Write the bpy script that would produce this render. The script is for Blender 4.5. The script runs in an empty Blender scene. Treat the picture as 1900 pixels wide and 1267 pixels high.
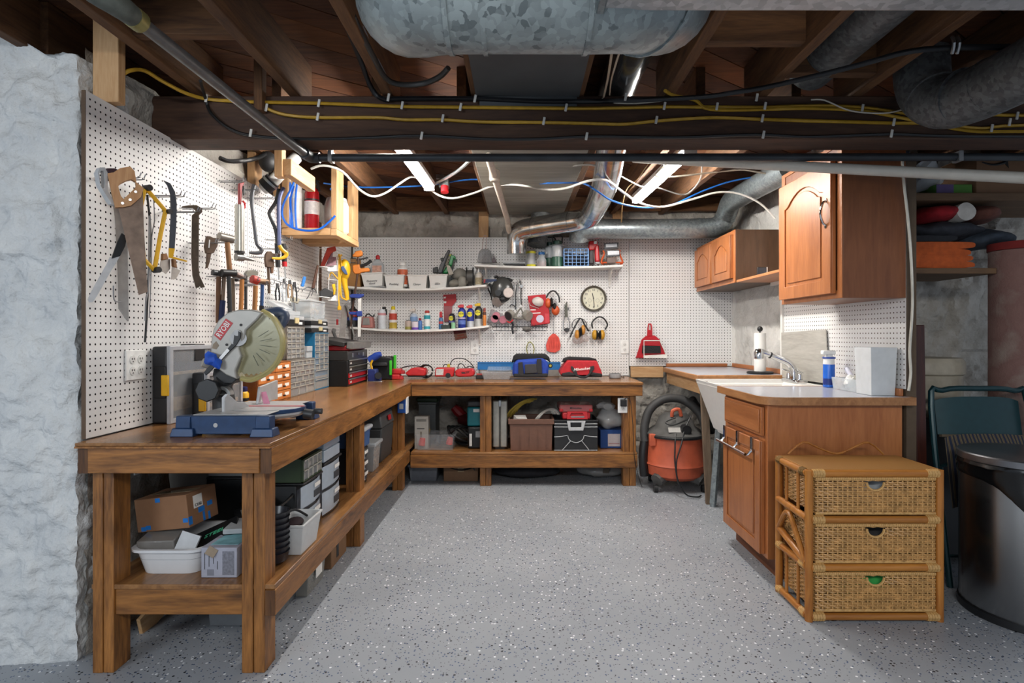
import bpy, bmesh, math, random
import numpy as np
from mathutils import Vector, Matrix, Euler, noise

random.seed(7)
SC = bpy.context.scene
COL = SC.collection
# ------------------------------------------------------------------ camera, world, lights, exposure
F, CX, CY, EYE = 1058.0, 965.0, 622.0, 1.18      # focal length in pixels, vanishing point, eye height
cam = bpy.data.cameras.new('camera'); cam.sensor_width = 36; cam.lens = 36 * F / 1900
cam.shift_x = -(CX - 950) / 1900; cam.shift_y = (CY - 633.5) / 1900; cam.clip_start = .02
cam_o = bpy.data.objects.new('camera', cam); COL.objects.link(cam_o)
cam_o.location = (0, 0, EYE); cam_o.rotation_euler = (math.pi / 2, 0, 0); SC.camera = cam_o
SC.view_settings.view_transform = 'Standard'; SC.view_settings.look = 'None'
SC.view_settings.exposure = 0.72; SC.view_settings.gamma = 1; SC.view_settings.use_curve_mapping = False
cy = SC.cycles; cy.adaptive_threshold = .03; cy.use_light_tree = False; cy.max_bounces = 5; cy.diffuse_bounces = 3; cy.glossy_bounces = 3; cy.transmission_bounces = 4; cy.transparent_max_bounces = 10; cy.caustics_reflective = False; cy.caustics_refractive = False
wd = bpy.data.worlds.new('world'); SC.world = wd; wd.use_nodes = True
wd.node_tree.nodes['Background'].inputs[0].default_value = (.75, .85, 1, 1)
wd.node_tree.nodes['Background'].inputs[1].default_value = .30
def area(name, loc, aim, sx, sy, power, col):
    l = bpy.data.lights.new(name, 'AREA'); l.shape = 'RECTANGLE'; l.size = sx; l.size_y = sy; l.energy = power; l.color = col
    o = bpy.data.objects.new(name, l); COL.objects.link(o); o.location = loc
    o.rotation_euler = (Vector(aim) - Vector(loc)).to_track_quat('-Z', 'Y').to_euler(); return o
# daylight from the basement window; unseen fill light added behind the photographer
area('window_daylight', (-2.6, -1.6, 1.75), (-.6, 2.6, .9), 1.2, .8, 26, (.87, .94, 1))
area('room_fill_light', (.5, -.7, 2.15), (.35, 2.2, .2), 1.6, .3, 22, (1, .98, .95))

# ------------------------------------------------------------------ helpers
def lin(h):
    h = h.lstrip('#'); c = [int(h[i:i + 2], 16) / 255 for i in (0, 2, 4)]
    return tuple(x / 12.92 if x <= .04045 else ((x + .055) / 1.055) ** 2.4 for x in c) + (1,)
def P(px, py, Y): return Vector(((px - CX) * Y / F, Y, EYE - (py - CY) * Y / F))
def S(px, py, X): return P(px, py, X * F / (px - CX))
def Zp(px, py, Z):
    Y = (EYE - Z) * F / (py - CY); return P(px, py, Y)

class B:
    """collects the faces of one mesh"""
    def __init__(s): s.v = []; s.f = []
    def add(s, vs, fs):
        n = len(s.v); s.v += [tuple(p) for p in vs]; s.f += [tuple(i + n for i in f) for f in fs]; return s
    def box(s, x0, x1, y0, y1, z0, z1):
        return s.add([(x, y, z) for x in (x0, x1) for y in (y0, y1) for z in (z0, z1)],
                     [(0, 1, 3, 2), (4, 6, 7, 5), (0, 4, 5, 1), (2, 3, 7, 6), (0, 2, 6, 4), (1, 5, 7, 3)])
    def cb(s, c, d, rz=0, rx=0, ry=0):
        b = B().box(-d[0] / 2, d[0] / 2, -d[1] / 2, d[1] / 2, -d[2] / 2, d[2] / 2)
        m = Matrix.Translation(c) @ Matrix.Rotation(rz, 4, 'Z') @ Matrix.Rotation(ry, 4, 'Y') @ Matrix.Rotation(rx, 4, 'X')
        return s.add([m @ Vector(p) for p in b.v], b.f)
    def bar(s, p0, p1, w, t, up=(0, 0, 1)):
        """a board from p0 to p1, width w across 'up', thickness t along it"""
        p0 = Vector(p0); p1 = Vector(p1); d = (p1 - p0).normalized(); x = d.cross(Vector(up))
        x = x.normalized() if x.length > 1e-5 else Vector((1, 0, 0)); u = x.cross(d)
        return s.add([p + x * a * w / 2 + u * c * t / 2 for p in (p0, p1) for a, c in ((-1, -1), (1, -1), (1, 1), (-1, 1))],
                     [(3, 2, 1, 0), (4, 5, 6, 7), (0, 1, 5, 4), (1, 2, 6, 5), (2, 3, 7, 6), (3, 0, 4, 7)])
    def taper(s, c, b0, b1, z0, z1):
        """open-topped or solid frustum: b0/b1 are (sx, sy) at z0/z1"""
        vs = [(c[0] + sx * d[0] / 2, c[1] + sy * d[1] / 2, z) for d, z in ((b0, z0), (b1, z1)) for sx, sy in ((-1, -1), (1, -1), (1, 1), (-1, 1))]
        return s.add(vs, [(3, 2, 1, 0), (4, 5, 6, 7), (0, 1, 5, 4), (1, 2, 6, 5), (2, 3, 7, 6), (3, 0, 4, 7)])
    def tub(s, c, b0, b1, z0, z1, t=.004, lip=.0, lh=.012):
        """an open tub with wall thickness and a rolled lip"""
        def ring(d, z, o=0): return [(c[0] + sx * (d[0] / 2 + o), c[1] + sy * (d[1] / 2 + o), z) for sx, sy in ((-1, -1), (1, -1), (1, 1), (-1, 1))]
        rs = [ring(b0, z0)]
        if lip: rs += [ring(b1, z1 - lh), ring(b1, z1 - lh, lip), ring(b1, z1, lip)]
        else: rs += [ring(b1, z1)]
        rs += [ring(b1, z1, -t), ring(b0, z0 + t, -t)]
        vs = [p for r in rs for p in r]; fs = [(3, 2, 1, 0)]
        for k in range(len(rs) - 1):
            for i in range(4): j = (i + 1) % 4; fs.append((k * 4 + i, k * 4 + j, k * 4 + 4 + j, k * 4 + 4 + i))
        e = (len(rs) - 1) * 4; fs.append((e, e + 1, e + 2, e + 3)); return s.add(vs, fs)
    def cyl(s, p0, p1, r0, r1=None, n=14, cap=True):
        r1 = r0 if r1 is None else r1; p0 = Vector(p0); p1 = Vector(p1); d = (p1 - p0).normalized()
        x = d.orthogonal().normalized(); y = d.cross(x)
        vs = [p + (x * math.cos(2 * math.pi * i / n) + y * math.sin(2 * math.pi * i / n)) * r for p, r in ((p0, r0), (p1, r1)) for i in range(n)]
        fs = [(i, (i + 1) % n, n + (i + 1) % n, n + i) for i in range(n)]
        if cap: fs += [tuple(range(n - 1, -1, -1)), tuple(range(n, 2 * n))]
        return s.add(vs, fs)
    def lathe(s, prof, c=(0, 0, 0), n=18, sc=(1, 1), m=None):
        """revolve (r, z) about z through c; m: extra matrix"""
        vs = [(math.cos(2 * math.pi * i / n) * r * sc[0], math.sin(2 * math.pi * i / n) * r * sc[1], z) for r, z in prof for i in range(n)]
        if m is not None: vs = [m @ Vector(p) for p in vs]
        vs = [(p[0] + c[0], p[1] + c[1], p[2] + c[2]) for p in vs]; k = len(prof)
        fs = [(j * n + i, j * n + (i + 1) % n, (j + 1) * n + (i + 1) % n, (j + 1) * n + i) for j in range(k - 1) for i in range(n)]
        fs += [tuple(range(n - 1, -1, -1)), tuple(range((k - 1) * n, k * n))]
        return s.add(vs, fs)
    def tube(s, pts, r, n=8, sm=3, cap=True, closed=False, flat=None):
        """a tube through pts, smoothed; r one radius or one per point"""
        pts = [Vector(p) for p in pts]; rs = list(r) if hasattr(r, '__len__') else [r] * len(pts)
        if sm and len(pts) > 2:
            q = []; qr = []; N = len(pts); last = N if closed else N - 1
            for i in range(last):
                g = (lambda k: pts[k % N]) if closed else (lambda k: pts[min(max(k, 0), N - 1)])
                a, b, c, d = g(i - 1), g(i), g(i + 1), g(i + 2)
                for k in range(sm):
                    t = k / sm
                    q.append(.5 * ((2 * b) + (c - a) * t + (2 * a - 5 * b + 4 * c - d) * t * t + (3 * b - a - 3 * c + d) * t ** 3))
                    qr.append(rs[i] * (1 - t) + rs[(i + 1) % N] * t)
            if not closed: q.append(pts[-1]); qr.append(rs[-1])
            pts, rs = q, qr
        N = len(pts); vs = []; x = None
        for i, p in enumerate(pts):
            a = pts[i - 1] if (i or closed) else p; b = pts[(i + 1) % N] if (i < N - 1 or closed) else p
            d = (b - a); d = d.normalized() if d.length > 1e-9 else Vector((0, 0, 1))
            x = d.orthogonal().normalized() if x is None else (x - d * x.dot(d)).normalized()
            y = d.cross(x)
            for k in range(n):
                an = 2 * math.pi * k / n; vs.append(p + (x * math.cos(an) + y * math.sin(an)) * rs[i])
        fs = []
        for i in range(N if closed else N - 1):
            j = (i + 1) % N
            fs += [(i * n + k, i * n + (k + 1) % n, j * n + (k + 1) % n, j * n + k) for k in range(n)]
        if cap and not closed: fs += [tuple(range(n - 1, -1, -1)), tuple(range((N - 1) * n, N * n))]
        return s.add(vs, fs)
    def slab(s, pts, ext):
        """a flat outline of 3D points given thickness by the vector ext"""
        e = Vector(ext); n = len(pts); pts = [Vector(p) for p in pts]
        return s.add(pts + [p + e for p in pts], [tuple(range(n)), tuple(range(2 * n - 1, n - 1, -1))] + [(i, n + i, n + (i + 1) % n, (i + 1) % n) for i in range(n)])
    def ring(s, outer, inner, ext):
        """a slab with a hole: two outlines with the same number of points"""
        e = Vector(ext); n = len(outer); o = [Vector(p) for p in outer]; h = [Vector(p) for p in inner]
        vs = o + h + [p + e for p in o] + [p + e for p in h]; fs = []
        for i in range(n):
            j = (i + 1) % n
            fs += [(i, j, n + j, n + i), (2 * n + j, 2 * n + i, 3 * n + i, 3 * n + j), (i, 2 * n + i, 2 * n + j, j), (n + j, 3 * n + j, 3 * n + i, n + i)]
        return s.add(vs, fs)
    def ell(s, c, r, n=14, k=8):
        return s.lathe([(math.sin(math.pi * (i + .02) / (k + .04)), -math.cos(math.pi * (i + .02) / (k + .04)) * r[2]) for i in range(k + 1)], c, n, (r[0], r[1]))
    def grid(s, fn, nu, nv):
        vs = [fn(i / nu, j / nv) for j in range(nv + 1) for i in range(nu + 1)]
        return s.add(vs, [(j * (nu + 1) + i, j * (nu + 1) + i + 1, (j + 1) * (nu + 1) + i + 1, (j + 1) * (nu + 1) + i) for j in range(nv) for i in range(nu)])
    def xf(s, m): s.v = [tuple(m @ Vector(p)) for p in s.v]; return s
    def rot(s, c, ang, ax='Z'): return s.xf(Matrix.Translation(c) @ Matrix.Rotation(ang, 4, ax) @ Matrix.Translation(-Vector(c)))
    def jit(s, a, f=8, seed=0):
        s.v = [tuple(Vector(p) + noise.noise_vector(Vector(p) * f + Vector((seed, 0, 0))) * a) for p in s.v]; return s
    def mesh(s, name, off=(0, 0, 0), smooth=35):
        me = bpy.data.meshes.new(name); me.from_pydata([(p[0] - off[0], p[1] - off[1], p[2] - off[2]) for p in s.v], [], s.f)
        bm = bmesh.new(); bm.from_mesh(me); bmesh.ops.recalc_face_normals(bm, faces=bm.faces[:]); bm.to_mesh(me); bm.free()
        if smooth:
            me.polygons.foreach_set('use_smooth', [True] * len(me.polygons)); me.set_sharp_from_angle(angle=math.radians(smooth))
        return me

def link(name, data, mat, parent=None, bev=0):
    o = bpy.data.objects.new(name, data); COL.objects.link(o)
    if mat is not None:
        if data.materials: data.materials[0] = mat
        else: data.materials.append(mat)
    if parent: o.parent = parent
    if bev:
        m = o.modifiers.new('edge', 'BEVEL'); m.width = bev; m.segments = 2; m.limit_method = 'ANGLE'; m.angle_limit = math.radians(40)
    return o
def tag(o, label, cat, group=None):
    o['label'] = label; o['category'] = cat
    if group: o['group'] = group
    return o
def struct(name, b, mat, parent=None, bev=0, smooth=35):
    o = link(name, b.mesh(name, smooth=smooth), mat, parent, bev)
    if not parent: o['kind'] = 'structure'
    return o
def base_of(bs):
    a = np.array([p for b in bs for p in b.v]); lo = a.min(0); hi = a.max(0)
    return ((lo[0] + hi[0]) / 2, (lo[1] + hi[1]) / 2, lo[2])
def D(pname, b, mat, bev=0, sub=(), label=None, smooth=35, kind=None): return dict(n=pname, b=b, m=mat, bev=bev, sub=sub, label=label, sm=smooth, kind=kind)
def thing(name, label, cat, parts, group=None, at=None, rz=0, rx=0, ry=0):
    """parts: D(...) with meshes in world axes (or local ones when 'at' is given). One part and no sub-parts: a single mesh."""
    bs = [p['b'] for p in parts if isinstance(p['b'], B)]
    off = base_of(bs) if at is None else (0, 0, 0)
    loc = off if at is None else at
    def put(p, par, nm=None):
        me = p['b'].mesh(p['n'], off, p['sm']) if isinstance(p['b'], B) else p['b']
        o = link(nm or p['n'], me, p['m'], par, p['bev'])
        if not isinstance(p['b'], B):                      # lettering: carries its own placement
            o.matrix_local = Matrix.Translation(-Vector(off)) @ p['kind']
        elif p['kind']: o['kind'] = p['kind']
        if p['label']: o['label'] = p['label']
        return o
    if len(parts) == 1 and not parts[0]['sub']:
        r = put(parts[0], None, name); r.location = loc
        if 'label' in r: del r['label']
    else:
        r = bpy.data.objects.new(name, None); COL.objects.link(r); r.location = loc; r.empty_display_size = .05
        for p in parts:
            o = put(p, r)
            for q in p['sub']: put(q, o)
    r.rotation_euler = (rx, ry, rz)
    return tag(r, label, cat, group)
def dup(r, loc, label=None, rz=None):
    c = r.copy(); COL.objects.link(c); c.location = loc
    if rz is not None: c.rotation_euler = (0, 0, rz)
    if label: c['label'] = label
    for ch in list(r.children):
        k = ch.copy(); COL.objects.link(k); k.parent = c
        for g in list(ch.children): q = g.copy(); COL.objects.link(q); q.parent = k
    return c
def T(body, size, mat, loc, rot=(math.pi / 2, 0, 0), sx=1, name='lettering', ext=.0004, align='CENTER', label=None, shear=0):
    """flat lettering standing at loc, reading along local x"""
    c = bpy.data.curves.new(name, 'FONT'); c.body = body; c.size = size; c.extrude = ext; c.align_x = align; c.align_y = 'CENTER'; c.shear = shear; c.offset = size * .012
    c.resolution_u = 2; tmp = bpy.data.objects.new(name, c); me = bpy.data.meshes.new_from_object(tmp)
    bpy.data.objects.remove(tmp); bpy.data.curves.remove(c); c = me
    m = Matrix.Translation(loc) @ Euler(rot).to_matrix().to_4x4() @ Matrix.Diagonal((sx, 1, 1, 1))
    return dict(n=name, b=c, m=mat, bev=0, sub=(), label=label, sm=0, kind=m)
FRONT = (math.pi / 2, 0, 0)                 # lettering that faces the camera side (-Y)
SIDE = (math.pi / 2, 0, math.pi / 2)        # lettering that faces +X

# ------------------------------------------------------------------ materials
MATS = {}
def nodes(name):
    m = bpy.data.materials.new(name); m.use_nodes = True; nt = m.node_tree
    return m, nt, nt.nodes['Principled BSDF'], lambda t: nt.nodes.new('ShaderNode' + t), nt.links.new
def ramp(nw, stops):
    r = nw('ValToRGB'); e = r.color_ramp.elements
    while len(e) < len(stops): e.new(.5)
    for k, (p, c) in zip(e, stops): k.position = p; k.color = lin(c) if isinstance(c, str) else c
    return r
def tex(nw, lk, kind='Noise', scale=10, mp=None, **kw):
    t = nw('Tex' + kind); t.inputs['Scale'].default_value = scale
    for k, v in kw.items(): t.inputs[k].default_value = v
    tc = nw('TexCoord'); mpn = nw('Mapping'); lk(tc.outputs['Object'], mpn.inputs[0])
    if mp: mpn.inputs['Scale'].default_value = mp
    lk(mpn.outputs[0], t.inputs['Vector']); return t
def pl(col, rough=.5, metal=0, var=.12, scale=30, bump=0, spec=None):
    """plain coloured stuff with a little uneven tone"""
    key = ('pl', col, rough, metal, var, scale, bump, spec)
    if key in MATS: return MATS[key]
    m, nt, bs, nw, lk = nodes('plain_' + col.strip('#')); c = lin(col)
    t = tex(nw, lk, scale=scale, Detail=4)
    r = ramp(nw, [(.25, tuple(x * (1 - var) for x in c[:3]) + (1,)), (.75, tuple(min(1, x * (1 + var)) for x in c[:3]) + (1,))])
    lk(t.outputs[0], r.inputs[0]); lk(r.outputs[0], bs.inputs['Base Color'])
    bs.inputs['Roughness'].default_value = rough; bs.inputs['Metallic'].default_value = metal
    if spec is not None: bs.inputs['Specular IOR Level'].default_value = spec
    if bump:
        b = nw('Bump'); b.inputs['Strength'].default_value = bump; b.inputs['Distance'].default_value = .01
        lk(t.outputs[0], b.inputs['Height']); lk(b.outputs[0], bs.inputs['Normal'])
    MATS[key] = m; return m
def wood(c1, c2, axis='X', rough=.45, scale=7, knots=True, dark=None):
    key = ('wd', c1, c2, axis, rough, scale, knots)
    if key in MATS: return MATS[key]
    m, nt, bs, nw, lk = nodes('wood_%s_%s' % (c1.strip('#'), axis)); st = {'X': (.12, 1, 1), 'Y': (1, .12, 1), 'Z': (1, 1, .12)}[axis]
    t = tex(nw, lk, scale=scale * 3, mp=st, Detail=6, Distortion=1.2)
    t2 = tex(nw, lk, scale=scale * 20, mp=st, Detail=3)
    mx = nw('Mix'); mx.data_type = 'FLOAT'; mx.inputs[0].default_value = .35; lk(t.outputs[0], mx.inputs[2]); lk(t2.outputs[0], mx.inputs[3])
    r = ramp(nw, [(.3, c1), (.68, c2)]); lk(mx.outputs[0], r.inputs[0]); out = r.outputs[0]
    oi = nw('ObjectInfo'); hv = nw('HueSaturation'); mr = nw('MapRange'); mr.inputs[3].default_value = .86; mr.inputs[4].default_value = 1.12
    lk(oi.outputs['Random'], mr.inputs[0]); lk(mr.outputs[0], hv.inputs['Value']); lk(out, hv.inputs['Color']); out = hv.outputs[0]
    if knots:
        v = tex(nw, lk, 'Voronoi', 9, mp={'X': (.35, 1, 1), 'Y': (1, .35, 1), 'Z': (1, 1, .35)}[axis])
        kr = ramp(nw, [(.0, (.9, .9, .9, 1)), (.2, (0, 0, 0, 1))]); lk(v.outputs['Distance'], kr.inputs[0])
        sp = nw('SeparateColor'); lk(v.outputs['Color'], sp.inputs[0]); g = nw('Math'); g.operation = 'GREATER_THAN'; g.inputs[1].default_value = .55; lk(sp.outputs[0], g.inputs[0])
        mm = nw('Math'); mm.operation = 'MULTIPLY'; lk(kr.outputs[0], mm.inputs[0]); lk(g.outputs[0], mm.inputs[1])
        mk = nw('Mix'); mk.data_type = 'RGBA'; lk(mm.outputs[0], mk.inputs[0]); lk(out, mk.inputs[6]); mk.inputs[7].default_value = tuple(x * .3 for x in lin(c1)[:3]) + (1,); out = mk.outputs[2]
    lk(out, bs.inputs['Base Color']); bs.inputs['Roughness'].default_value = rough
    b = nw('Bump'); b.inputs['Strength'].default_value = .25; b.inputs['Distance'].default_value = .004; lk(mx.outputs[0], b.inputs['Height']); lk(b.outputs[0], bs.inputs['Normal'])
    MATS[key] = m; return m
def stone(name, c1, c2, c3, sc=6, rough=.85):
    m, nt, bs, nw, lk = nodes(name); t = tex(nw, lk, scale=sc, Detail=9, Roughness=.62); t2 = tex(nw, lk, scale=sc * 6, Detail=6)
    r = ramp(nw, [(.22, c3), (.40, c1), (.70, c2)]); lk(t.outputs[0], r.inputs[0]); lk(r.outputs[0], bs.inputs['Base Color'])
    mx = nw('Mix'); mx.data_type = 'FLOAT'; mx.inputs[0].default_value = .45; lk(t.outputs[0], mx.inputs[2]); lk(t2.outputs[0], mx.inputs[3])
    b = nw('Bump'); b.inputs['Strength'].default_value = .8; b.inputs['Distance'].default_value = .035; lk(mx.outputs[0], b.inputs['Height']); lk(b.outputs[0], bs.inputs['Normal'])
    bs.inputs['Roughness'].default_value = rough; return m
def galv(name, c1, c2, rough=.38, sc=22, metal=.75, flake=False):
    m, nt, bs, nw, lk = nodes(name); v = tex(nw, lk, 'Voronoi', sc, Randomness=1); n = tex(nw, lk, scale=5, Detail=6)
    sp = nw('SeparateColor'); lk(v.outputs['Color'], sp.inputs[0])
    mx = nw('Mix'); mx.data_type = 'FLOAT'; mx.inputs[0].default_value = .55; lk(sp.outputs[0], mx.inputs[2]); lk(n.outputs[0], mx.inputs[3])
    r = ramp(nw, [(.28, c1), (.36, c2), (.47, tuple(x * .82 for x in lin(c2)[:3]) + (1,)), (.56, c2), (.66, tuple(x * 1.15 for x in lin(c2)[:3]) + (1,))] if flake else [(.2, c1), (.75, c2)]); lk(mx.outputs[0], r.inputs[0]); lk(r.outputs[0], bs.inputs['Base Color'])
    if flake: nn = tex(nw, lk, scale=30, Detail=2); va = nw('VectorMath'); va.operation = 'MULTIPLY_ADD'; va.inputs[1].default_value = (.03,) * 3; lk(nn.outputs[1], va.inputs[0]); lk(v.inputs['Vector'].links[0].from_socket, va.inputs[2]); lk(va.outputs[0], v.inputs['Vector'])
    bs.inputs['Metallic'].default_value = metal; bs.inputs['Roughness'].default_value = rough; return m
def clear(name, col='#dfe6ea', dens=.35, rough=.08):
    key = ('clear', col, dens)
    if key in MATS: return MATS[key]
    m, nt, bs, nw, lk = nodes(name); bs.inputs['Base Color'].default_value = lin(col); bs.inputs['Roughness'].default_value = rough
    t = nw('BsdfTransparent'); mx = nw('MixShader'); n = tex(nw, lk, scale=25, Detail=3); mr = nw('MapRange'); mr.inputs[3].default_value = max(0, dens - .1); mr.inputs[4].default_value = dens + .1
    lk(n.outputs[0], mr.inputs[0]); lk(mr.outputs[0], mx.inputs[0]); lk(t.outputs[0], mx.inputs[1]); lk(bs.outputs[0], mx.inputs[2])
    lk(mx.outputs[0], nt.nodes['Material Output'].inputs[0]); MATS[key] = m; return m
def glow(name, col, k):
    m, nt, bs, nw, lk = nodes(name); bs.inputs['Base Color'].default_value = (.8, .8, .8, 1)
    bs.inputs['Emission Color'].default_value = lin(col); bs.inputs['Emission Strength'].default_value = k; return m
def floor_mat():
    m, nt, bs, nw, lk = nodes('epoxy_floor_with_flakes'); n = tex(nw, lk, scale=1.6, Detail=5)
    r = ramp(nw, [(.3, '#94999f'), (.7, '#a4a8ad')]); lk(n.outputs[0], r.inputs[0]); out = r.outputs[0]
    for sc, th, col, key in ((75, .90, '#1a1c22', 0), (75, .93, '#eef0f2', 1), (110, .93, '#3d5274', 2), (140, .88, '#55565a', 0)):
        v = tex(nw, lk, 'Voronoi', sc); sp = nw('SeparateColor'); lk(v.outputs['Color'], sp.inputs[0])
        g = nw('Math'); g.operation = 'GREATER_THAN'; g.inputs[1].default_value = th; lk(sp.outputs[key], g.inputs[0])
        l = nw('Math'); l.operation = 'LESS_THAN'; l.inputs[1].default_value = .34; lk(v.outputs['Distance'], l.inputs[0])
        mu = nw('Math'); mu.operation = 'MULTIPLY'; lk(g.outputs[0], mu.inputs[0]); lk(l.outputs[0], mu.inputs[1])
        mk = nw('Mix'); mk.data_type = 'RGBA'; lk(mu.outputs[0], mk.inputs[0]); lk(out, mk.inputs[6]); mk.inputs[7].default_value = lin(col); out = mk.outputs[2]
    lk(out, bs.inputs['Base Color']); bs.inputs['Roughness'].default_value = .42
    b = nw('Bump'); b.inputs['Strength'].default_value = .15; b.inputs['Distance'].default_value = .01; lk(n.outputs[0], b.inputs['Height']); lk(b.outputs[0], bs.inputs['Normal']); return m
M_white = pl('#e9e9e6', .5); M_black = pl('#17181a', .45); M_dark = pl('#2a2b2d', .5); M_grey = pl('#7d8084', .5); M_lgrey = pl('#b9bbbd', .45)
M_red = pl('#c01f26', .4); M_blue = pl('#1d4f9e', .4); M_yel = pl('#e8b21c', .4); M_steel = pl('#a9acae', .28, .9); M_chrome = pl('#d6d8da', .08, 1, var=.02)
M_rust = pl('#5d4a3c', .65, .4, var=.3); M_iron = pl('#4a4b4d', .45, .6); M_orange = pl('#d8591f', .45); M_card = pl('#a07a55', .8, var=.07); M_wire = pl('#8d8f92', .35, .8)
M_clear = clear('clear_plastic'); M_frost = clear('frosted_plastic', '#cfd3d6', .62, .3); M_paper = pl('#e8e6e0', .8, var=.04)
STAIN = ('#4c2b10', '#ab7238'); RAW = ('#b98a58', '#d9b285'); OLD = ('#402717', '#75502f'); CAB = ('#98582f', '#b87544')
def stain(a): return wood(*STAIN, a)
def raw(a): return wood(*RAW, a, .6)
def old(a): return wood(*OLD, a, .8)
def cab(a): return wood(*CAB, a, .38, 5, False)
M_galv = galv('galvanised_duct', '#7a8386', '#a3acae', .36, 75, .65); M_galvn = galv('bright_tin_duct', '#a8acae', '#dfe1e2', .16, 14, .95); M_galvd = galv('dusty_duct', '#4a4c4d', '#707374', .55, 70, .4)
# ------------------------------------------------------------------ the setting
XL, YB, XR = -1.515, 5.12, 1.86          # faces of the pegboards: left, back, right
ZB = .815                                # bench top
struct('floor', B().grid(lambda u, v: (-3.2 + 7 * u, -2 + 7.6 * v, 0), 14, 14), floor_mat())
M_paintw = stone('white_painted_stone', '#c9cccd', '#dcdddb', '#8f9498', 7)
M_stonew = stone('pale_rubble_stone', '#aaa59c', '#bfb9b0', '#7d776f', 7)
M_stoner = stone('whitewashed_stone', '#c6c4bf', '#d9d7d2', '#95918a', 5)
def rough_wall(o, u, v, n, nu, nv, amp, seed):
    """lumpy masonry: origin, two edge vectors, outward normal"""
    o, u, v, n = map(Vector, (o, u, v, n))
    def f(a, b):
        p = o + u * a + v * b; q = p * 1.0 + Vector((seed, seed * 2, 0))
        c = noise.cell_vector(Vector((q.x * 3.2 + q.y * 3.2 + .4 * noise.noise(q * 4), 0, q.z * 5.5)))[0]
        h = noise.fractal(q * 4.2, .7, 2.1, 6) * .7 + (c - .5) * .55 + abs(noise.noise(q * 8)) * .55 + .22 * noise.noise(q * 24)
        return p + n * amp * h
    return B().grid(f, nu, nv)
# painted stone pier at the left, front face towards the camera and the broken edge beside the pegboard
def pier_pt(u, v):
    s = -3.2 + 1.85 * u; x, y, nx, ny = (s, 2.06, 0, -1) if s < -1.60 else (-1.60, 2.06 + (s + 1.60), 1, 0)
    k = max(0, 1 - abs(s + 1.60) / .05) * .5
    if k: d = math.hypot(nx + k * (1 if ny else 0), ny - k * (1 if nx else 0)); nx, ny = (nx + k * (1 if ny else 0)) / d, (ny - k * (1 if nx else 0)) / d
    z = v * 2.32; p = Vector((x, y, z)); q = p * 1.0 + Vector((3, 6, 0))
    c = noise.cell_vector(Vector((q.x * 3 + .5 * noise.noise(q * 3), 0, q.z * 5 + .6 * noise.noise(q * 2.2))))[0]
    h = noise.fractal(q * 4.5, .7, 2.1, 6) * .55 + (c - .5) * .35 + abs(noise.noise(q * 9)) * .35 + .25 * noise.noise(q * 26)
    top = 2.294 - .107 * min(1, max(0, (x + 1.88) / .18)) + .02 * noise.noise(Vector((x * 12, 1, 0)))
    return (x + nx * .045 * h, y + ny * .045 * h, min(z, top))
struct('wall_left', B().grid(pier_pt, 230, 230), M_paintw, smooth=60)
struct('wall_left_rear', rough_wall((-1.60, 5.2, 0), (0, -3.10, 0), (0, 0, 2.24), (1, 0, 0), 140, 100, .04, 8), M_stonew)
struct('wall_back', rough_wall((-1.7, 5.19, 0), (3.75, 0, 0), (0, 0, 2.45), (0, -1, 0), 230, 150, .05, 5), M_stonew)
struct('wall_right', rough_wall((1.93, 3.5, 0), (0, 1.75, 0), (0, 0, 2.45), (-1, 0, 0), 70, 90, .03, 11), M_stoner)
struct('wall_right_alcove', rough_wall((1.93, 3.5, 0), (1.9, 0, 0), (0, 0, 2.45), (0, -1, 0), 120, 150, .055, 14), M_stonew)

# pegboards with real holes; a black sheet behind paints the shade of the gap
M_peg = pl('#e6e5e3', .45, var=.025, scale=3); M_gapshade = pl('#0e0d0c', .9)
def pegboard(name, o, u, w, h, n, skip=None, off=(.0127, .0127)):
    """o lower corner, u unit vector along the width, n outward normal; holes every inch"""
    o, u, n = map(Vector, (o, u, n)); z = Vector((0, 0, 1)); I = .0254; R = .0041
    nx = int(w / I); nz = int(h / I); vs = []; fs = []
    mx, mz = (w - nx * I) / 2, (h - nz * I) / 2
    K = [(R * math.cos(math.pi / 4 * k + math.pi / 8), R * math.sin(math.pi / 4 * k + math.pi / 8)) for k in range(8)]
    C = [(I / 2, 0), (I / 2, I / 2), (0, I / 2), (-I / 2, I / 2), (-I / 2, 0), (-I / 2, -I / 2), (0, -I / 2), (I / 2, -I / 2)]
    for i in range(nx):
        for j in range(nz):
            a, b = mx + (i + .5) * I, mz + (j + .5) * I; c = o + u * a + z * b; k0 = len(vs)
            vs += [tuple(c + u * p + z * q) for p, q in C] + [tuple(c + u * p + z * q) for p, q in K]
            # corner-ish octagon to octagon
            fs += [(k0 + k, k0 + (k + 1) % 8, k0 + 8 + k, k0 + 8 + (k - 1) % 8) for k in range(8)]
    b = B().add(vs, fs)
    for a0, a1, b0, b1 in ((0, mx, 0, h), (w - mx, w, 0, h), (mx, w - mx, 0, mz), (mx, w - mx, h - mz, h)):
        if a1 - a0 > 1e-4 and b1 - b0 > 1e-4: b.add([o + u * a + z * c for a, c in ((a0, b0), (a1, b0), (a1, b1), (a0, b1))], [(0, 1, 2, 3)])
    e = -n * .006
    for p, q in (((0, 0), (w, 0)), ((w, 0), (w, h)), ((w, h), (0, h)), ((0, h), (0, 0))):
        a, c = o + u * p[0] + z * p[1], o + u * q[0] + z * q[1]; b.add([a, c, c + e, a + e], [(0, 1, 2, 3)])
    r = struct(name, b, M_peg, smooth=0)
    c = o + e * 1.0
    struct('gap_shade', B().slab([c, c + u * w, c + u * w + z * h, c + z * h], e * .3), M_gapshade, r)
    return r
zt = 2.035
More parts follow.
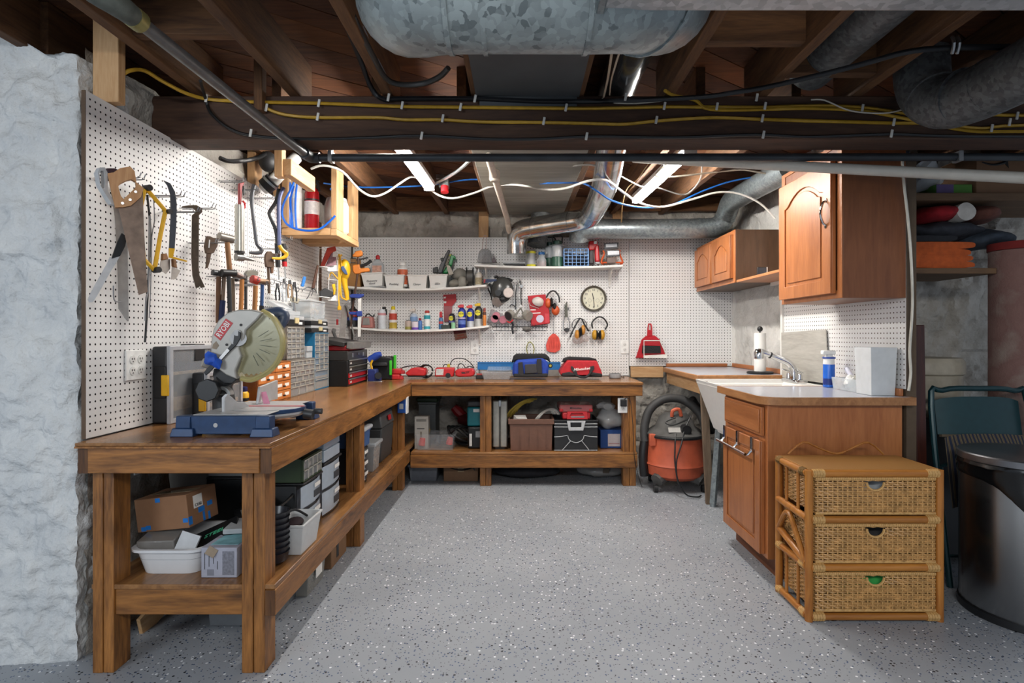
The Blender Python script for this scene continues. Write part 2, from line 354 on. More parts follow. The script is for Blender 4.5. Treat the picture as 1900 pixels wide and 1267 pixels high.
for nm, y0, y1 in (('wall_left_pegboard', 1.99, 3.17), ('wall_left_pegboard', 3.174, 4.30), ('wall_left_pegboard', 4.345, 5.11)):
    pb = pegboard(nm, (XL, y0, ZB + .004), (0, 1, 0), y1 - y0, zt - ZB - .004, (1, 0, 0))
    struct('edge', B().box(XL - .014, XL - .0004, y0 - .003, y0 - .0003, ZB + .004, zt), pl('#5d4a3a', .8), pb)
xs = (1167 - CX) * YB / F; xe = (1358 - CX) * YB / F
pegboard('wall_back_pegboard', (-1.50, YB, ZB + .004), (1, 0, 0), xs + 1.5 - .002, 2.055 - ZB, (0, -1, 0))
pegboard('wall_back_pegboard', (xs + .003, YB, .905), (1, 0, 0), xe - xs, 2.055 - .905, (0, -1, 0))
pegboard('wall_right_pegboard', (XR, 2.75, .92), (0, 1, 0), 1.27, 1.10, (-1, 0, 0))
M_trimw = pl('#e2e0db', .5, var=.04)
struct('trim_1', B().box(xe + .004, xe + .045, YB - .02, YB + .03, .905, 1.57), M_trimw)
struct('trim_2', B().box(XR - .012, XR + .05, 4.022, 4.05, .9, 2.09), M_trimw)
struct('trim_3', B().box(XL - .01, XL + .004, 4.303, 4.342, ZB + .004, zt), old('Z'))
struct('trim_4', B().box(XR + .002, XR + .05, 2.748, 3.49, .02, 2.03), pl('#5a4a3a', .8))
# furring and studs carrying the pegboards
for k, (x0, x1, y0, y1, z0, z1) in enumerate(((-1.575, -1.48, 2.10, 2.14, 2.04, 2.40), (-1.575, -1.535, 2.14, 2.17, 2.04, 2.38), (-1.57, -1.525, 3.28, 3.37, 1.9, 2.3), (-1.57, -1.525, 3.62, 3.71, 1.9, 2.3))):
    struct('trim_%d' % (5 + k), B().box(x0, x1, y0, y1, z0, z1), raw('Z'), bev=.003)
a = P(888, 440, YB); struct('trim_9', B().box(a.x, a.x + .088, YB + .0, YB + .04, 2.06, 2.33), raw('Z'), bev=.003)
a = P(1137, 440, YB); struct('trim_10', B().box(a.x, a.x + .085, YB, YB + .04, 2.06, 2.30), raw('Z'), bev=.003)
struct('trim_11', B().box(XR - .02, XR + .03, 3.80, 3.84, 2.025, 2.22), raw('Z'), bev=.003)

# ceiling: beam, joists, diagonal plank sub-floor, panned bays
ceil = bpy.data.objects.new('ceiling', None); COL.objects.link(ceil); ceil['kind'] = 'structure'
ZJ, ZT = 2.217, 2.41
def cpart(name, b, m, bev=.003): return struct(name, b, m, ceil, bev)
M_beam = wood('#33211a', '#5d4231', 'X', .75, 5)
cpart('beam', B().box(-1.60, 3.3, 2.47, 2.62, 2.03, ZJ).jit(.004, 3), M_beam, .006)
for x in (-2.19, -1.79, -1.384, -.978, -.572, -.19, .255, .646, 1.05, 1.46, 1.87, 2.27, 2.67, 3.07):
    cpart('joist', B().box(x - .022, x + .022, .6, 2.62, ZJ, ZT), old('Y'))
for x in (-1.5, -1.12, -.66, -.27, .41, .83, 1.27):
    cpart('joist', B().add([(x + a, y, z + (y - 2.62) * .022 * (z < 2.3)) for a in (-.022, .022) for y in (2.62, 5.16) for z in (ZJ, ZT + .02)],
          [(0, 1, 3, 2), (4, 6, 7, 5), (0, 4, 5, 1), (2, 3, 7, 6), (0, 2, 6, 4), (1, 5, 7, 3)]), old('Y'))
for x in (2.05, 2.45, 2.85): cpart('joist', B().box(x - .022, x + .022, 2.62, 3.55, ZJ, ZT), old('Y'))
def clip(poly, rect):
    for ax, sgn, lim in ((0, 1, rect[0]), (0, -1, -rect[1]), (1, 1, rect[2]), (1, -1, -rect[3])):
        out = []
        for i in range(len(poly)):
            p, q = poly[i - 1], poly[i]; dp, dq = sgn * p[ax] - lim, sgn * q[ax] - lim
            if dp * dq < 0: t = dp / (dp - dq); out.append((p[0] + (q[0] - p[0]) * t, p[1] + (q[1] - p[1]) * t))
            if dq >= 0: out.append(q)
        poly = out
        if len(poly) < 3: return None
    return poly
M_plank = [wood(*c, 'X', .85, 4) for c in (('#3a1f10', '#6b4024'), ('#4a2914', '#7d4d2a'), ('#301a0e', '#5c3720'))]
k = 0; d = -6.5
while d < 6.5:                                   # planks run diagonally over the joists
    w = .125 + .03 * random.random(); c, s = math.cos(.62), math.sin(.62)
    q = clip([(t * c - o * s, 3 + t * s + o * c) for t, o in ((-6, d), (6, d), (6, d + w - .006), (-6, d + w - .006))], (-3.0, 3.4, .6, 5.2))
    d += w
    if q:
        o = cpart('plank', B().slab([(x, y, ZT + .002 + .004 * random.random()) for x, y in q], (0, 0, .02)), M_plank[k % 3], 0); k += 1
cpart('subfloor', B().box(-3.2, 3.4, .6, 5.25, ZT + .045, ZT + .06), pl('#1c120b', .9))
for x0, x1, y in ((-1.362, -1.0, 2.0), (.67, 1.03, 2.05), (1.07, 1.44, 2.3), (1.48, 1.85, 1.7)): cpart('blocking', B().box(x0, x1, y, y + .045, ZJ + .02, ZT), old('X'))
cpart('rim_board', B().box(-1.6, 1.9, 5.06, 5.1, 2.285, ZT), old('X'))
cpart('rim_board', B().box(-1.78, -1.74, 2.1, 5.2, 2.0, ZT), old('Y'))
cpart('rim_board', B().box(-3.2, -1.74, 2.40, 2.44, 2.0, ZT), old('X'))
# sheet-metal pan under one bay in front of the beam, grey boards closing the bay behind it
cpart('tin_pan', B().box(-.19, .255, 1.3, 2.462, ZJ - .008, ZJ - .003).box(-.175, .245, 2.457, 2.462, ZJ - .05, ZJ - .003), pl('#5d6062', .5, .5, var=.1, scale=8), 0)
for i in range(17):
    y = 2.66 + i * .14; cpart('panel_board', B().box(-.27, .38, y, y + .134, ZJ - .022 + .022 * (y - 2.62), ZJ - .004 + .022 * (y - 2.62)), wood('#7d7a72', '#9b978d', 'X', .8, 4), .002)
# short hanger nailed to a joist in front of the beam
a = P(480, 205, 2.43); cpart('hanger', B().box(a.x - .018, a.x + .018, 2.42, 2.465, a.z, ZT), old('Z'))
a = P(1690, 160, 2.47)
# ------------------------------------------------------------------ the two LED strips behind the beam
def led(label, p0, p1, watts):
    p0 = Vector(p0); p1 = Vector(p1); u = (0, 0, 1); up = Vector((0, 0, .03))
    r = thing('led_strip_light', label, 'light', [
        D('housing', B().bar(p0 + up, p1 + up, .085, .03), pl('#d9dadb', .3, .4), .004),
        D('diffuser', B().bar(p0, p1, .045, .03), glow('lit_led_diffuser', '#fffaf3', watts), .006),
        D('end_cap', B().bar(p0 + up * .5 - (p1 - p0).normalized() * .012, p0 + up * .5, .07, .055), M_lgrey),
        D('end_cap', B().bar(p1 + up * .5 + (p1 - p0).normalized() * .012, p1 + up * .5, .07, .055), M_lgrey)], 'led strips under the joists')
    return r
led('lit white led strip nearest the wooden crate and fire extinguisher', (-.66, 2.72, 2.185), (-.63, 3.95, 2.195), 90)
led('lit white led strip on the joist beside the bright tin duct', (.93, 3.12, 2.185), (.885, 4.32, 2.195), 90)
# ------------------------------------------------------------------ the two workbenches
XF = -.846
def leg(x0, x1, y0, y1, z1, seam=True):
    xm = (x0 + x1) / 2
    return D('leg', B().box(x0, xm - .0008, y0, y1, 0, z1), stain('Z'), .003, [D('board', B().box(xm + .0008, x1, y0 + .002, y1, 0, z1), stain('Z'), .003)])
M_ply = wood('#664022', '#a87848', 'Y', .26, 4, False); M_plyx = wood('#664022', '#a87848', 'X', .26, 4, False); M_endg = wood('#3f2411', '#6b4522', 'Z', .6, 9, False)
thing('workbench', 'long brown stained wooden workbench along the pegboard with the saws', 'workbench', [
    D('top', B().box(-1.508, XF, 1.93, 5.09, .804, ZB), M_ply, .002, [D('ply_edge', B().box(-1.508, XF, 1.928, 5.09, .797, .8035), stain('Y'))]),
    D('rail', B().box(-1.508, -1.472, 1.945, 5.09, .708, .7965), stain('Y'), .003, [D('end_grain', B().box(-1.507, -1.473, 1.9435, 1.9455, .709, .796), M_endg)]),
    D('rail', B().box(XF - .04, XF - .001, 1.945, 4.418, .708, .7965), stain('Y'), .003, [D('end_grain', B().box(XF - .039, XF - .002, 1.9435, 1.9455, .709, .796), M_endg)]),
    D('end_rail', B().box(-1.471, XF - .041, 1.938, 1.976, .71, .7965), stain('X'), .003),
    leg(-1.493, -1.42, 1.99, 2.08, .708), leg(-.972, -.892, 1.99, 2.08, .708), leg(-.972, -.892, 3.18, 3.27, .708), leg(-1.493, -1.42, 3.18, 3.27, .708), leg(-.972, -.892, 4.33, 4.415, .708),
    D('shelf_rail', B().box(-1.42, -.972, 2.0, 2.038, .2, .29), stain('X'), .003),
    D('shelf_rail', B().box(-.891, -.855, 1.992, 4.42, .2, .29), stain('Y'), .003, [D('end_grain', B().box(-.89, -.856, 1.9905, 1.9925, .201, .289), M_endg)]),
    D('shelf', B().box(-1.50, -.857, 1.995, 5.08, .291, .308), M_ply, .002)])
thing('workbench', 'brown stained wooden workbench against the back pegboard with the tool bags', 'workbench', [
    D('top', B().box(XF + .001, .955, 4.42, 5.09, .804, ZB), M_plyx, .002, [D('ply_edge', B().box(XF + .001, .955, 4.418, 5.09, .797, .8035), stain('X'))]),
    D('rail', B().box(XF + .001, .952, 4.43, 4.468, .708, .7965), stain('X'), .003),
    D('side_rail', B().box(.914, .952, 4.47, 5.09, .708, .7965), stain('Y'), .003),
    leg(-.314, -.226, 4.466, 4.55, .708), leg(.807, .908, 4.466, 4.55, .708), leg(.807, .908, 4.99, 5.08, .708),
    D('shelf_rail', B().box(-.853, .912, 4.428, 4.464, .15, .248), stain('X'), .003),
    D('shelf', B().box(-.853, .912, 4.44, 5.08, .25, .268), M_plyx, .002)])

# ------------------------------------------------------------------ right side: base cabinet, counters, sink
def door(x, y0, y1, z0, z1, arch=0, t=.02, st=.055, nm='door', extra=()):
    """a cabinet door facing -X: flat slab, raised frame and raised panel"""
    e = (-.008, 0, 0); o = [(x, y1, z0), (x, y0, z0), (x, y0, z1), (x, y1, z1)]
    ym, w = (y0 + y1) / 2, (y1 - y0) / 2 - st
    n = 24; inn = []; out = []
    pts = [(y1 - st, z0 + st), (y0 + st, z0 + st), (y0 + st, z1 - st - arch)]
    if arch: pts += [(ym - w + 2 * w * k / 12, z1 - st - arch + arch * (max(0, math.cos((k / 12 - .5) * math.pi * 1.15)) ** .8)) for k in range(1, 12)]
    pts += [(y1 - st, z1 - st - arch)]
    out = []
    for (a, b) in pts:
        if a in (y0 + st,) and b == z0 + st: out.append((y0, z0))
        elif a == y1 - st and b == z0 + st: out.append((y1, z0))
        elif a == y0 + st: out.append((y0, z1))
        elif a == y1 - st: out.append((y1, z1))
        else: out.append((min(max(a, y0), y1), z1))
    pc = [(ym + (a - ym) * .86, (z0 + z1) / 2 + (b - (z0 + z1) / 2) * .93) for a, b in pts]
    return D(nm, B().box(x, x + t, y0, y1, z0, z1).ring([(x, a, b) for a, b in out], [(x, a, b) for a, b in pts], e), cab('Z'), .003,
             [D('panel', B().slab([(x, a, b) for a, b in pc], (-.006, 0, 0)), cab('Z'), .004)] + list(extra))
thing('base_cabinet', 'reddish wood base cabinet with towel bar under the grey counter', 'cabinet', [
    D('body', B().box(1.192, 1.84, 2.745, 3.31, .1, .845), cab('Z'), .002),
    D('toe_kick', B().box(1.25, 1.83, 2.76, 3.3, 0, .1), pl('#6b3d22', .6), 0),
    D('drawer', B().box(1.172, 1.19, 2.775, 3.27, .69, .83).box(1.166, 1.172, 2.79, 3.255, .703, .817), cab('Y'), .004),
    door(1.172, 2.775, 3.27, .115, .665)])
tb = [(1.135, y) for y in (2.86, 3.05, 3.22)]
thing('towel_bar', 'chrome over-door towel bar on the base cabinet door', 'towel bar', [
    D('bar', B().cyl((1.125, 2.85, .585), (1.125, 3.26, .585), .007), M_chrome)] +
    [D('hook', B().box(1.158, 1.161, y - .012, y + .012, .595, .668).box(1.158, 1.188, y - .012, y + .012, .6665, .669).tube([(1.158, y, .6), (1.14, y, .58), (1.125, y, .585)], .006, 6), M_chrome) for y in (2.86, 3.05, 3.24)])
M_lam = pl('#b4b6bf', .22, var=.04, scale=60)
def counter(name, label, pts, z, group=None, skirt=None):
    c = Vector((sum(p[0] for p in pts) / len(pts), sum(p[1] for p in pts) / len(pts)))
    i = [((p[0] - c.x) * .965 + c.x, (p[1] - c.y) * .965 + c.y) for p in pts]
    parts = [D('edge_band', B().ring([(x, y, z - .038) for x, y in pts], [(x, y, z - .038) for x, y in i], (0, 0, .0385)), wood('#8a5a34', '#b58152', 'Y', .4, 6, False), .006),
             D('laminate', B().slab([(x, y, z - .03) for x, y in i], (0, 0, .0295)), M_lam)]
    return thing(name, label, 'counter', parts + (skirt or []))
arc = [(1.25 - .10 * math.cos(t), 2.80 - .10 * math.sin(t)) for t in (0, .4, .8, 1.2, 1.57)]
counter('countertop', 'grey laminate countertop with rounded wood edge above the wicker drawers', [(1.15, 3.33)] + arc + [(1.878, 2.70), (1.878, 2.748), (1.85, 2.75), (1.85, 3.33)], .885,
        skirt=[D('splash_strip', B().box(1.835, 1.853, 2.755, 3.33, .886, .921), cab('Y'), .003)])
counter('countertop', 'grey laminate corner countertop carrying the paper towel roll', [(1.24, 4.0), (1.86, 4.0), (1.895, 4.1), (1.895, 5.09), (1.30, 5.09), (1.24, 4.95)], .90,
        skirt=[D('splash_strip', B().box(1.3, 1.84, 5.06, 5.085, .901, .93), cab('X'), .003), D('splash_strip', B().box(1.875, 1.893, 4.1, 5.05, .901, .935), cab('Y'), .003), D('skirt_board', B().box(1.275, 1.292, 4.03, 4.96, .765, .861), raw('Y'), .002), D('ledger', B().box(xs + .01, 1.275, 5.075, 5.11, .805, .9), raw('X'), .002)])
# utility sink
zr = .875
sink = B(); c0 = [(1.245, 3.345), (1.245, 3.975), (1.83, 3.975), (1.83, 3.345)]; c1 = [(1.35, 3.40), (1.35, 3.92), (1.80, 3.92), (1.80, 3.40)]
def qring(q, z, o=0):
    cx, cyy = sum(p[0] for p in q) / 4, sum(p[1] for p in q) / 4
    return [(p[0] + math.copysign(o, p[0] - cx), p[1] + math.copysign(o, p[1] - cyy), z) for p in q]
rs = [qring(c1, .52), qring(c0, zr - .03, -.004), qring(c0, zr - .03, .012), qring(c0, zr, .012), qring(c0, zr, -.018), qring(c1, .54, -.015)]
sink.add([p for r in rs for p in r], [(3, 2, 1, 0)] + [(k * 4 + i, k * 4 + (i + 1) % 4, k * 4 + 4 + (i + 1) % 4, k * 4 + 4 + i) for k in range(5) for i in range(4)] + [(20, 21, 22, 23)])
thing('utility_sink', 'white plastic utility sink on metal legs between the counters', 'sink', [
    D('basin', sink, pl('#e8e6e2', .35, var=.03), .006)] +
    [D('leg', B().bar((x, y, .55), (x + dx, y + dy, .02), .035, .035).cyl((x + dx, y + dy, 0), (x + dx, y + dy, .03), .02), M_galv) for x, y, dx, dy in ((1.36, 3.43, -.03, -.02), (1.36, 3.9, -.03, .03), (1.78, 3.43, .02, -.02), (1.78, 3.9, .02, .03))] +
    [D('brand_sticker', B().cyl(P(1306, 714, 3.9) + Vector((-.003, 0, 0)), P(1306, 714, 3.9) + Vector((.01, 0, 0)), .018), pl('#2b56b0', .4), label='round blue sticker')])
thing('prop_board', 'weathered board propping the counter beside the shop vacuum', 'board', [D('board', B().bar((1.286, 4.0, .86), (1.325, 3.99, .0), .03, .05, (1, 0, 0)), wood('#5a4a3c', '#83705c', 'Z', .8), .002)])
# faucet
f = Vector((1.74, 3.62, .878))
thing('faucet', 'chrome pull-out faucet at the back of the utility sink', 'faucet', [
    D('base', B().box(f.x - .04, f.x + .04, f.y - .1, f.y + .1, f.z, f.z + .025), M_chrome, .01),
    D('spout', B().tube([f + Vector(p) for p in ((0, 0, .02), (-.005, 0, .08), (-.035, 0, .125), (-.085, 0, .15), (-.15, 0, .175))], [.026, .024, .022, .02, .018], 12), M_chrome),
    D('spray_head', B().tube([f + Vector(p) for p in ((-.15, 0, .175), (-.2, 0, .193), (-.225, 0, .195))], [.017, .021, .026], 12).lathe([(.02, -.035), (.028, -.03), (.03, .01), (.02, .03)], f + Vector((-.225, 0, .185)), 14), M_chrome),
    D('collar', B().cyl(f + Vector((-.148, 0, .174)), f + Vector((-.155, 0, .177)), .0205), M_black),
    D('handle', B().cyl(f + Vector((0, .07, .025)), f + Vector((0, .07, .06)), .018, .014).bar(f + Vector((.02, .07, .065)), f + Vector((-.05, .06, .085)), .014, .01), M_chrome, .003),
    D('handle', B().cyl(f + Vector((0, -.07, .025)), f + Vector((0, -.07, .06)), .018, .014).bar(f + Vector((.02, -.07, .065)), f + Vector((-.03, -.09, .09)), .014, .01), M_chrome, .003)])
# wall cabinets
hx = 1.512
thing('wall_cabinet', 'tall reddish wood wall cabinet with arched door above the grey counter', 'cabinet', [
    D('body', B().box(1.552, 1.855, 2.74, 3.37, 1.36, 2.12), wood('#6b3d22', '#83502f', 'Z', .45, 5, False), .002),
    D('face_frame', B().ring([(1.552, 3.37, 1.36), (1.552, 2.74, 1.36), (1.552, 2.74, 2.12), (1.552, 3.37, 2.12)], [(1.552, 3.33, 1.4), (1.552, 2.78, 1.4), (1.552, 2.78, 2.1), (1.552, 3.33, 2.1)], (-.006, 0, 0)), cab('Z'), .002),
    door(1.526, 2.79, 3.345, 1.385, 2.04, arch=.075, st=.07, extra=[D('handle', B().tube([(1.525, 2.83, 1.845), (1.505, 2.83, 1.84), (1.492, 2.83, 1.80), (1.492, 2.83, 1.77), (1.505, 2.83, 1.735), (1.525, 2.83, 1.725)], .006, 8).cyl((1.527, 2.83, 1.85), (1.515, 2.83, 1.85), .01).cyl((1.527, 2.83, 1.72), (1.515, 2.83, 1.72), .01), M_chrome)])])
thing('wall_cabinet', 'small two-door reddish wood wall cabinet hanging in the corner', 'cabinet', [
    D('body', B().box(1.58, 1.895, 4.175, 5.08, 1.566, 1.955), wood('#4a3220', '#5f4530', 'Z', .5, 5, False), .002),
    D('face_frame', B().ring([(1.58, 5.08, 1.566), (1.58, 4.175, 1.566), (1.58, 4.175, 1.955), (1.58, 5.08, 1.955)], [(1.58, 5.04, 1.6), (1.58, 4.215, 1.6), (1.58, 4.215, 1.92), (1.58, 5.04, 1.92)], (-.008, 0, 0)), cab('Z'), .002),
    door(1.553, 4.205, 4.60, 1.60, 1.925, arch=.06), door(1.553, 4.645, 5.05, 1.60, 1.925, arch=.06)])
thing('wall_shelf', 'open wooden shelf board between the two wall cabinets', 'shelf', [D('board', B().box(1.582, 1.855, 3.372, 4.172, 1.566, 1.584), wood('#a9673c', '#c08355', 'Y', .4, 5, False), .002), D('cleat', B().box(1.83, 1.853, 3.375, 4.17, 1.54, 1.5655), M_trimw)])

# ------------------------------------------------------------------ rattan drawer chest
M_rat = wood('#8a4f1e', '#bb7c36', 'Z', .35, 6, False); M_ratx = wood('#8a4f1e', '#bb7c36', 'X', .35, 6, False); M_wick = pl('#bd9059', .5, var=.4, scale=28); M_bind = pl('#c79c60', .5, var=.2, scale=90)
def weave(o, u, v, n, w, h, pu=.0205, pv=.0088, a=.0048, hole=None):
    """strands over and under upright stakes on the face spanned by u and v, n outward"""
    o, u, v, n = map(Vector, (o, u, v, n)); b = B(); k = int(w / pu); rows = int(h / pv)
    for r in range(rows):
        z = (r + .5) * pv; z += .0012 * math.sin(r * 1.7); seg = []; row = []
        for i in range(2 * k + 1):
            x = i * w / (2 * k); s = (1 if (i // 2 + r) % 2 else -1) if i % 2 else 0
            if hole and ((x - hole[0]) / hole[1]) ** 2 + ((z - h + .018) / hole[2]) ** 2 < 1 and z < h - .012:
                if len(row) > 1: seg.append(row)
                row = []
            else: row.append(o + u * x + v * z + n * (a * s))
        if len(row) > 1: seg.append(row)
        for row in seg: b.tube(row, .0041, 5, 0, False)
    return b
def stakes(o, u, v, n, w, h, pu=.0205, hole=None):
    o, u, v, n = map(Vector, (o, u, v, n)); b = B(); k = int(w / pu)
    for i in range(k):
        x = (i + .5) * w / k; p = o + u * x; h1 = h
        if hole and abs(x - hole[0]) < hole[1] * .95: h1 = h - .018 - hole[2] * math.sqrt(max(0, 1 - ((x - hole[0]) / hole[1]) ** 2))
        b.cyl(p, p + v * h1, .0034, None, 5, False)
    return b
wx0, wx1, wy0, wy1, wz = 1.178, 1.749, 2.342, 2.645, .625
poles = lambda p, q, r=.0155: B().cyl(p, q, r, None, 12)
def wrap(c, ax, r=.019, l=.05, m=9):
    d = Vector({'X': (1, 0, 0), 'Y': (0, 1, 0), 'Z': (0, 0, 1)}[ax]); b = B()
    for k in range(m): q = Vector(c) + d * (l * (k - (m - 1) / 2) / m); b.cyl(q - d * l * .42 / m, q + d * l * .42 / m, r * (1 if k % 2 else .94), None, 8)
    return b
levels = (.02, .222, .42, .61); pr = []
for x in (wx0 + .016, wx1 - .016):
    for y in (wy0 + .016, wy1 - .016): pr.append(D('post', poles((x, y, 0), (x, y, wz - .002), .0165), M_rat))
for z in levels:
    pr.append(D('rail', poles((wx0 + .02, wy0 + .012, z), (wx1 - .02, wy0 + .012, z)), M_ratx))
    if z != .42:
        pr.append(D('side_rail', poles((wx0 + .012, wy0 + .02, z), (wx0 + .012, wy1 - .02, z)), wood('#8a4f1e', '#bb7c36', 'Y', .35, 6, False)))
        pr.append(D('side_rail', poles((wx1 - .012, wy0 + .02, z), (wx1 - .012, wy1 - .02, z)), wood('#8a4f1e', '#bb7c36', 'Y', .35, 6, False)))
    for x in (wx0 + .05, wx1 - .05): pr.append(D('binding', wrap((x, wy0 + .012, z), 'X'), M_bind))
    for y in (wy0 + .05, wy1 - .04): pr.append(D('binding', wrap((wx0 + .012, y, z if z != .42 else .61), 'Y', .0185, .04), M_bind))
for z0, z1 in ((.43, .61), (.02, .222)):
    for y in (2.44, 2.545): pr.append(D('side_rod', poles((wx0 + .012, y, z0), (wx0 + .012, y, z1), .007), M_rat))
pr.append(D('side_rail', poles((wx0 + .012, wy0 + .02, .33), (wx0 + .012, wy1 - .02, .33)), wood('#8a4f1e', '#bb7c36', 'Y', .35, 6, False)))
pr[-1]['b'] = poles((wx0 + .012, wy0 + .02, .235), (wx0 + .012, wy1 - .02, .3))
pr.append(D('side_rail', poles((wx0 + .012, wy0 + .02, .422), (wx0 + .012, wy1 - .02, .43)), M_rat))
pr.append(D('side_arch', B().tube([(wx0 + .008, wy1 - .03, .3), (wx0 + .004, 2.55, .38), (wx0 + .004, 2.51, .4), (wx0 + .004, 2.48, .38), (wx0 + .008, wy0 + .03, .24)], .012, 10), M_rat))
pr.append(D('top_mat', B().box(wx0 + .015, wx1 - .015, wy0 + .012, wy1 - .012, wz - .012, wz + .002), None, .003))
mt, nt, bs, nw, lk = nodes('fine_cane_weave'); wv = tex(nw, lk, 'Wave', 75, Distortion=1.0); wv2 = tex(nw, lk, 'Wave', 75, Distortion=1.0); wv2.bands_direction = 'Y'
mx = nw('Math'); mx.operation = 'MULTIPLY'; lk(wv.outputs[1], mx.inputs[0]); lk(wv2.outputs[1], mx.inputs[1]); rr = ramp(nw, [(0, '#8a5d2c'), (.6, '#c1914f')]); lk(mx.outputs[0], rr.inputs[0]); lk(rr.outputs[0], bs.inputs['Base Color'])
bp = nw('Bump'); bp.inputs['Strength'].default_value = .5; bp.inputs['Distance'].default_value = .003; lk(mx.outputs[0], bp.inputs['Height']); lk(bp.outputs[0], bs.inputs['Normal']); bs.inputs['Roughness'].default_value = .4
pr[-1]['m'] = mt
sc = [(wx0 + .06, .0), (wx0 + .13, .055), (wx0 + .2, .03), (wx0 + .285, .002), (wx0 + .36, .03), (wx0 + .43, .055), (wx0 + .5, .0)]
pr.append(D('scroll_rail', B().tube([(x, wy1 - .012, wz + z + .006) for x, z in sc], .005, 8), M_rat))
for z0, z1 in ((.445, .59), (.245, .398), (.045, .198)):
    x0, x1 = wx0 + .04, wx1 - .036; w, h = x1 - x0, z1 - z0; ho = (w * .5, .034, .032); n = (0, -1, 0); yf = wy0 + .012
    pr.append(D('drawer', B().box(x0 + .004, x1 - .004, yf + .006, wy1 - .02, z0 + .002, z0 + .01).box(x0 + .006, x0 + .01, yf + .008, wy1 - .02, z0, z1 - .006).box(x1 - .01, x1 - .006, yf + .008, wy1 - .02, z0, z1 - .006).box(x0 + .01, x1 - .01, wy1 - .026, wy1 - .02, z0, z1 - .006), pl('#35210f', .8), 0, [  # inner box coloured dark to stand for shade in the weave gaps
        D('weave', weave((x0, yf, z0), (1, 0, 0), (0, 0, 1), n, w, h, hole=ho), M_wick, kind='stuff'),
        D('stakes', stakes((x0, yf, z0), (1, 0, 0), (0, 0, 1), n, w, h, hole=ho), M_bind, kind='stuff'),
        D('side_weave', weave((x0, wy1 - .02, z0), (0, -1, 0), (0, 0, 1), (-1, 0, 0), wy1 - .02 - yf, h), M_wick, kind='stuff'),
        D('side_stakes', stakes((x0, wy1 - .02, z0), (0, -1, 0), (0, 0, 1), (-1, 0, 0), wy1 - .02 - yf, h), M_bind, kind='stuff'),
        D('rolled_rim', wrap(((x0 + x1) / 2, yf, z1 - .002), 'X', .008, w, 64).cyl((x0, yf, z0), (x1, yf, z0), .006), M_bind),
        D('grip_rim', B().tube([((x0 + x1) / 2 + .036 * math.cos(t), yf - .003, z1 - .016 + .034 * -math.sin(t)) for t in np.linspace(0, math.pi, 9)], .005, 6), M_bind)]))
thing('rattan_chest', 'honey-coloured rattan chest with three woven wicker drawers', 'drawer chest', pr)
def cloth(name, label, col, c, r, seed, cat='cloth'):
    return thing(name, label, cat, [D(name, B().ell(c, r, 20, 12).jit(min(r) * .55, 22, seed), pl(col, .85), smooth=60)])
cloth('folded_cloth', 'pale grey cloth seen through the grip of the top wicker drawer', '#aab0b4', (1.465, 2.48, .515), (.2, .09, .055), 1)
cloth('folded_cloth', 'dark cloth seen through the grip of the middle wicker drawer', '#3c3a3a', (1.465, 2.48, .32), (.2, .09, .06), 2)
cloth('folded_cloth', 'bright green cloth seen through the grip of the bottom wicker drawer', '#3fae52', (1.455, 2.46, .13), (.14, .08, .065), 3)
# ------------------------------------------------------------------ ducts
def duct(label, pts, r, m, seams=(), sm=5, extra=()):
    b = B().tube(pts, r, 24, sm); rr = r if not hasattr(r, '__len__') else max(r)
    parts = [D('pipe', b, m, smooth=50)]
    for p, q in seams:
        p = Vector(p); d = Vector(q).normalized(); parts.append(D('seam_ring', B().cyl(p - d * .006, p + d * .006, rr * 1.025, None, 24), m))
    return thing('round_duct', label, 'duct', parts + list(extra))
duct('wide spangled galvanised duct hanging across the middle of the ceiling', [(-.30, 1.85, 2.30), (-.31, 1.64, 2.14), (-.28, 1.51, 2.08), (-.17, 1.45, 2.06), (.16, 1.45, 2.06), (.28, 1.46, 2.065), (.38, 1.56, 2.10), (.44, 1.72, 2.19), (.45, 1.93, 2.305)],
     [.11, .14, .15, .15, .15, .15, .14, .125, .1], galv('spangled_duct', '#6a7375', '#939d9e', .42, 55, .45, True), [((-.18, 1.45, 2.06), (1, 0, .0)), ((-.09, 1.45, 2.06), (1, 0, 0)), ((.17, 1.45, 2.06), (1, 0, 0)), ((.33, 1.5, 2.08), (1, .8, .3))])
duct('bright new tin duct bending down beside the led strip to the back pegboard', [(.45, 2.0, 2.315), (.45, 2.68, 2.312), (.49, 3.0, 2.24), (.53, 3.55, 2.13), (.545, 4.25, 2.105), (.52, 4.47, 2.10), (.42, 4.58, 2.095), (.12, 4.75, 2.08), (.0, 4.83, 2.06), (-.03, 4.87, 1.99), (-.03, 4.88, 1.875)], .083, M_galvn,
     [((.544, 4.2, 2.106), (0, 1, 0)), ((.40, 4.59, 2.094), (-1, .6, 0)), ((.11, 4.755, 2.08), (-1, .6, 0))])
duct('grey duct running level along the back wall and turning up over the corner cabinet', [(.50, 4.86, 1.99), (.51, 4.83, 2.05), (.6, 4.81, 2.075), (1.0, 4.8, 2.075), (1.55, 4.79, 2.08), (1.66, 4.78, 2.10), (1.71, 4.75, 2.17), (1.70, 4.6, 2.25), (1.69, 4.4, 2.25), (1.67, 3.5, 2.215)], .082, M_galv,
     [((.62, 4.81, 2.075), (1, 0, 0)), ((.68, 4.81, 2.075), (1, 0, 0)), ((1.5, 4.79, 2.08), (1, 0, 0)), ((1.71, 4.76, 2.15), (.2, -.3, 1))])
duct('dull round duct dropping behind the bright tin duct', [P(1003, 388, 5.0), P(1003, 420, 5.0), P(998, 440, 5.0), P(996, 455, 4.99)], .085, M_galvd)
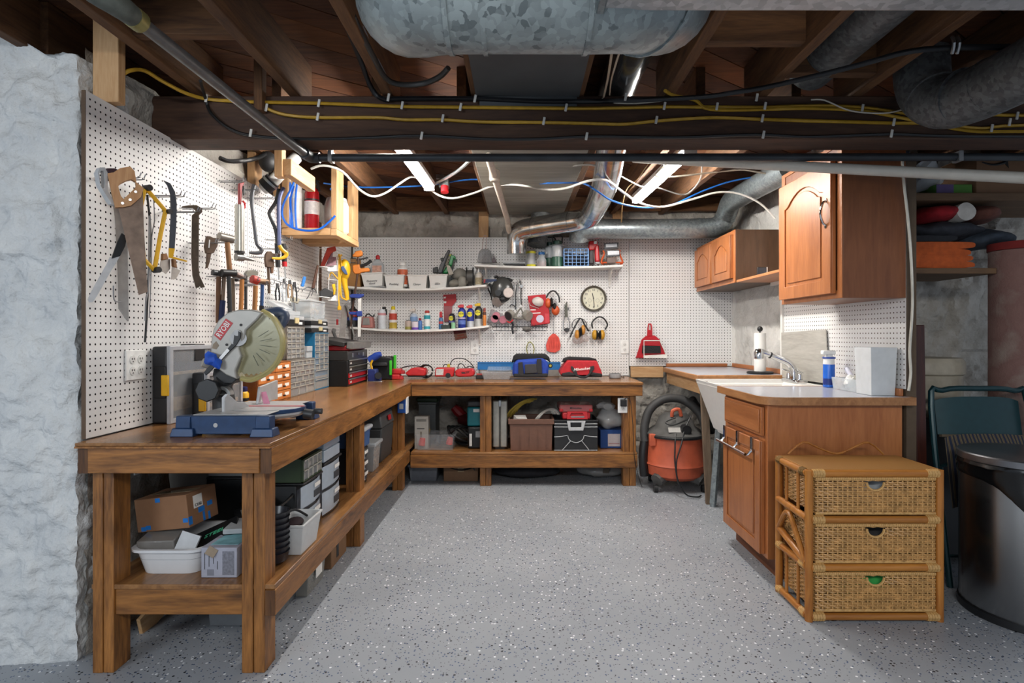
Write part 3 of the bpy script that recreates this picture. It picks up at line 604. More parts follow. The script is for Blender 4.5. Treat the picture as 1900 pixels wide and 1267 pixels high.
duct('dusty round duct elbow hanging in front of the beam beside the rear shelves', [(1.66, 2.36, 2.34), (1.66, 2.345, 2.2), (1.67, 2.26, 2.105), (1.69, 2.12, 2.075), (1.70, 1.8, 2.07), (1.70, 1.39, 2.07)], .1, M_galvd,
     [((1.663, 2.30, 2.14), (0, -1, -1)), ((1.68, 2.16, 2.085), (0, -1, -.2)), ((1.695, 2.04, 2.073), (0, -1, 0))])
duct('dull wrapped duct lying between joists above the black hose', [(1.25, .9, 2.335), (1.25, 2.46, 2.335)], .1, M_galvd, [((1.25, 2.3, 2.335), (0, 1, 0))])
thing('trunk_duct', 'flat foil-wrapped trunk duct crossing the top of the ceiling', 'duct', [D('trunk', B().box(.19, 2.8, .95, 1.365, 1.952, 2.205), galv('foil_wrap', '#9b9d9e', '#c9cacb', .45, 60, .5), .012), D('end_flange', B().box(.18, .2, .94, 1.372, 1.944, 2.21), M_galv, .003)])
# ------------------------------------------------------------------ pipes
M_pipe = pl('#6a6c6d', .4, .6, var=.25, scale=20); M_pipeb = pl('#33373b', .45, .3, var=.3, scale=12)
thing('steel_pipe', 'grey steel pipe running under the joists to the elbow by the crate', 'pipe', [
    D('pipe', B().cyl((-1.0, 1.47, 2.003), (-.975, 2.58, 2.003), .0185), M_pipe), D('elbow', B().tube([(-.975, 2.57, 2.003), (-.974, 2.605, 2.003), (-.965, 2.64, 2.003), (-.93, 2.645, 2.003)], .025, 12), M_pipeb),
    D('valve_body', B().tube([(-1.0, 1.48, 2.003), (-1.005, 1.43, 2.005), (-1.03, 1.38, 2.01), (-1.06, 1.33, 2.03)], [.026, .03, .028, .024], 12).lathe([(.024, 0), (.03, .02), (.018, .05)], (-1.01, 1.42, 2.02), 12), pl('#5c605a', .6, .5, var=.35)),
    D('valve_collar', B().cyl((-1.0, 1.47, 2.003), (-.999, 1.5, 2.003), .028), pl('#8f8a5a', .4, .7))])
thing('iron_pipe', 'black iron pipe hung level behind the bottom of the beam', 'pipe', [D('pipe', B().cyl((-.94, 2.645, 2.003), (3.2, 2.645, 2.008), .0185), M_pipeb),
    D('strap', B().box(-.885, -.868, 2.622, 2.668, 1.982, 2.03).box(-.885, -.868, 2.64, 2.65, 2.02, 2.06), pl('#a9abad', .35, .7)), D('strap', B().box(2.02, 2.04, 2.622, 2.668, 1.984, 2.03), pl('#a9abad', .35, .7))])
thing('plastic_pipe', 'off-white plastic pipe slanting in front of the tall wall cabinet', 'pipe', [D('pipe', B().cyl((.60, 3.02, 2.118), (3.2, 1.72, 1.5696), .0235, None, 16), pl('#b9b5ac', .4, var=.06))])
thing('gas_pipe', 'cream painted pipe dropping past the grey ceiling boards to the tin duct', 'pipe', [D('pipe', B().cyl(P(906, 290, 3.2), P(943, 412, 4.72), .022), pl('#cfc3b4', .5)), D('joint', B().lathe([(.026, -.04), (.034, -.03), (.034, .02), (.026, .03)], P(918, 325, 3.55), 14), pl('#cfc3b4', .5)), D('elbow', B().tube([P(942, 410, 4.72), P(944, 425, 4.78), P(948, 433, 4.85)], .024, 10), pl('#c3b5a3', .5))])
thing('conduit', 'thin grey metal conduit bending down to the red-capped box', 'conduit', [D('conduit', B().tube([P(884, 284, 3.3), P(866, 303, 3.5), P(845, 320, 3.8), P(818, 335, 3.98), P(806, 341, 4.0)], .011, 8), M_steel)])
a = P(824, 341, 4.05)
thing('junction_box', 'small metal junction box with a red cap on a rear joist', 'junction box', [D('box', B().cb(a, (.07, .05, .06)), M_galv, .004), D('cap', B().cyl(P(825, 346, 4.02), P(825, 357, 4.01), .028), M_red), D('bracket', B().cb(a + Vector((-.03, 0, .05)), (.05, .02, .03)), M_steel)])
thing('drain_pipe', 'white plastic drain pipe with a black rubber coupling above the saw wall', 'pipe', [D('pipe', B().tube([P(488, 350, 3.3), P(505, 338, 3.3), P(530, 312, 3.35), P(550, 292, 3.4)], .035, 14), M_white), D('coupling', B().cyl(P(491, 347, 3.28), P(506, 335, 3.28), .047), M_black), D('clamp', B().cyl(P(500, 340, 3.28), P(503, 337, 3.28), .05), M_steel),
    D('meter', B().ell(P(497, 300, 3.3), (.05, .05, .06)), M_dark)])
# ------------------------------------------------------------------ cables
M_ylw = pl('#b9902a', .5, var=.15); M_clip = pl('#d8d6cf', .4)
def cable(name, label, pts, r, m, clips=(), Y=2.456, flat=1, cat='cable', sm=4):
    w = [P(*(p if len(p) == 3 else (p[0], p[1], Y))) for p in pts]
    parts = [D('cable', B().tube(w, r, 6, sm), m, smooth=60)]
    for c in clips:
        q = P(c[0], c[1], Y); parts.append(D('clip', B().cb(q + Vector((0, -r - .002, 0)), (.011, .006, .034), 0, 0, .18), M_clip, .002))
    return thing(name, label, cat, parts)
cable('yellow_cable', 'yellow cable stapled along the upper face of the beam', [(223, 142, 2.16), (240, 131, 2.17), (268, 131, 2.24), (300, 150, 2.3), (345, 173, 2.38), (385, 184), (440, 188), (500, 190), (600, 192), (700, 196), (760, 198), (860, 199), (1050, 201), (1150, 200), (1240, 198), (1330, 199), (1420, 199), (1500, 196), (1600, 199), (1690, 212), (1760, 219), (1840, 213), (1910, 214), (2370, 216)], .0075, M_ylw,
      [(385, 184), (593, 193), (747, 197), (855, 200), (1050, 201), (1232, 198), (1329, 199), (1418, 198), (1598, 202), (1884, 216)])
cable('yellow_cable', 'yellow cable sagging along the middle face of the beam', [(488, 190), (495, 201), (530, 213), (590, 218), (700, 218), (750, 222), (820, 222), (890, 226), (1010, 227), (1100, 229), (1160, 230), (1220, 224), (1320, 218), (1410, 221), (1500, 224), (1650, 228), (1730, 229), (1820, 238), (1910, 232), (2370, 230)], .0075, M_ylw,
      [(496, 201), (591, 218), (822, 221), (1009, 226), (1217, 224), (1413, 221), (1656, 228), (1837, 239)])
cable('yellow_cable', 'short yellow cable coming off a joist onto the beam', [(1234, 168, 2.40), (1250, 177), (1290, 186), (1318, 203, 2.452), (1420, 203, 2.452), (1500, 201, 2.452), (1600, 206, 2.452), (1700, 224, 2.452), (1800, 243), (1910, 244), (2370, 246)], .0075, M_ylw, [(1870, 228)])
cable('black_cable', 'black cable along the top edge of the beam up to the strap', [(640, 40, 2.1), (668, 110, 2.3), (690, 165, 2.44), (712, 184), (740, 183), (880, 183), (1000, 188), (1100, 188), (1180, 186), (1300, 180, 2.44), (1360, 172, 2.40), (1420, 162, 2.33), (1500, 144, 2.22), (1600, 119, 2.12), (1680, 97, 2.02), (1760, 89, 1.99), (1920, 87, 1.97), (2600, 85, 1.96)], .011, pl('#14161a', .45), [(722, 183), (882, 185), (1160, 182), (1402, 183)])
cable('black_cable', 'black cable drooping along the bottom edge of the beam', [(372, 150, 2.3), (382, 185), (392, 210), (425, 238), (470, 252), (560, 258), (650, 257), (780, 252), (900, 258), (1000, 258), (1100, 253), (1250, 255), (1400, 250), (1500, 254), (1650, 249), (1740, 252), (1900, 253), (2370, 252)], .007, M_black, [(467, 248), (783, 253), (1088, 254), (1415, 251), (1652, 249)])
a = P(1766, 86, 1.985); thing('pipe_strap', 'bright metal strap holding the black cable to a joist', 'strap', [D('strap', B().tube([a + Vector(v) for v in ((0, -.002, -.026), (-.008, -.022, 0), (0, -.002, .032))], .006, 6).tube([a + Vector(v) for v in ((.017, -.002, -.026), (.01, -.022, 0), (.017, -.002, .032))], .006, 6), M_steel)])
cable('thin_wire', 'thin white wire lying on the beam below the joist duct', [(1118, 182), (1124, 189), (1180, 192), (1262, 183)], .003, pl('#c9c2b4', .5))
cable('thin_wire', 'thin white wire looping across the yellow cables near the duct elbow', [(1505, 185), (1530, 186), (1570, 203, 2.44), (1605, 209, 2.44), (1650, 209, 2.44), (1695, 197, 2.44)], .0035, pl('#c9c2b4', .5))
cable('thin_wire', 'thin pale wire hanging below the spangled duct', [(1135, 98, 1.7), (1132, 120, 1.8), (1127, 150, 2.2), (1120, 180, 2.44)], .004, pl('#b9a48c', .6))
cable('thin_wire', 'second thin pale wire hanging below the spangled duct', [(1149, 98, 1.7), (1141, 124, 1.8), (1134, 150, 2.2), (1131, 176, 2.44)], .003, pl('#b9a48c', .6))
cable('flex_conduit', 'black ribbed flexible conduit looping from a joist', [(655, 30, 1.9), (690, 100, 2.1), (716, 145, 2.25), (745, 157, 2.3), (785, 155, 2.3), (815, 143, 2.25), (832, 126, 2.2)], .011, pl('#2a2927', .5))
cable('grey_cable', 'grey cable stapled along a joist beside the spangled duct', [(640, 5, 1.9), (650, 22, 1.95), (672, 50, 2.0), (690, 90, 2.15), (706, 122, 2.25), (716, 142, 2.3)], .006, M_grey)
M_wc = pl('#d8d5cf', .4)
cable('white_cable', 'white cable swagged below the rear joists from the crate to the cabinet', [(577, 313, 3.5), (600, 307, 3.5), (635, 318, 3.55), (665, 350, 3.7), (690, 364, 3.85), (715, 358, 3.9), (745, 338, 3.95), (765, 328, 4.0), (785, 338, 4.0), (810, 360, 4.0), (840, 368, 4.0), (880, 358, 4.0), (915, 345, 4.0), (960, 343, 3.9), (1010, 351, 3.7), (1050, 349, 3.5), (1090, 336, 3.3), (1125, 334, 3.3), (1150, 352, 3.5), (1180, 373, 3.7), (1210, 383, 3.8), (1240, 382, 3.9), (1290, 368, 4.0), (1330, 357, 4.0), (1370, 359, 4.0), (1410, 377, 4.0), (1438, 405, 4.0)], .0075, M_wc, Y=4.0)
cable('blue_cable', 'bright blue cable running under the rear joists and over the tin duct', [(600, 340, 4.0), (660, 347, 4.1), (730, 347, 4.1), (800, 343, 4.1), (860, 334, 4.1), (900, 333, 4.1), (980, 340, 4.0), (1060, 339, 3.7), (1085, 341, 3.45), (1110, 356, 3.4), (1135, 372, 3.5), (1175, 383, 3.8), (1210, 385, 3.9), (1250, 379, 4.0), (1300, 356, 4.05), (1350, 338, 4.05), (1400, 328, 4.0), (1455, 319, 3.9)], .006, pl('#1f66b8', .4), Y=4.05)
cable('grey_wire', 'grey wire strung from the ceiling boards across the second led strip', [(922, 327, 3.9), (960, 318, 3.8), (1020, 314, 3.7), (1080, 306, 3.4), (1110, 309, 3.3), (1150, 326, 3.5), (1190, 346, 3.8), (1215, 347, 3.85), (1265, 361, 4.0), (1285, 352, 4.0), (1300, 330, 3.9), (1303, 300, 3.7)], .0055, pl('#7f7b77', .5))
cable('grey_wire', 'beige wire looped past the second led strip towards the cabinet', [(1232, 306, 3.4), (1218, 322, 3.5), (1222, 328, 3.5), (1260, 327, 3.6), (1320, 320, 3.7), (1370, 315, 3.7), (1400, 318, 3.7), (1450, 328, 3.7)], .006, pl('#8c8377', .5))
cable('brown_cable', 'brown wire dangling from the ceiling beside the second led strip', [(1212, 294, 3.5), (1195, 315, 3.7), (1183, 332, 3.9), (1163, 350, 4.1), (1155, 380, 4.4), (1153, 412, 4.6)], .005, pl('#94744a', .6))
cable('white_cable', 'white cable hanging down the side of the tall wall cabinet', [(1674, 292, 2.70), (1676, 330, 2.70), (1684, 400, 2.70), (1690, 470, 2.71), (1693, 545, 2.71), (1692, 590, 2.71), (1688, 650, 2.71), (1690, 690, 2.71), (1686, 725, 2.71)], .0065, pl('#cfcabd', .45), Y=2.72)
cable('black_cable', 'short black cable stub leaving the wall above the saw pegboard', [(408, 293, 2.9), (425, 299, 2.95), (455, 298, 3.05), (480, 292, 3.15), (492, 285, 3.2)], .012, M_black)
# ------------------------------------------------------------------ the wooden crate above the saw wall and what it holds
cx0, cx1, cy0, cy1 = -1.51, -1.16, 3.61, 4.09
thing('hanging_crate', 'raw lumber crate hung from the joists holding the fire extinguisher', 'crate', [
    D('bottom_board', B().box(cx0, cx1 - .041, cy0, cy0 + .14, 1.815, 1.852), raw('X'), .003), D('bottom_board', B().box(cx0, cx1 - .041, cy0 + .34, cy1, 1.815, 1.852), raw('X'), .003), D('floor_panel', B().box(cx0, cx1 - .04, cy0 + .01, cy1 - .01, 1.853, 1.862), raw('Y'), .001),
    D('post', B().box(cx1 - .037, cx1, cy0, cy0 + .14, 1.853, 2.25), raw('Z'), .003), D('post', B().box(cx1 - .037, cx1, cy1 - .14, cy1, 1.853, 2.25), raw('Z'), .003),
    D('side_board', B().box(cx1 - .04, cx1 + .001, cy0 - .002, cy1 + .008, 1.812, 1.852), raw('Y'), .003),
    D('wall_post', B().box(cx0, cx0 + .04, cy0, cy0 + .09, 1.863, 2.25), raw('Z'), .003)])
thing('hanger_block', 'short raw lumber block nailed under the joist in front of the crate', 'lumber', [D('block', B().box(-1.243, -1.2, 2.99, 3.34, 2.02, 2.105), raw('Y'), .003), D('post', B().box(-1.285, -1.244, 2.98, 3.03, 2.01, 2.2), raw('Z'), .003)])
e = Vector((-1.358, 3.72, 1.863))
thing('fire_extinguisher', 'red fire extinguisher with printed label standing in the crate', 'fire extinguisher', [
    D('cylinder', B().lathe([(.04, 0), (.046, .01), (.046, .235), (.038, .27), (.018, .287), (.016, .30)], e, 20), pl('#a8141c', .25)),
    D('label', B().lathe([(.0466, .1), (.0466, .185)], e, 20), pl('#d9d2cf', .6, var=.2, scale=60)), D('band', B().lathe([(.047, .19), (.047, .2)], e, 20), M_black),
    D('valve', B().cyl(e + Vector((0, 0, .295)), e + Vector((0, 0, .33)), .015), M_steel), D('lever', B().bar(e + Vector((-.02, 0, .335)), e + Vector((.05, 0, .32)), .015, .008).bar(e + Vector((-.02, 0, .32)), e + Vector((.045, 0, .30)), .015, .008), M_black, .002),
    D('hose', B().tube([e + Vector(p) for p in ((.01, -.01, .32), (.045, -.02, .30), (.055, -.02, .25))], .008, 8), M_black), D('gauge', B().cyl(e + Vector((.0, -.016, .31)), e + Vector((0, -.024, .31)), .014), M_white)])
e2 = Vector((-1.255, 3.9, 1.863))
thing('water_tank', 'white pressure tank with blue valve behind the fire extinguisher', 'tank', [D('tank', B().lathe([(.06, 0), (.08, .02), (.08, .2), (.065, .25), (.02, .265)], e2, 20), M_white), D('valve', B().cyl(e2 + Vector((-.02, 0, .26)), e2 + Vector((-.02, 0, .3)), .012), M_white), D('tap', B().cb(e2 + Vector((-.02, 0, .315)), (.05, .015, .015), .4), pl('#2270c8', .35), .003)])
for k, (x, y, lab, cc, rr, h) in enumerate(((-1.452, 3.70, 'tall white water filter cartridge standing in the crate', '#dcdad4', .036, .36), (-1.478, 3.645, 'slim blue water filter standing at the crate wall', '#1d62c4', .018, .30))):
    thing('water_filter', lab, 'water filter', [D('cartridge', B().lathe([(rr * .9, 0), (rr, .01), (rr, h - .03), (rr * .7, h - .01), (rr * .4, h)], (x, y, 1.863), 16), pl(cc, .35)), D('fitting', B().cyl((x, y, 1.863 + h), (x, y, 1.863 + h + .025), .01), M_white), D('band', B().lathe([(rr * 1.03, .2), (rr * 1.03, .24)], (x, y, 1.863), 16), M_white)])
M_bt = pl('#1763cf', .35)
thing('blue_tubing', 'coil of bright blue water tubing looped over the crate', 'tubing', [D('tubing', B().tube([P(549, 330, 3.55), P(540, 350, 3.54), P(526, 378, 3.53), P(524, 400, 3.53), P(535, 418, 3.53), P(560, 427, 3.55), P(590, 426, 3.56), P(610, 412, 3.57), P(622, 400, 3.57)], .0065, 8, 5), M_bt), D('tubing', B().tube([P(553, 328, 3.56), P(549, 360, 3.55), P(548, 390, 3.54), P(550, 424, 3.54)], .0065, 8), M_bt), D('tubing', B().tube([P(545, 345, 3.56), P(539, 372, 3.55), P(541, 400, 3.54), P(543, 424, 3.54)], .0065, 8), M_bt)])
# ------------------------------------------------------------------ shop vacuum
v = Vector((1.2, 4.42, 0)); M_vo = pl('#b9573a', .55, var=.25, scale=9); M_vd = pl('#4d4c4a', .65, var=.4, scale=12)
def VV(x, y, z): return v + Vector((x, y, z))
thing('shop_vacuum', 'dusty orange shop vacuum with black motor head under the corner counter', 'vacuum', [
    D('tank', B().lathe([(.17, .09), (.215, .12), (.225, .19), (.235, .2), (.225, .215), (.222, .3), (.21, .395), (.222, .4), (.222, .41), (.2, .41)], v, 28), M_vo),
    D('lid', B().lathe([(.225, .408), (.228, .43), (.19, .455), (.15, .48), (.12, .55), (.08, .585), (.02, .59)], v, 24), M_vd, 0),
    D('lid_band', B().lathe([(.229, .405), (.232, .41), (.232, .42), (.229, .424)], v, 28), M_black),
    D('handle', B().tube([VV(-.05, -.1, .565), VV(-.045, -.11, .61), VV(0, -.11, .62), VV(.02, -.1, .57)], .014, 8), M_vo),
    D('latch', B().cb(VV(-.20, -.11, .39), (.05, .04, .09)).cb(VV(.2, -.11, .39), (.05, .04, .09)), M_vo, .006),
    D('hose_port', B().cyl(VV(.035, -.2, .475), VV(.03, -.08, .48), .036, None, 16).cyl(VV(.035, -.202, .475), VV(.035, -.199, .475), .028), M_black),
    D('rating_label', B().cb(VV(-.05, -.172, .475), (.09, .004, .04), 0, -.5), pl('#b9b5b0', .6)),
    D('hose', B().tube([VV(-.235, -.02, .36), VV(-.235, .0, .47), VV(-.19, .02, .60), VV(-.08, .03, .68), VV(.06, .03, .68), VV(.17, .0, .60), VV(.215, -.04, .50), VV(.2, -.1, .44)], .033, 14, 8), pl('#343434', .6), 0, [D('rib', B().tube([VV(-.24, -.02, .1), VV(-.255, -.03, .24), VV(-.24, -.02, .36)], .034, 12), pl('#222', .6) if 0 else M_black)]),
    D('power_cord', B().tube([VV(-.03, -.13, .56), VV(-.11, -.15, .53), VV(-.06, -.17, .51), VV(.05, -.15, .55), VV(.08, -.14, .57), VV(.02, -.19, .48), VV(-.02, -.245, .38), VV(-.06, -.26, .25), VV(-.05, -.27, .12), VV(.0, -.3, .03), VV(.08, -.3, .012), VV(.12, -.26, .012)], .0055, 6, 5).tube([VV(-.05, -.27, .1), VV(-.07, -.26, .25), VV(-.065, -.245, .38), VV(-.05, -.2, .45)], .0055, 6), M_black)] +
    [D('caster_foot', B().tube([VV(a * .1, b * .1, .12), VV(a * .17, b * .17, .11), VV(a * .23, b * .23, .085)], [.06, .055, .05], 10), M_vd, 0, [D('wheel', B().cyl(VV(a * .24 - .015, b * .24, .028), VV(a * .24 + .015, b * .24, .028), .028), M_black)]) for a, b in ((-.75, -.55), (.75, -.55), (-.6, .8), (.6, .8))])
thing('vacuum_wand', 'black plastic vacuum tube leaning behind the shop vacuum', 'pipe', [D('tube', B().cyl(P(1284, 741, 4.68), P(1322, 800, 4.9), .033, None, 16).cyl(P(1283.5, 740, 4.679), P(1285, 742, 4.685), .027, None, 16), M_black)])
# ------------------------------------------------------------------ steel bin
t = Vector((2.155, 2.42, 0)); M_ss = pl('#a5a5a5', .27, 1, var=.06, scale=2)
prof = lambda r0, pts: pts
thing('trash_can', 'round stainless steel trash can with a black bag beside the rattan chest', 'trash can', [
    D('body', B().lathe([(.232, .03), (.235, .035), (.235, .62), (.23, .622)], t, 40), M_ss), D('base_ring', B().lathe([(.235, 0), (.24, .005), (.24, .032), (.23, .036)], t, 40), M_black),
    D('lid', B().lathe([(.237, .645), (.243, .65), (.243, .675), (.238, .68), (.16, .684), (.01, .684)], t, 40), pl('#77777a', .3, .9, var=.05)),
    D('bag', B().lathe([(.237, .585), (.239, .592), (.243, .605), (.241, .62), (.246, .634), (.242, .648), (.23, .65)], t, 60).jit(.007, 26, 3), pl('#0c0c0d', .18), 0)])
for q in ('bag',):
    o = [k for k in bpy.data.objects if k.name.startswith('bag')][-1]
    for vv in o.data.vertices:                          # the bag's hem hangs lowest towards the chest
        if vv.co.z < .612: vv.co.z -= .13 * max(0, math.cos(math.atan2(vv.co.y, vv.co.x) + 2.1)) ** 8 * (1 if vv.co.z < .598 else .5)
# ------------------------------------------------------------------ alcove behind the partition
M_shelf = wood('#4f3a28', '#75583c', 'X', .7, 5)
thing('storage_shelf', 'upper brown storage shelf full of boxes behind the partition', 'shelf', [D('board', B().box(1.915, 3.1, 2.96, 3.40, 1.88, 1.92), M_shelf, .003)])
thing('storage_shelf', 'lower brown storage shelf carrying the orange blanket', 'shelf', [D('board', B().box(1.915, 2.475, 2.96, 3.40, 1.50, 1.53), M_shelf, .003)])
def folded(label, col, x0, x1, y0, y1, z0, n, th, seed, inner=None, cat='blanket'):
    """a stack of soft folds seen end-on"""
    parts = []
    for k in range(n):
        z = z0 + (k + .5) * th; w = .02 * math.sin(k * 2.1 + seed)
        b = B().grid(lambda u, s, z=z, w=w: ((x0 + x1) / 2 + (x1 - x0 + w) / 2 * math.copysign(abs(math.cos(2 * math.pi * u)) ** .35, math.cos(2 * math.pi * u)), y0 + (y1 - y0) * s, z + th * .52 * math.copysign(abs(math.sin(2 * math.pi * u)) ** .6, math.sin(2 * math.pi * u))), 28, 8)
        b.f.append(tuple(range(28))); parts.append(D('fold', b.jit(.006, 14, seed + k), pl(inner if inner and k == n - 1 else col, .85, var=.2, scale=40, bump=.3), smooth=70))
    return thing('blanket', label, cat, parts)
folded('orange quilted blanket folded on the lower storage shelf', '#b4521f', 1.925, 2.37, 2.98, 3.35, 1.532, 4, .034, 1)
folded('black lining of the folded quilt on the orange blanket', '#1d1f24', 1.96, 2.30, 2.99, 3.33, 1.672, 1, .03, 5)
for lab, col, c, r, sd in (('dark green rolled blanket beside the cabinet on the lower shelf', '#1f2a26', (2.0, 3.13, 1.78), (.075, .16, .075), 1), ('dark grey fleece throw in the middle of the lower shelf', '#34363d', (2.30, 3.14, 1.745), (.22, .16, .045), 4),
                           ('red and white fleece blanket rolled under the upper shelf', '#9b1620', (2.23, 3.12, 1.828), (.12, .16, .046), 7), ('brown patterned blanket folded near the carpet roll', '#6b4136', (2.47, 3.12, 1.83), (.10, .16, .045), 9), ('blue grey fleece hanging over the carpet roll shelf', '#3f4853', (2.53, 3.12, 1.70), (.13, .14, .05), 12)):
    thing('rolled_blanket', lab, 'blanket', [D('roll', B().ell(c, r, 22, 14).jit(.02, 11, sd), pl(col, .9, var=.3, scale=30, bump=.4), smooth=60)], 'soft goods on the lower storage shelf')
thing('fleece_band', 'white trimmed end of the red fleece blanket', 'blanket', [D('band', B().cyl((2.325, 2.97, 1.825), (2.335, 3.1, 1.825), .047, None, 18).jit(.006, 12), pl('#c9c3bb', .9))])
def carton(label, x0, x1, y0, y1, z0, z1, col, print_=None, rz=0, name='carton', cat='box', tape=False, extra=()):
    parts = [D('box', B().box(x0, x1, y0, y1, z0, z1), pl(col, .75, var=.06), .004)]
    if tape: parts.append(D('tape', B().box((x0 + x1) / 2 - .025, (x0 + x1) / 2 + .025, y0 - .0006, y1, z0 + (z1 - z0) * .55, z1 + .0006), clear('packing_tape', '#c9b48f', .6)))
    return thing(name, label, cat, parts + list(extra))
def smile(c, w, m, th=.008):
    """a curved arrow printed on a carton facing -Y"""
    c = Vector(c); b = B().tube([c + Vector((w * (k / 10 - .5), 0, -.11 * w * math.sin(math.pi * k / 10))) for k in range(11)], [th * (.4 + .6 * k / 10) for k in range(11)], 5, 2)
    return D('printed_arrow', b.slab([c + Vector((w * .5 + p, -.001, q)) for p, q in ((-.035, .03), (.012, .035), (.02, -.03))], (0, .002, 0)), M_black)
carton('brown carton with a curved arrow on the upper storage shelf', 2.40, 2.72, 3.0, 3.3, 1.922, 2.14, '#7a5a40', extra=[smile((2.49, 2.999, 2.09), .12, M_black)])
carton('dark blue carton with white lettering on the upper storage shelf', 1.93, 2.05, 3.0, 3.3, 1.922, 2.15, '#1c2238', extra=[T('Roe', .05, M_white, (1.99, 2.998, 2.07), (math.pi / 2, math.pi / 2, 0))])
carton('green and violet printed box lying on the upper storage shelf', 2.19, 2.38, 3.0, 3.2, 1.922, 1.975, '#4f7f33', extra=[D('violet_panel', B().box(2.19, 2.28, 2.9985, 3.0, 1.924, 1.973), pl('#5b4a77', .6))])
thing('plastic_bag', 'crumpled clear plastic bag between boxes on the upper shelf', 'bag', [D('bag', B().ell((2.17, 3.1, 2.03), (.09, .1, .08), 20, 12).jit(.05, 14, 2), M_frost, smooth=25)])
carton('blue packet crumpled on the upper shelf beside the cabinet', 1.93, 2.02, 2.985, 2.998, 1.922, 1.975, '#1b2f6e', name='packet', cat='packet')
# carpet roll, drum, folded chairs
mc, nt, bs, nw, lk = nodes('faded_red_carpet'); n1 = tex(nw, lk, scale=7, Detail=6); n2 = tex(nw, lk, scale=120, Detail=2); rr = ramp(nw, [(.3, '#86665e'), (.5, '#7d5d56'), (.75, '#95857a')]); lk(n1.outputs[0], rr.inputs[0]); lk(rr.outputs[0], bs.inputs['Base Color'])
bp = nw('Bump'); bp.inputs['Strength'].default_value = .6; bp.inputs['Distance'].default_value = .004; lk(n2.outputs[0], bp.inputs['Height']); lk(bp.outputs[0], bs.inputs['Normal']); bs.inputs['Roughness'].default_value = .95
sp = [Vector((2.61 + (.13 - .0022 * k) * math.cos(k * .42 + 2.6), 2.98 + (.13 - .0022 * k) * math.sin(k * .42 + 2.6), 0)) for k in range(46)]
cb = B(); cb.add([p + Vector((0, 0, z)) for p in sp for z in (.0, 1.62)], [(2 * i, 2 * i + 2, 2 * i + 3, 2 * i + 1) for i in range(45)]); cb.add([p * 1 + Vector((0, 0, z)) - (p - Vector((2.61, 2.98, 0))).normalized() * .009 for p in sp for z in (.0, 1.62)], [(2 * i, 2 * i + 2, 2 * i + 3, 2 * i + 1) for i in range(45)])
thing('carpet_roll', 'rolled faded red carpet standing upright at the alcove', 'carpet', [D('roll', cb, mc), D('red_edge', B().lathe([(.10, 1.62), (.134, 1.622), (.134, 1.66), (.10, 1.665)], (2.61, 2.98, 0), 20), pl('#7c2420', .9))])
thing('storage_drum', 'beige plastic drum with a round lid behind the folding chairs', 'drum', [D('drum', B().lathe([(.18, 0), (.2, .02), (.2, .96), (.19, .97)], (2.27, 3.24, 0), 32), pl('#a49a87', .45)), D('lid', B().lathe([(.205, .965), (.21, .97), (.21, 1.03), (.195, 1.055), (.01, 1.062)], (2.27, 3.24, 0), 32), pl('#aaa08d', .45))])
def chair(label, at, rz, fr, seatm, lean=.16):
    w, h = .23, .93
    b = [(-w, 0, 0), (-w, 0, h - .09), (-w + .06, 0, h - .01), (0, 0, h), (w - .06, 0, h - .01), (w, 0, h - .09), (w, 0, 0)]
    b2 = [(-w + .035, .05, 0), (-w + .035, .03, .55), (w - .035, .03, .55), (w - .035, .05, 0)]
    bk = B().grid(lambda u, s: (-w + .03 + (2 * w - .06) * u, .02 - .03 * (1 - (2 * u - 1) ** 2), h - .225 + .185 * s - .02 * (2 * u - 1) ** 4 * (s > .5)), 14, 6)
    bk2 = B().grid(lambda u, s: (-w + .03 + (2 * w - .06) * u, .035 - .03 * (1 - (2 * u - 1) ** 2), h - .225 + .185 * s - .02 * (2 * u - 1) ** 4 * (s > .5)), 14, 6); bk.add(bk2.v, bk2.f)
    return thing('folding_chair', label, 'chair', [D('frame', B().tube(b, .0135, 10, 4), fr), D('brace_frame', B().tube(b2, .011, 8, 2), fr), D('backrest', bk, fr), D('trim', B().bar((-w + .03, .0, h - .23), (w - .03, .0, h - .23), .02, .012), pl('#5d5040', .9)),
        D('seat', B().grid(lambda u, s: (-w + .03 + (2 * w - .06) * u, -.028 - .03 * math.sin(math.pi * u) ** .5 * math.sin(math.pi * s) ** .5, .38 + .33 * s - .02 * (2 * u - 1) ** 4), 14, 8), seatm, smooth=70), D('crossbar', B().cyl((-w, 0, .14), (w, 0, .14), .008), fr)], 'folded chairs in the alcove', at=at, rz=rz, rx=-lean)
ms, nt, bs, nw, lk = nodes('striped_seat_fabric'); wv = tex(nw, lk, 'Wave', 9, mp=(1, .2, .6), Distortion=1.2, Detail=2); rr = ramp(nw, [(.1, '#232a3c'), (.35, '#6d5b44'), (.55, '#3b3a2c'), (.75, '#7a6a50'), (.9, '#2a2b33')]); lk(wv.outputs[1], rr.inputs[0]); lk(rr.outputs[0], bs.inputs['Base Color']); bs.inputs['Roughness'].default_value = .95
M_fr = pl('#17383c', .35, .2); chair('dark green folding chair with striped seat behind the trash can', (2.245, 2.66, 0), -.05, M_fr, ms)
M_fr2 = pl('#1f1d1c', .4); thing('folded_table', 'dark folded card table leaning behind the green chair', 'table', [D('top', B().cb((2.27, 2.96, .40), (.36, .03, .70), 0, -.12), M_fr2, .006), D('leg', B().bar((2.46, 2.9, .02), (2.46, 2.98, .72), .03, .03), M_fr2)])
thing('wooden_leg', 'dark red wooden furniture leg leaning beside the pegboard end', 'furniture leg', [D('leg', B().bar((1.965, 2.80, .0), (1.945, 2.80, 1.23), .05, .05, (1, 0, 0)), wood('#2c120c', '#4a2015', 'Z', .4), .004)])
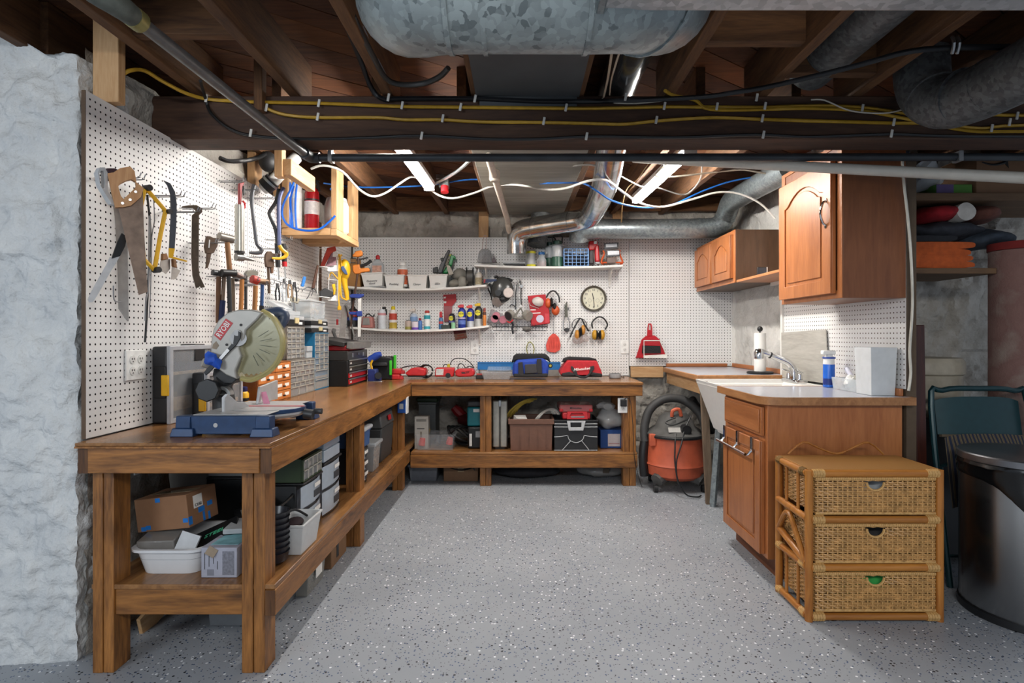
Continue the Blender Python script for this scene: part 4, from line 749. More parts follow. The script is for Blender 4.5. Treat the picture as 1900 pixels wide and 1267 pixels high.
thing('wooden_leg', 'dark wooden bedrail standing behind the red furniture leg', 'furniture leg', [D('leg', B().bar((1.90, 2.86, .0), (1.925, 2.86, 1.25), .04, .04, (1, 0, 0)), wood('#1f1510', '#33231a', 'Z', .5), .004)])
thing('metal_rail', 'pale metal rail standing between the base cabinet and the chairs', 'rail', [D('rail', B().bar((1.90, 2.78, 0), (1.90, 2.785, .82), .022, .022), pl('#8f8a80', .5, .5), .003)])
# ------------------------------------------------------------------ tools hanging on the left pegboard
class PL:
    """a vertical plane through the wall point (px, py at depth X), turned by ang; maps outline points of the picture onto it"""
    def __init__(s, px, py, X, ang=90, fr=(0, 0, 1)):
        s.p = S(px, py, X); a = math.radians(ang); s.d = Vector((math.cos(a), math.sin(a), 0)); s.n = Vector((math.sin(a), -math.cos(a), 0)); s.fr = fr
    def __call__(s, x, y, o=0):
        x, y = s.fr[0] + x / s.fr[2], s.fr[1] + y / s.fr[2]; r = Vector(((x - CX) / F, 1, -(y - CY) / F)); c = Vector((0, 0, EYE))
        return c + r * (s.n.dot(s.p - c) / s.n.dot(r)) + s.n * o
    def out(s, pts, th, o=0): return B().slab([s(x, y, o) for x, y in pts], s.n * th)
    def tb(s, pts, r, o=0, n=8, sm=3): return B().tube([s(x, y, o) for x, y in pts], r, n, sm)
    def hook(s, x, y, l=.05): 
        p = s(x, y); q = Vector((p.x, p.y, p.z)); w = Vector((XL, p.y, p.z)); return None
HK = 0
def peg_hook(label, px, py, X1, two=True, up=.02):
    """a bent wire hook standing out of the pegboard"""
    p = S(px, py, X1); parts = []
    for dy in ((-.012, .012) if two else (0,)):
        parts.append(D('prong', B().tube([(XL - .004, p.y + dy, p.z), (X1 - .01, p.y + dy, p.z), (X1, p.y + dy, p.z + .006), (X1 + .006, p.y + dy, p.z + up)], .0022, 5, 2), M_wire))
    return thing('pegboard_hook', label, 'hook', parts)
A_ = (140, 290, 6.333); B_ = (140, 480, 6.333); C_ = (320, 310, 7.917); D_ = (380, 420, 7.917); E_ = (560, 440, 6.333); G_ = (480, 500, 7.918)
M_wh = wood('#a8713e', '#c99a66', 'Z', .5, 8, False); M_hand = wood('#7d5330', '#a87a4c', 'Z', .5, 8, False); M_blade = pl('#a3a09b', .4, .6, var=.2, scale=25); M_rblade = pl('#7e6a5c', .6, .35, var=.4, scale=22)
p = PL(235, 400, -1.40, 38, A_)
thing('handsaw', 'old handsaw with pale wooden handle and rusty blade on the pegboard', 'saw', [
    D('handle', B().ring([p(*q) for q in [(375, 215), (445, 205), (520, 155), (640, 135), (690, 190), (710, 320), (795, 385), (765, 490), (650, 590), (560, 610), (465, 612), (420, 430)]], [p(*q) for q in [(500, 370), (508, 345), (530, 330), (590, 300), (650, 285), (698, 310), (705, 360), (690, 390), (640, 440), (560, 515), (530, 480), (515, 430)]], p.n * .022), M_wh, .003),
    D('blade', p.out([(500, 600), (600, 600), (700, 540), (790, 400), (800, 820), (845, 1595), (740, 1632)], .0015, .01), M_rblade)] + [D('rivet', B().cyl(p(x, y, .021), p(x, y, .025), .0045), M_steel) for x, y in ((548, 565), (637, 525), (700, 432))])
p = PL(215, 480, -1.455, 62, A_)
thing('handsaw', 'wide grey handsaw with grey loop handle behind the wooden-handled saw', 'saw', [
    D('handle', B().ring([p(*q) for q in [(215, 200), (245, 143), (300, 140), (330, 200), (335, 420), (440, 590), (380, 570), (245, 360)]], [p(*q) for q in [(238, 210), (255, 180), (285, 180), (298, 220), (300, 330), (292, 385), (270, 385), (245, 330)]], p.n * .026), M_lgrey, .004),
    D('grip', p.out([(320, 150), (420, 150), (500, 185), (470, 205), (380, 215), (380, 300), (330, 290)], .024, .002), pl('#3c2a33', .5), .004),
    D('blade', p.out([(400, 440), (520, 520), (590, 900), (605, 1940), (590, 1940), (485, 1790), (470, 1200), (440, 700)], .0018, .01), M_blade)])
p = PL(200, 520, -1.44, 55, B_)
edge = [(405, -20), (370, 60), (330, 130), (285, 210), (240, 290), (200, 365), (165, 435), (145, 485)]
teeth = []
for i in range(len(edge) - 1):
    for k in range(4):
        t = k / 4; x = edge[i][0] * (1 - t) + edge[i + 1][0] * t; y = edge[i][1] * (1 - t) + edge[i + 1][1] * t; teeth += [(x, y), (x - 9, y + 3)]
thing('pruning_saw', 'white curved pruning saw blade with coarse teeth at the pegboard edge', 'saw', [D('blade', p.out(teeth + [(160, 515), (205, 508), (260, 420), (320, 315), (400, 170), (450, 90), (520, -30)], .0018), pl('#c9c9c9', .4, .3)), D('tang', p.out([(420, 0), (520, -30), (580, -150), (600, -260), (540, -300), (490, -200)], .006, -.002), M_black)])
p = PL(285, 420, -1.44, 60, A_)
thing('hacksaw', 'yellow triangular bow saw frame on the pegboard', 'saw', [D('frame', p.tb([(825, 372), (945, 510), (1058, 640)], .008, 0, 8, 1).add(*(lambda b: (b.v, b.f))(p.tb([(1058, 640), (1000, 920), (928, 1335)], .008, 0, 8, 1))), M_yel), D('frame_arm', p.tb([(928, 1335), (810, 1215)], .008, 0, 8, 0), M_yel), D('frame_arm', p.tb([(825, 372), (790, 520), (762, 700), (790, 1000), (810, 1215)], .006, 0, 8, 2), M_yel),
    D('knob', B().cyl(p(835, 372, -.012), p(845, 375, .02), .012), M_black), D('knob', B().cyl(p(1075, 650, -.01), p(1085, 652, .02), .01), M_black), D('knob', B().cyl(p(940, 1335, -.01), p(950, 1335, .02), .012), M_black)])
p = PL(276, 480, -1.46, 90, (0, 0, 1))
thing('steel_rod', 'long black steel rod hanging beside the yellow bow saw', 'rod', [D('rod', p.tb([(273, 361), (279, 424), (277, 480), (272, 590), (269, 635)], .004), M_black)])
thing('wire_bundle', 'bundle of bent silver hanger wire behind the black rod', 'wire', [D('wire', p.tb([(272, 400), (271, 480), (270, 540), (266, 552), (264, 595)], .002, .01), M_wire), D('wire', p.tb([(276, 400), (275, 480), (272, 540), (268, 560), (267, 594)], .002, .006), M_wire), D('wire', p.tb([(279, 365), (281, 410), (276, 440), (274, 530), (271, 590)], .002, .012), M_wire)])
thing('wire_bundle', 'thin wire loop hanging below the pruning saw', 'wire', [D('wire', p.tb([(200, 530), (201, 555), (207, 560), (214, 559)], .0022, .02), M_wire)])
p = PL(322, 420, -1.40, 50, A_)
thing('pry_bar', 'flat black pry bar with yellow bent tip on the pegboard', 'pry bar', [D('bar', p.out([(1030, 285), (1110, 320), (1165, 420), (1185, 560), (1180, 800), (1160, 1085), (1095, 1080), (1115, 700), (1110, 450), (1075, 345)], .007), pl('#515459', .45, .4), .001), D('tip', p.out([(1092, 1080), (1163, 1085), (1140, 1180), (1310, 1228), (1300, 1242), (1090, 1190)], .008), M_yel, .001)])
p = PL(365, 450, -1.38, 45, A_)
thing('pry_bar', 'large rusty wrecking bar with curled top between the hooks', 'pry bar', [D('bar', p.out([(1365, 690), (1445, 690), (1440, 1300), (1450, 1400), (1515, 1540), (1470, 1548), (1455, 1520), (1440, 1545), (1410, 1545), (1370, 1400), (1358, 1200)], .012), pl('#55483b', .55, .5, var=.3), .002), D('claw', p.out([(1245, 592), (1320, 580), (1410, 578), (1475, 615), (1480, 660), (1445, 695), (1365, 695), (1420, 650), (1380, 610), (1250, 602)], .02, -.004), pl('#655646', .5, .5, var=.3), .002)])
p = PL(310, 500, -1.45, 70, B_)
thing('putty_knife', 'beige spattered putty knife hanging below the yellow bow saw', 'scraper', [D('blade', p.out([(985, 120), (1000, 20), (1110, 0), (1108, 120), (1060, 180)], .002), M_blade), D('handle', p.out([(1010, -60), (1060, -60), (1080, 5), (1005, 20)], .014, -.005), M_hand, .003)])
thing('putty_knife', 'second spattered putty knife overlapping the first one', 'scraper', [D('blade', p.out([(1115, 95), (1215, 140), (1160, 240), (1105, 245)], .002, .008), M_blade), D('handle', p.out([(1112, 0), (1150, 10), (1165, 110), (1118, 95)], .014, .003), M_hand, .003)])
p = PL(390, 470, -1.42, 55, D_)
thing('monkey_wrench', 'rust-brown antique monkey wrench under the wrecking bar', 'wrench', [D('jaw', p.out([(10, 145), (60, 150), (100, 170), (185, 180), (165, 290), (110, 395), (60, 410), (0, 400), (-20, 300)], .016), M_rust, .002), D('slot', p.out([(35, 200), (52, 205), (40, 320), (25, 318)], .001, .0165), M_white), D('handle', p.out([(15, 400), (75, 410), (55, 520), (25, 615), (0, 615), (10, 500)], .012, .002), M_rust, .002)])
def hammer(label, hp, X, head, handle, hw, m_head, m_hnd, grip=None, fr=D_, kind='hammer', ang=60, round_head=True):
    """head: two picture points and a radius in metres; handle: picture points and radius"""
    p = PL(hp[0], hp[1], X, ang, fr)
    parts = [D('head', B().cyl(p(*head[0]), p(*head[1]), head[2], head[3] if len(head) > 3 else None, 14) if round_head else p.out(head[0], head[1], -head[1] / 2), m_head, .002), D('handle', p.tb(handle, hw, 0, 10), m_hnd)]
    if grip: parts.append(D('grip', p.tb(grip[0], grip[1], 0, 10), grip[2]))
    return thing(kind, label, kind.replace('_', ' '), parts, 'striking tools on the pegboard')
hammer('grey steel sledge with worn brown handle hanging beside the caulking gun', (420, 450), -1.40, ((205, 145), (410, 195), .02), [(330, 235), (345, 420), (365, 640)], .012, pl('#88827a', .4, .5), M_hand)
hammer('ball-peen hammer with dark brown handle, end of the hammer row', (404, 520), -1.42, ((110, 675), (215, 690), .014), [(205, 740), (200, 1000), (195, 1420)], .011, M_iron, wood('#5f3c22', '#82583a', 'Z', .5, 8, False))
hammer('steel claw hammer with blue rubber grip in the hammer row', (415, 520), -1.40, ((190, 690), (300, 720), .012), [(285, 745), (275, 900), (262, 1100)], .009, M_iron, pl('#7d6a5c', .4, .4), ([(262, 1090), (250, 1200), (235, 1430)], .014, pl('#1d2a55', .6)))
hammer('black dead-blow hammer with black handle in the hammer row', (425, 505), -1.37, ((245, 680), (450, 690), .017), [(350, 720), (360, 1000), (375, 1420)], .010, M_black, M_dark)
hammer('small hammer with worn grey wooden handle behind the black hammer', (433, 520), -1.43, ((400, 690), (480, 800), .01), [(405, 770), (412, 1000), (415, 1240)], .010, M_iron, wood('#7c6a58', '#9c8a75', 'Z', .6, 8, False))
hammer('claw hammer with bright honey wooden handle', (448, 525), -1.39, ((455, 700), (585, 765), .012), [(545, 780), (540, 1000), (530, 1240)], .011, pl('#6d5b55', .5, .5), wood('#a8672f', '#c98a4c', 'Z', .45, 8, False))
hammer('mallet with round red face and wooden handle', (467, 520), -1.36, ((690, 770), (780, 800), .021), [(745, 870), (740, 1050), (730, 1240)], .012, pl('#b8392f', .5), wood('#8f5d30', '#b88450', 'Z', .45, 8, False), kind='mallet')
hammer('rusty headed hammer with blue handle and black end', (485, 535), -1.35, ((780, 800), (925, 815), .013), [(845, 850), (842, 1000), (835, 1170)], .009, pl('#8a6e55', .55, .4, var=.3), pl('#2a4f80', .45), ([(835, 1165), (832, 1250)], .012, M_black))
p = PL(465, 510, -1.44, 60, D_)
thing('hatchet', 'grey hatchet head with slim handle behind the red mallet', 'hatchet', [D('head', p.out([(565, 700), (600, 650), (680, 640), (755, 665), (750, 720), (690, 720), (640, 735), (590, 740)], .02), pl('#77756c', .45, .5), .002), D('handle', p.tb([(600, 740), (602, 900), (600, 1220)], .008), M_dark)])
# caulking gun
p = PL(446, 400, -1.40, 55, C_)
thing('caulking_gun', 'long silver caulking gun with red front clip hanging vertically', 'caulking gun', [D('barrel', B().cyl(p(985, 560), p(985, 1240), .022, None, 16), pl('#b9b7ae', .3, .7)), D('rod', B().cyl(p(1000, 250), p(990, 560), .005), M_steel), D('red_frame', p.out([(970, 240), (1040, 225), (1035, 260), (1010, 300), (1000, 570), (970, 575)], .02, -.01), pl('#8c1820', .4), .003), D('red_clip', p.tb([(1030, 500), (1060, 530), (1060, 590), (1035, 610), (1025, 560)], .005), M_red), D('trigger', p.out([(1030, 280), (1050, 330), (1060, 380), (1035, 420), (1030, 380)], .01), M_black),
    D('cap', B().cyl(p(985, 1235), p(985, 1265), .0245), M_black), D('nozzle', B().cyl(p(930, 1320), p(1040, 1330), .019).cyl(p(1040, 1330), p(1200, 1370), .012, .006), pl('#8f8f8b', .3, .6))])
p = PL(475, 400, -1.39, 50, C_)
thing('wrecking_bar', 'dark hooked wrecking bar hanging beside the caulking gun', 'pry bar', [D('bar', p.tb([(1205, 265), (1175, 370), (1165, 520), (1190, 750), (1215, 950), (1240, 1130), (1300, 1190), (1300, 1245), (1230, 1262), (1130, 1255)], [.012, .011, .010, .010, .010, .010, .011, .011, .010, .007]), pl('#55565a', .45, .5))])
p = PL(512, 400, -1.36, 45, C_)
thing('offset_bar', 'black offset bar hanging under the crate edge', 'pry bar', [D('bar', p.tb([(1560, 320), (1525, 500), (1430, 650), (1430, 720), (1500, 880), (1530, 1010), (1535, 1120)], .010), M_black)])
thing('pry_bar', 'blue grey pry bar with yellow curled end below the crate', 'pry bar', [D('bar', p.tb([(1620, 310), (1565, 430), (1548, 620), (1552, 900), (1558, 1150)], [.011] * 5, .012), pl('#5c6488', .45, .3)), D('tip', p.tb([(1558, 1150), (1600, 1220), (1660, 1270), (1640, 1320), (1560, 1345), (1450, 1340)], [.011, .012, .012, .010, .008, .006], .012), M_yel)])
p = PL(496, 500, -1.40, 55, D_)
thing('pipe_wrench', 'rusty pipe wrench hanging beside the blue-handled hammer', 'wrench', [D('hook_jaw', p.out([(870, 420), (900, 370), (955, 370), (975, 400), (1085, 405), (1090, 430), (985, 450), (1000, 590), (960, 610), (880, 600), (865, 500)], .018), M_rust, .003), D('handle', p.tb([(930, 600), (940, 800), (945, 985)], .008), M_rust), D('heel_jaw', p.out([(945, 540), (1000, 530), (985, 690), (955, 690)], .014, .002), pl('#6a4c38', .6, .4), .002)])
for lab, x, y0, y1, m1, y2, gr in (('black-handled screwdriver below the pry bar with the yellow end', 1070, 250, 600, M_black, 780, None), ('black and red screwdriver below the pry bar with the yellow end', 1165, 255, 520, M_black, 820, (520, 590))):
    p = PL(522, 470, -1.38, 45, D_); ps = [D('handle', B().cyl(p(x - 10, y0), p(x + 5, y1), .0135), m1), D('shaft', B().cyl(p(x + 8, y1), p(x + 20, y2), .004), M_steel)]
    if gr: ps.append(D('ring', B().cyl(p(x + 5, gr[0]), p(x + 8, gr[1]), .0138), M_red))
    thing('screwdriver', lab, 'screwdriver', ps, 'screwdrivers on the pegboard')
# rack of pliers
p = PL(530, 530, -1.42, 55, D_)
thing('tool_rack', 'wire rack holding pliers on the pegboard', 'tool rack', [D('rail', p.tb([(905, 770), (1000, 780), (1400, 920), (1620, 960)], .003, 0, 6, 1), M_wire)] + [D('ring', p.tb([(x - 35, y), (x, y + 60), (x + 40, y + 20), (x + 20, y - 25)], .0025, .004, 5), M_wire) for x, y in ((980, 800), (1070, 830), (1160, 850), (1250, 870), (1340, 910))])
for lab, x, y, l, m in (('black-handled pliers at the front of the wire rack', 1050, 900, 190, M_black), ('bare steel pliers in the middle of the wire rack', 1150, 830, 280, M_steel), ('pliers with tan worn handles in the wire rack', 1230, 850, 200, pl('#a58a6c', .6)), ('locking pliers at the far end of the wire rack', 1300, 880, 220, M_iron)):
    thing('pliers', lab, 'pliers', [D('jaws', p.out([(x - 18, y - 60), (x + 12, y - 65), (x + 20, y), (x - 20, y)], .01, .008), M_iron, .001), D('handle', p.tb([(x - 12, y), (x - 28, y + l * .4), (x - 18, y + l)], .005, .012), m), D('handle', p.tb([(x + 12, y), (x + 30, y + l * .4), (x + 30, y + l)], .005, .012), m)], 'pliers in the wire rack')
thing('spring_clamp', 'small bright blue spring clip on the pegboard', 'clip', [D('clip', p.out([(1400, 880), (1425, 790), (1440, 735), (1475, 740), (1465, 800), (1440, 890)], .012), pl('#2b77c4', .4), .003)])
thing('sanding_block', 'metal scraper head hanging under the wire rack', 'scraper', [D('plate', p.out([(1250, 1020), (1385, 1070), (1355, 1135), (1250, 1100)], .012), pl('#b5b1a0', .4, .3), .002), D('handle', p.tb([(1300, 1100), (1310, 1180), (1320, 1250)], .008), M_steel)])
p = PL(583, 510, -1.40, 50, E_)
thing('hand_cultivator', 'three-pronged garden cultivator with dark wooden handle', 'garden tool', [D('handle', p.out([(170, 330), (190, 332), (140, 600), (108, 600)], .014), wood('#3a2218', '#573626', 'Z', .6), .003)] + [D('tine', p.tb(q, .003), M_iron) for q in ([(122, 600), (70, 590), (10, 620), (5, 640)], [(122, 600), (100, 640), (75, 700), (45, 740)], [(122, 600), (130, 640), (110, 690)], [(122, 600), (160, 620), (170, 660)])])
# white wire holders
p = PL(608, 500, -1.36, 38, E_)
def holder(label, x0, x1, y0, y1, lip):
    return thing('wire_basket', label, 'basket', [D('frame', p.tb([(x0, y1 - lip), (x0 + 10, y0), (x1 - 90, y0 + 10), (x1 - 100, y1)], .003, 0, 6, 0).add(*(lambda b: (b.v, b.f))(p.tb([(x1 - 110, y0 + 70), (x1, y0 + 85), (x1, y1), (x1 - 110, y1)], .003, .02, 6, 0))), M_white), D('tray', B().slab([p(x0, y1 - lip * .6), p(x1 - 110, y1 - lip * .6 + 15), p(x1 - 110, y1 - lip * .6 + 15, .05), p(x0, y1 - lip * .6, .05)], (0, 0, .004)).slab([p(x1 - 110, y1 - lip), p(x1, y1 - lip + 10), p(x1, y1), p(x1 - 110, y1 - 5)], p.n * .004), M_white)])
holder('white wire basket with red packets hanging under the crate', 195, 410, 130, 400, 80)
holder('lower white wire basket with black and yellow tools', 180, 410, 425, 745, 70)
thing('packet', 'red and orange packet standing in the upper white basket', 'packet', [D('packet', p.out([(205, 350), (290, 130), (380, 110), (395, 160), (330, 200), (250, 350)], .012, .012), pl('#b8402f', .5), .002), D('photo_panel', p.out([(265, 350), (330, 200), (395, 170), (385, 330)], .010, .016), pl('#8f6a72', .6, var=.3, scale=50), .001), D('white_corner', p.out([(350, 180), (395, 170), (393, 240), (345, 235)], .001, .027), M_white)])
thing('tool_holster', 'black pouch with a yellow handled tool in the lower white basket', 'pouch', [D('pouch', p.out([(195, 640), (260, 600), (370, 660), (350, 700), (230, 715), (200, 700)], .03, .006), M_dark, .004), D('yellow_tool', p.out([(330, 560), (365, 550), (375, 620), (365, 680), (345, 680), (350, 640)], .014, .03), M_yel, .003)])
# trouble light
p = PL(638, 520, -1.30, 20, E_)
thing('trouble_light', 'yellow trouble light with coiled cord hanging in the corner', 'work light', [D('guard', B().ell(p(503, 385, .0), (.042, .042, .08), 16, 10), M_yel), D('handle', B().tube([p(495, 480), p(505, 560), p(525, 650), p(535, 735)], [.026, .02, .017, .015], 12), M_yel), D('blue_clip', p.out([(455, 360), (485, 345), (520, 400), (535, 450), (500, 440), (465, 395)], .01, .042), pl('#22477e', .4), .002), D('hook', p.tb([(540, 735), (555, 765), (510, 790), (500, 815)], .003), M_wire),
    D('cord', p.tb([(430, 205), (450, 240), (430, 320), (435, 600), (430, 700), (440, 830)], .006, .03).add(*(lambda b: (b.v, b.f))(p.tb([(470, 210), (440, 270), (450, 500), (460, 690), (500, 730), (530, 740)], .006, .025))), M_yel), D('cord_coil', p.tb([(310, 500), (345, 420), (400, 470), (430, 490), (470, 400), (440, 220), (420, 260), (440, 420)], .006, .03), pl('#d9a520', .45)), D('plug', B().cb(p(440, 835, .03), (.022, .022, .03)), M_yel, .003)])
# bar clamp and telescoping clamp
p = PL(668, 520, -1.20, 8, E_)
thing('bar_clamp', 'orange pipe clamp with long brown bar leaning in the corner', 'clamp', [D('bar', p.tb([(665, 160), (655, 430), (610, 740), (575, 1050)], .008), pl('#4a3329', .6, .3)), D('fixed_jaw', p.out([(595, 215), (640, 165), (700, 155), (715, 175), (715, 220), (660, 235), (600, 235)], .035, -.018), pl('#c06d1c', .5), .006), D('sliding_jaw', p.out([(600, 330), (680, 320), (690, 370), (780, 360), (800, 375), (795, 405), (700, 415), (690, 430), (625, 435), (600, 400)], .035, -.018), pl('#c06d1c', .5), .006), D('pad', B().cyl(p(605, 243, -.01), p(605, 250, -.01), .02), M_black), D('pad', B().cyl(p(600, 300, -.01), p(600, 296, -.01), .02), M_black), D('handle', p.tb([(690, 340), (760, 320), (820, 275)], .012, .01), M_black), D('screw', p.tb([(640, 270), (780, 240)], .006, 0, 8, 0), M_iron)])
thing('quick_clamp', 'white aluminium bar clamp with blue jaws beside the shelves', 'clamp', [D('bar', p.out([(668, 715), (708, 715), (700, 1170), (665, 1170)], .012, .03), pl('#d6d5d0', .35, .2), .001), D('fixed_jaw', p.out([(560, 690), (600, 672), (740, 672), (735, 700), (690, 722), (580, 715)], .03, .02), pl('#1c3583', .4), .004), D('sliding_jaw', p.out([(645, 872), (715, 868), (718, 930), (660, 935)], .03, .022), pl('#1c3583', .4), .004), D('lever', p.out([(560, 880), (650, 880), (650, 915), (570, 910)], .02, .026), pl('#1c3583', .4), .003)])
p = PL(635, 600, -1.36, 40, E_)
thing('steel_square', 'grey steel framing square leaning behind the tool chest', 'square', [D('blade', p.out([(480, 800), (525, 810), (535, 850), (505, 1170), (435, 1170), (470, 850)], .003), M_blade)])
thing('caliper', 'thin grey steel brace hanging next to the framing square', 'brace', [D('leg', p.tb([(500, 790), (525, 830), (560, 980), (600, 1160)], .007, .02), M_blade), D('leg', p.tb([(555, 760), (520, 790), (500, 800)], .004, .02), M_wire)])
p = PL(620, 610, -1.46, 85, E_)
thing('adjustable_wrench', 'grey adjustable wrench hanging behind the tool chest', 'wrench', [D('head', p.out([(345, 1100), (360, 1070), (385, 1075), (390, 1100), (375, 1120), (355, 1130)], .012), M_steel, .002), D('handle', p.out([(350, 1120), (378, 1115), (410, 1190), (380, 1200)], .008, .002), M_steel, .002)])
thing('screwdriver', 'slim screwdriver with small red handle hanging point up', 'screwdriver', [D('handle', B().cyl(p(403, 965, .01), p(403, 1030, .01), .008), M_red), D('shaft', B().cyl(p(410, 700, .01), p(404, 965, .01), .002), M_steel)])
for lab, px, py, x1 in (('wire hook holding the wooden-handled saw', 263, 332, -1.385), ('long wire hook through the black and yellow pry bar', 338, 364, -1.37), ('double wire hook under the curled wrecking bar', 396, 387, -1.37), ('wire hook carrying the grey sledge', 434, 450, -1.39), ('double wire hook under the hammer row', 425, 513, -1.41), ('wire hook behind the offset bar', 508, 368, -1.37), ('wire hook holding the blue grey pry bar', 540, 445, -1.36), ('wire hook under the mallet and hatchet', 470, 530, -1.40), ('wire hook carrying the caulking gun', 452, 337, -1.39), ('wire hook behind the blue-handled hammer', 492, 527, -1.39)):
    peg_hook(lab, px, py, x1)
def outlet(label, c, n='X', sx=.075, sy=.118, plug=False, dbl=False):
    """duplex outlet plate; n: the axis it faces"""
    w = sx * (1.6 if dbl else 1); ps = [D('plate', B().cb((0, -.003, 0), (w, .006, sy)), M_white, .003)]
    for q in ((-.023, .023) if dbl else (0,)):
        for dz in (.022, -.022):
            ps.append(D('socket', B().cyl((q, -.0055, dz), (q, -.0085, dz), .0165), pl('#dcdbd7', .4), 0, [D('slot', B().cb((q - .006, -.009, dz + .003), (.0022, .002, .008)).cb((q + .006, -.009, dz + .003), (.0022, .002, .008)).cyl((q, -.008, dz - .008), (q, -.0092, dz - .008), .0025), M_black)]))
    return thing('wall_outlet', label, 'outlet', ps, 'duplex outlets', at=c, rz={'X': math.pi / 2, 'Y': 0, '-X': -math.pi / 2}[n])
outlet('white double outlet plate on the saw pegboard above the bench', (XL + .001, S(250, 677, XL).y, S(250, 677, XL).z), 'X', dbl=True)

def hang(words, label):
    """a wire hook from the pegboard to the top of the tool whose label starts with words"""
    o = [k for k in bpy.data.objects if k.parent is None and str(k.get('label', '')).startswith(words)][0]
    a = np.array([o.location + v.co for c in (o.children or [o]) for v in c.data.vertices]); t = a[a[:, 2] > a[:, 2].max() - .045]
    x, y, z = t[:, 0].mean(), t[:, 1].mean(), a[:, 2].max() - .03
    thing('pegboard_hook', label, 'hook', [D('prong', B().tube([(XL - .004, y + d, z), (x + .012, y + d, z), (x + .02, y + d, z + .006), (x + .025, y + d, z + .02)], .0022, 5, 2), M_wire) for d in (-.008, .008)])
for w, l in (('large rusty', 'wire hook behind the curled end of the rusty wrecking bar'), ('black and red screwdriver', 'wire hook holding the black and red screwdriver'), ('rust-brown', 'wire hook holding the rust-brown monkey wrench'), ('claw hammer with bright', 'wire hook under the honey-handled hammer'),
             ('mallet with', 'wire hook behind the red mallet'), ('rusty headed', 'wire hook behind the rusty head of the blue-handled hammer'), ('dark hooked', 'wire hook at the top of the dark hooked bar'), ('rusty pipe wrench', 'wire hook at the jaw of the rusty pipe wrench')): hang(w, l)
# ------------------------------------------------------------------ things standing on the long bench
def hcase(label, x0, x1, y0, y1, z0, h, latch):
    """organiser case on edge: dark tray, grey rimmed clear lid on its +X face, yellow latches"""
    z1 = z0 + h; zm = z0 + h * latch; t = .016; yg = y0 + (y1 - y0) * .62
    return thing('organizer_case', label, 'organizer', [
        D('tray', B().box(x0, x1 - t, y0 + .004, y1, z0 + .003, z1 - .003), pl('#26272a', .5), .008, [D('latch_seat', B().box(x0 + .012, x1 - t, y0 - .004, y0 + .004, zm - .06, zm + .07), M_black, .003)]),
        D('lid_frame', B().ring([(x1 - t, y0, z0), (x1 - t, y1, z0), (x1 - t, y1, z1), (x1 - t, y0, z1)], [(x1 - t, y0 + .025, z0 + .02), (x1 - t, y1 - .02, z0 + .02), (x1 - t, y1 - .02, z1 - .02), (x1 - t, y0 + .025, z1 - .02)], (t, 0, 0)), pl('#a9abb0', .4), .004),
        D('lid_window', B().box(x1 - .008, x1 - .005, y0 + .02, y1 - .015, z0 + .015, z1 - .015), clear('case_window', '#b9bcc0', .28)),
        D('contents', B().box(x1 - t - .012, x1 - .011, y0 + .03, y1 - .03, z0 + .05, z0 + h * .33).box(x1 - t - .012, x1 - .011, y0 + .03, y1 - .03, z0 + h * .62, z0 + h * .66), pl('#9a8468', .7, var=.4, scale=60)),
        D('handle', B().box(x0 + .01, x1 - .002, y0 + (y1 - y0) * .55, y0 + (y1 - y0) * .8, z1 - .07, z1 + .004), M_black, .004), D('latch', B().box(x1 - .034, x1 - .004, y0 - .007, y0 + .006, zm - .05, zm + .035), M_yel, .003)])
hcase('large black and grey organizer case leaning on the saw pegboard', -1.508, -1.43, 2.33, 2.66, ZB, .322, .52)
hcase('smaller black and grey organizer case behind the miter saw', -1.425, -1.355, 2.468, 2.79, ZB, .205, .42)
# miter saw
m = (240, 560, 4.872); YS = 2.235
def q(x, y, Y=YS): return P(m[0] + x / m[2], m[1] + y / m[2], Y)
M_sb = pl('#1f3a5f', .4, .2, var=.2); M_alu = pl('#b4b4b4', .4, .25, var=.1); M_gg = pl('#a7a49d', .42, .2, var=.06); M_yg = clear('yellowed_guard', '#cdc28e', .24, .12)
cB = q(1065, 378); R1 = .137
ub = [(740, 330), (758, 245), (800, 170), (880, 100), (980, 70), (1100, 70), (1200, 95), (1150, 160), (1050, 255), (1035, 330), (985, 410), (1010, 490), (955, 620), (968, 700), (870, 660), (780, 590), (740, 520), (735, 420)]
lg = [(1200, 85), (1290, 135), (1350, 230), (1385, 340), (1375, 460), (1315, 575), (1220, 655), (1100, 705), (1010, 690), (968, 650), (1000, 560), (1010, 490), (985, 410), (1035, 330), (1050, 255), (1150, 160)]
teeth = [(R1 * (.93 if k % 2 else .87) * math.cos(k * math.pi / 40), R1 * (.93 if k % 2 else .87) * math.sin(k * math.pi / 40)) for k in range(80)]
tb_ = Vector((-1.02, 2.30, 0)); za = ZB + .045
base = B().cb((-1.09, 2.285, ZB + .047), (.20, .40, .05))
ends = [B().cb((-1.05, y, ZB + .04), (.30, .036, .066)) for y in (2.078, 2.494)]
feet = [B().taper((fx, fy), (.085, .066), (.075, .05), ZB, ZB + .03).taper((fx, fy), (.055, .045), (.05, .042), ZB + .029, ZB + .074) for fx, fy in ((-.925, 2.068), (-1.215, 2.075), (-.93, 2.50), (-1.215, 2.49))]
def strip(p0, p1, w, th): return B().bar(p0, p1, w, th, (0, 1, 0))
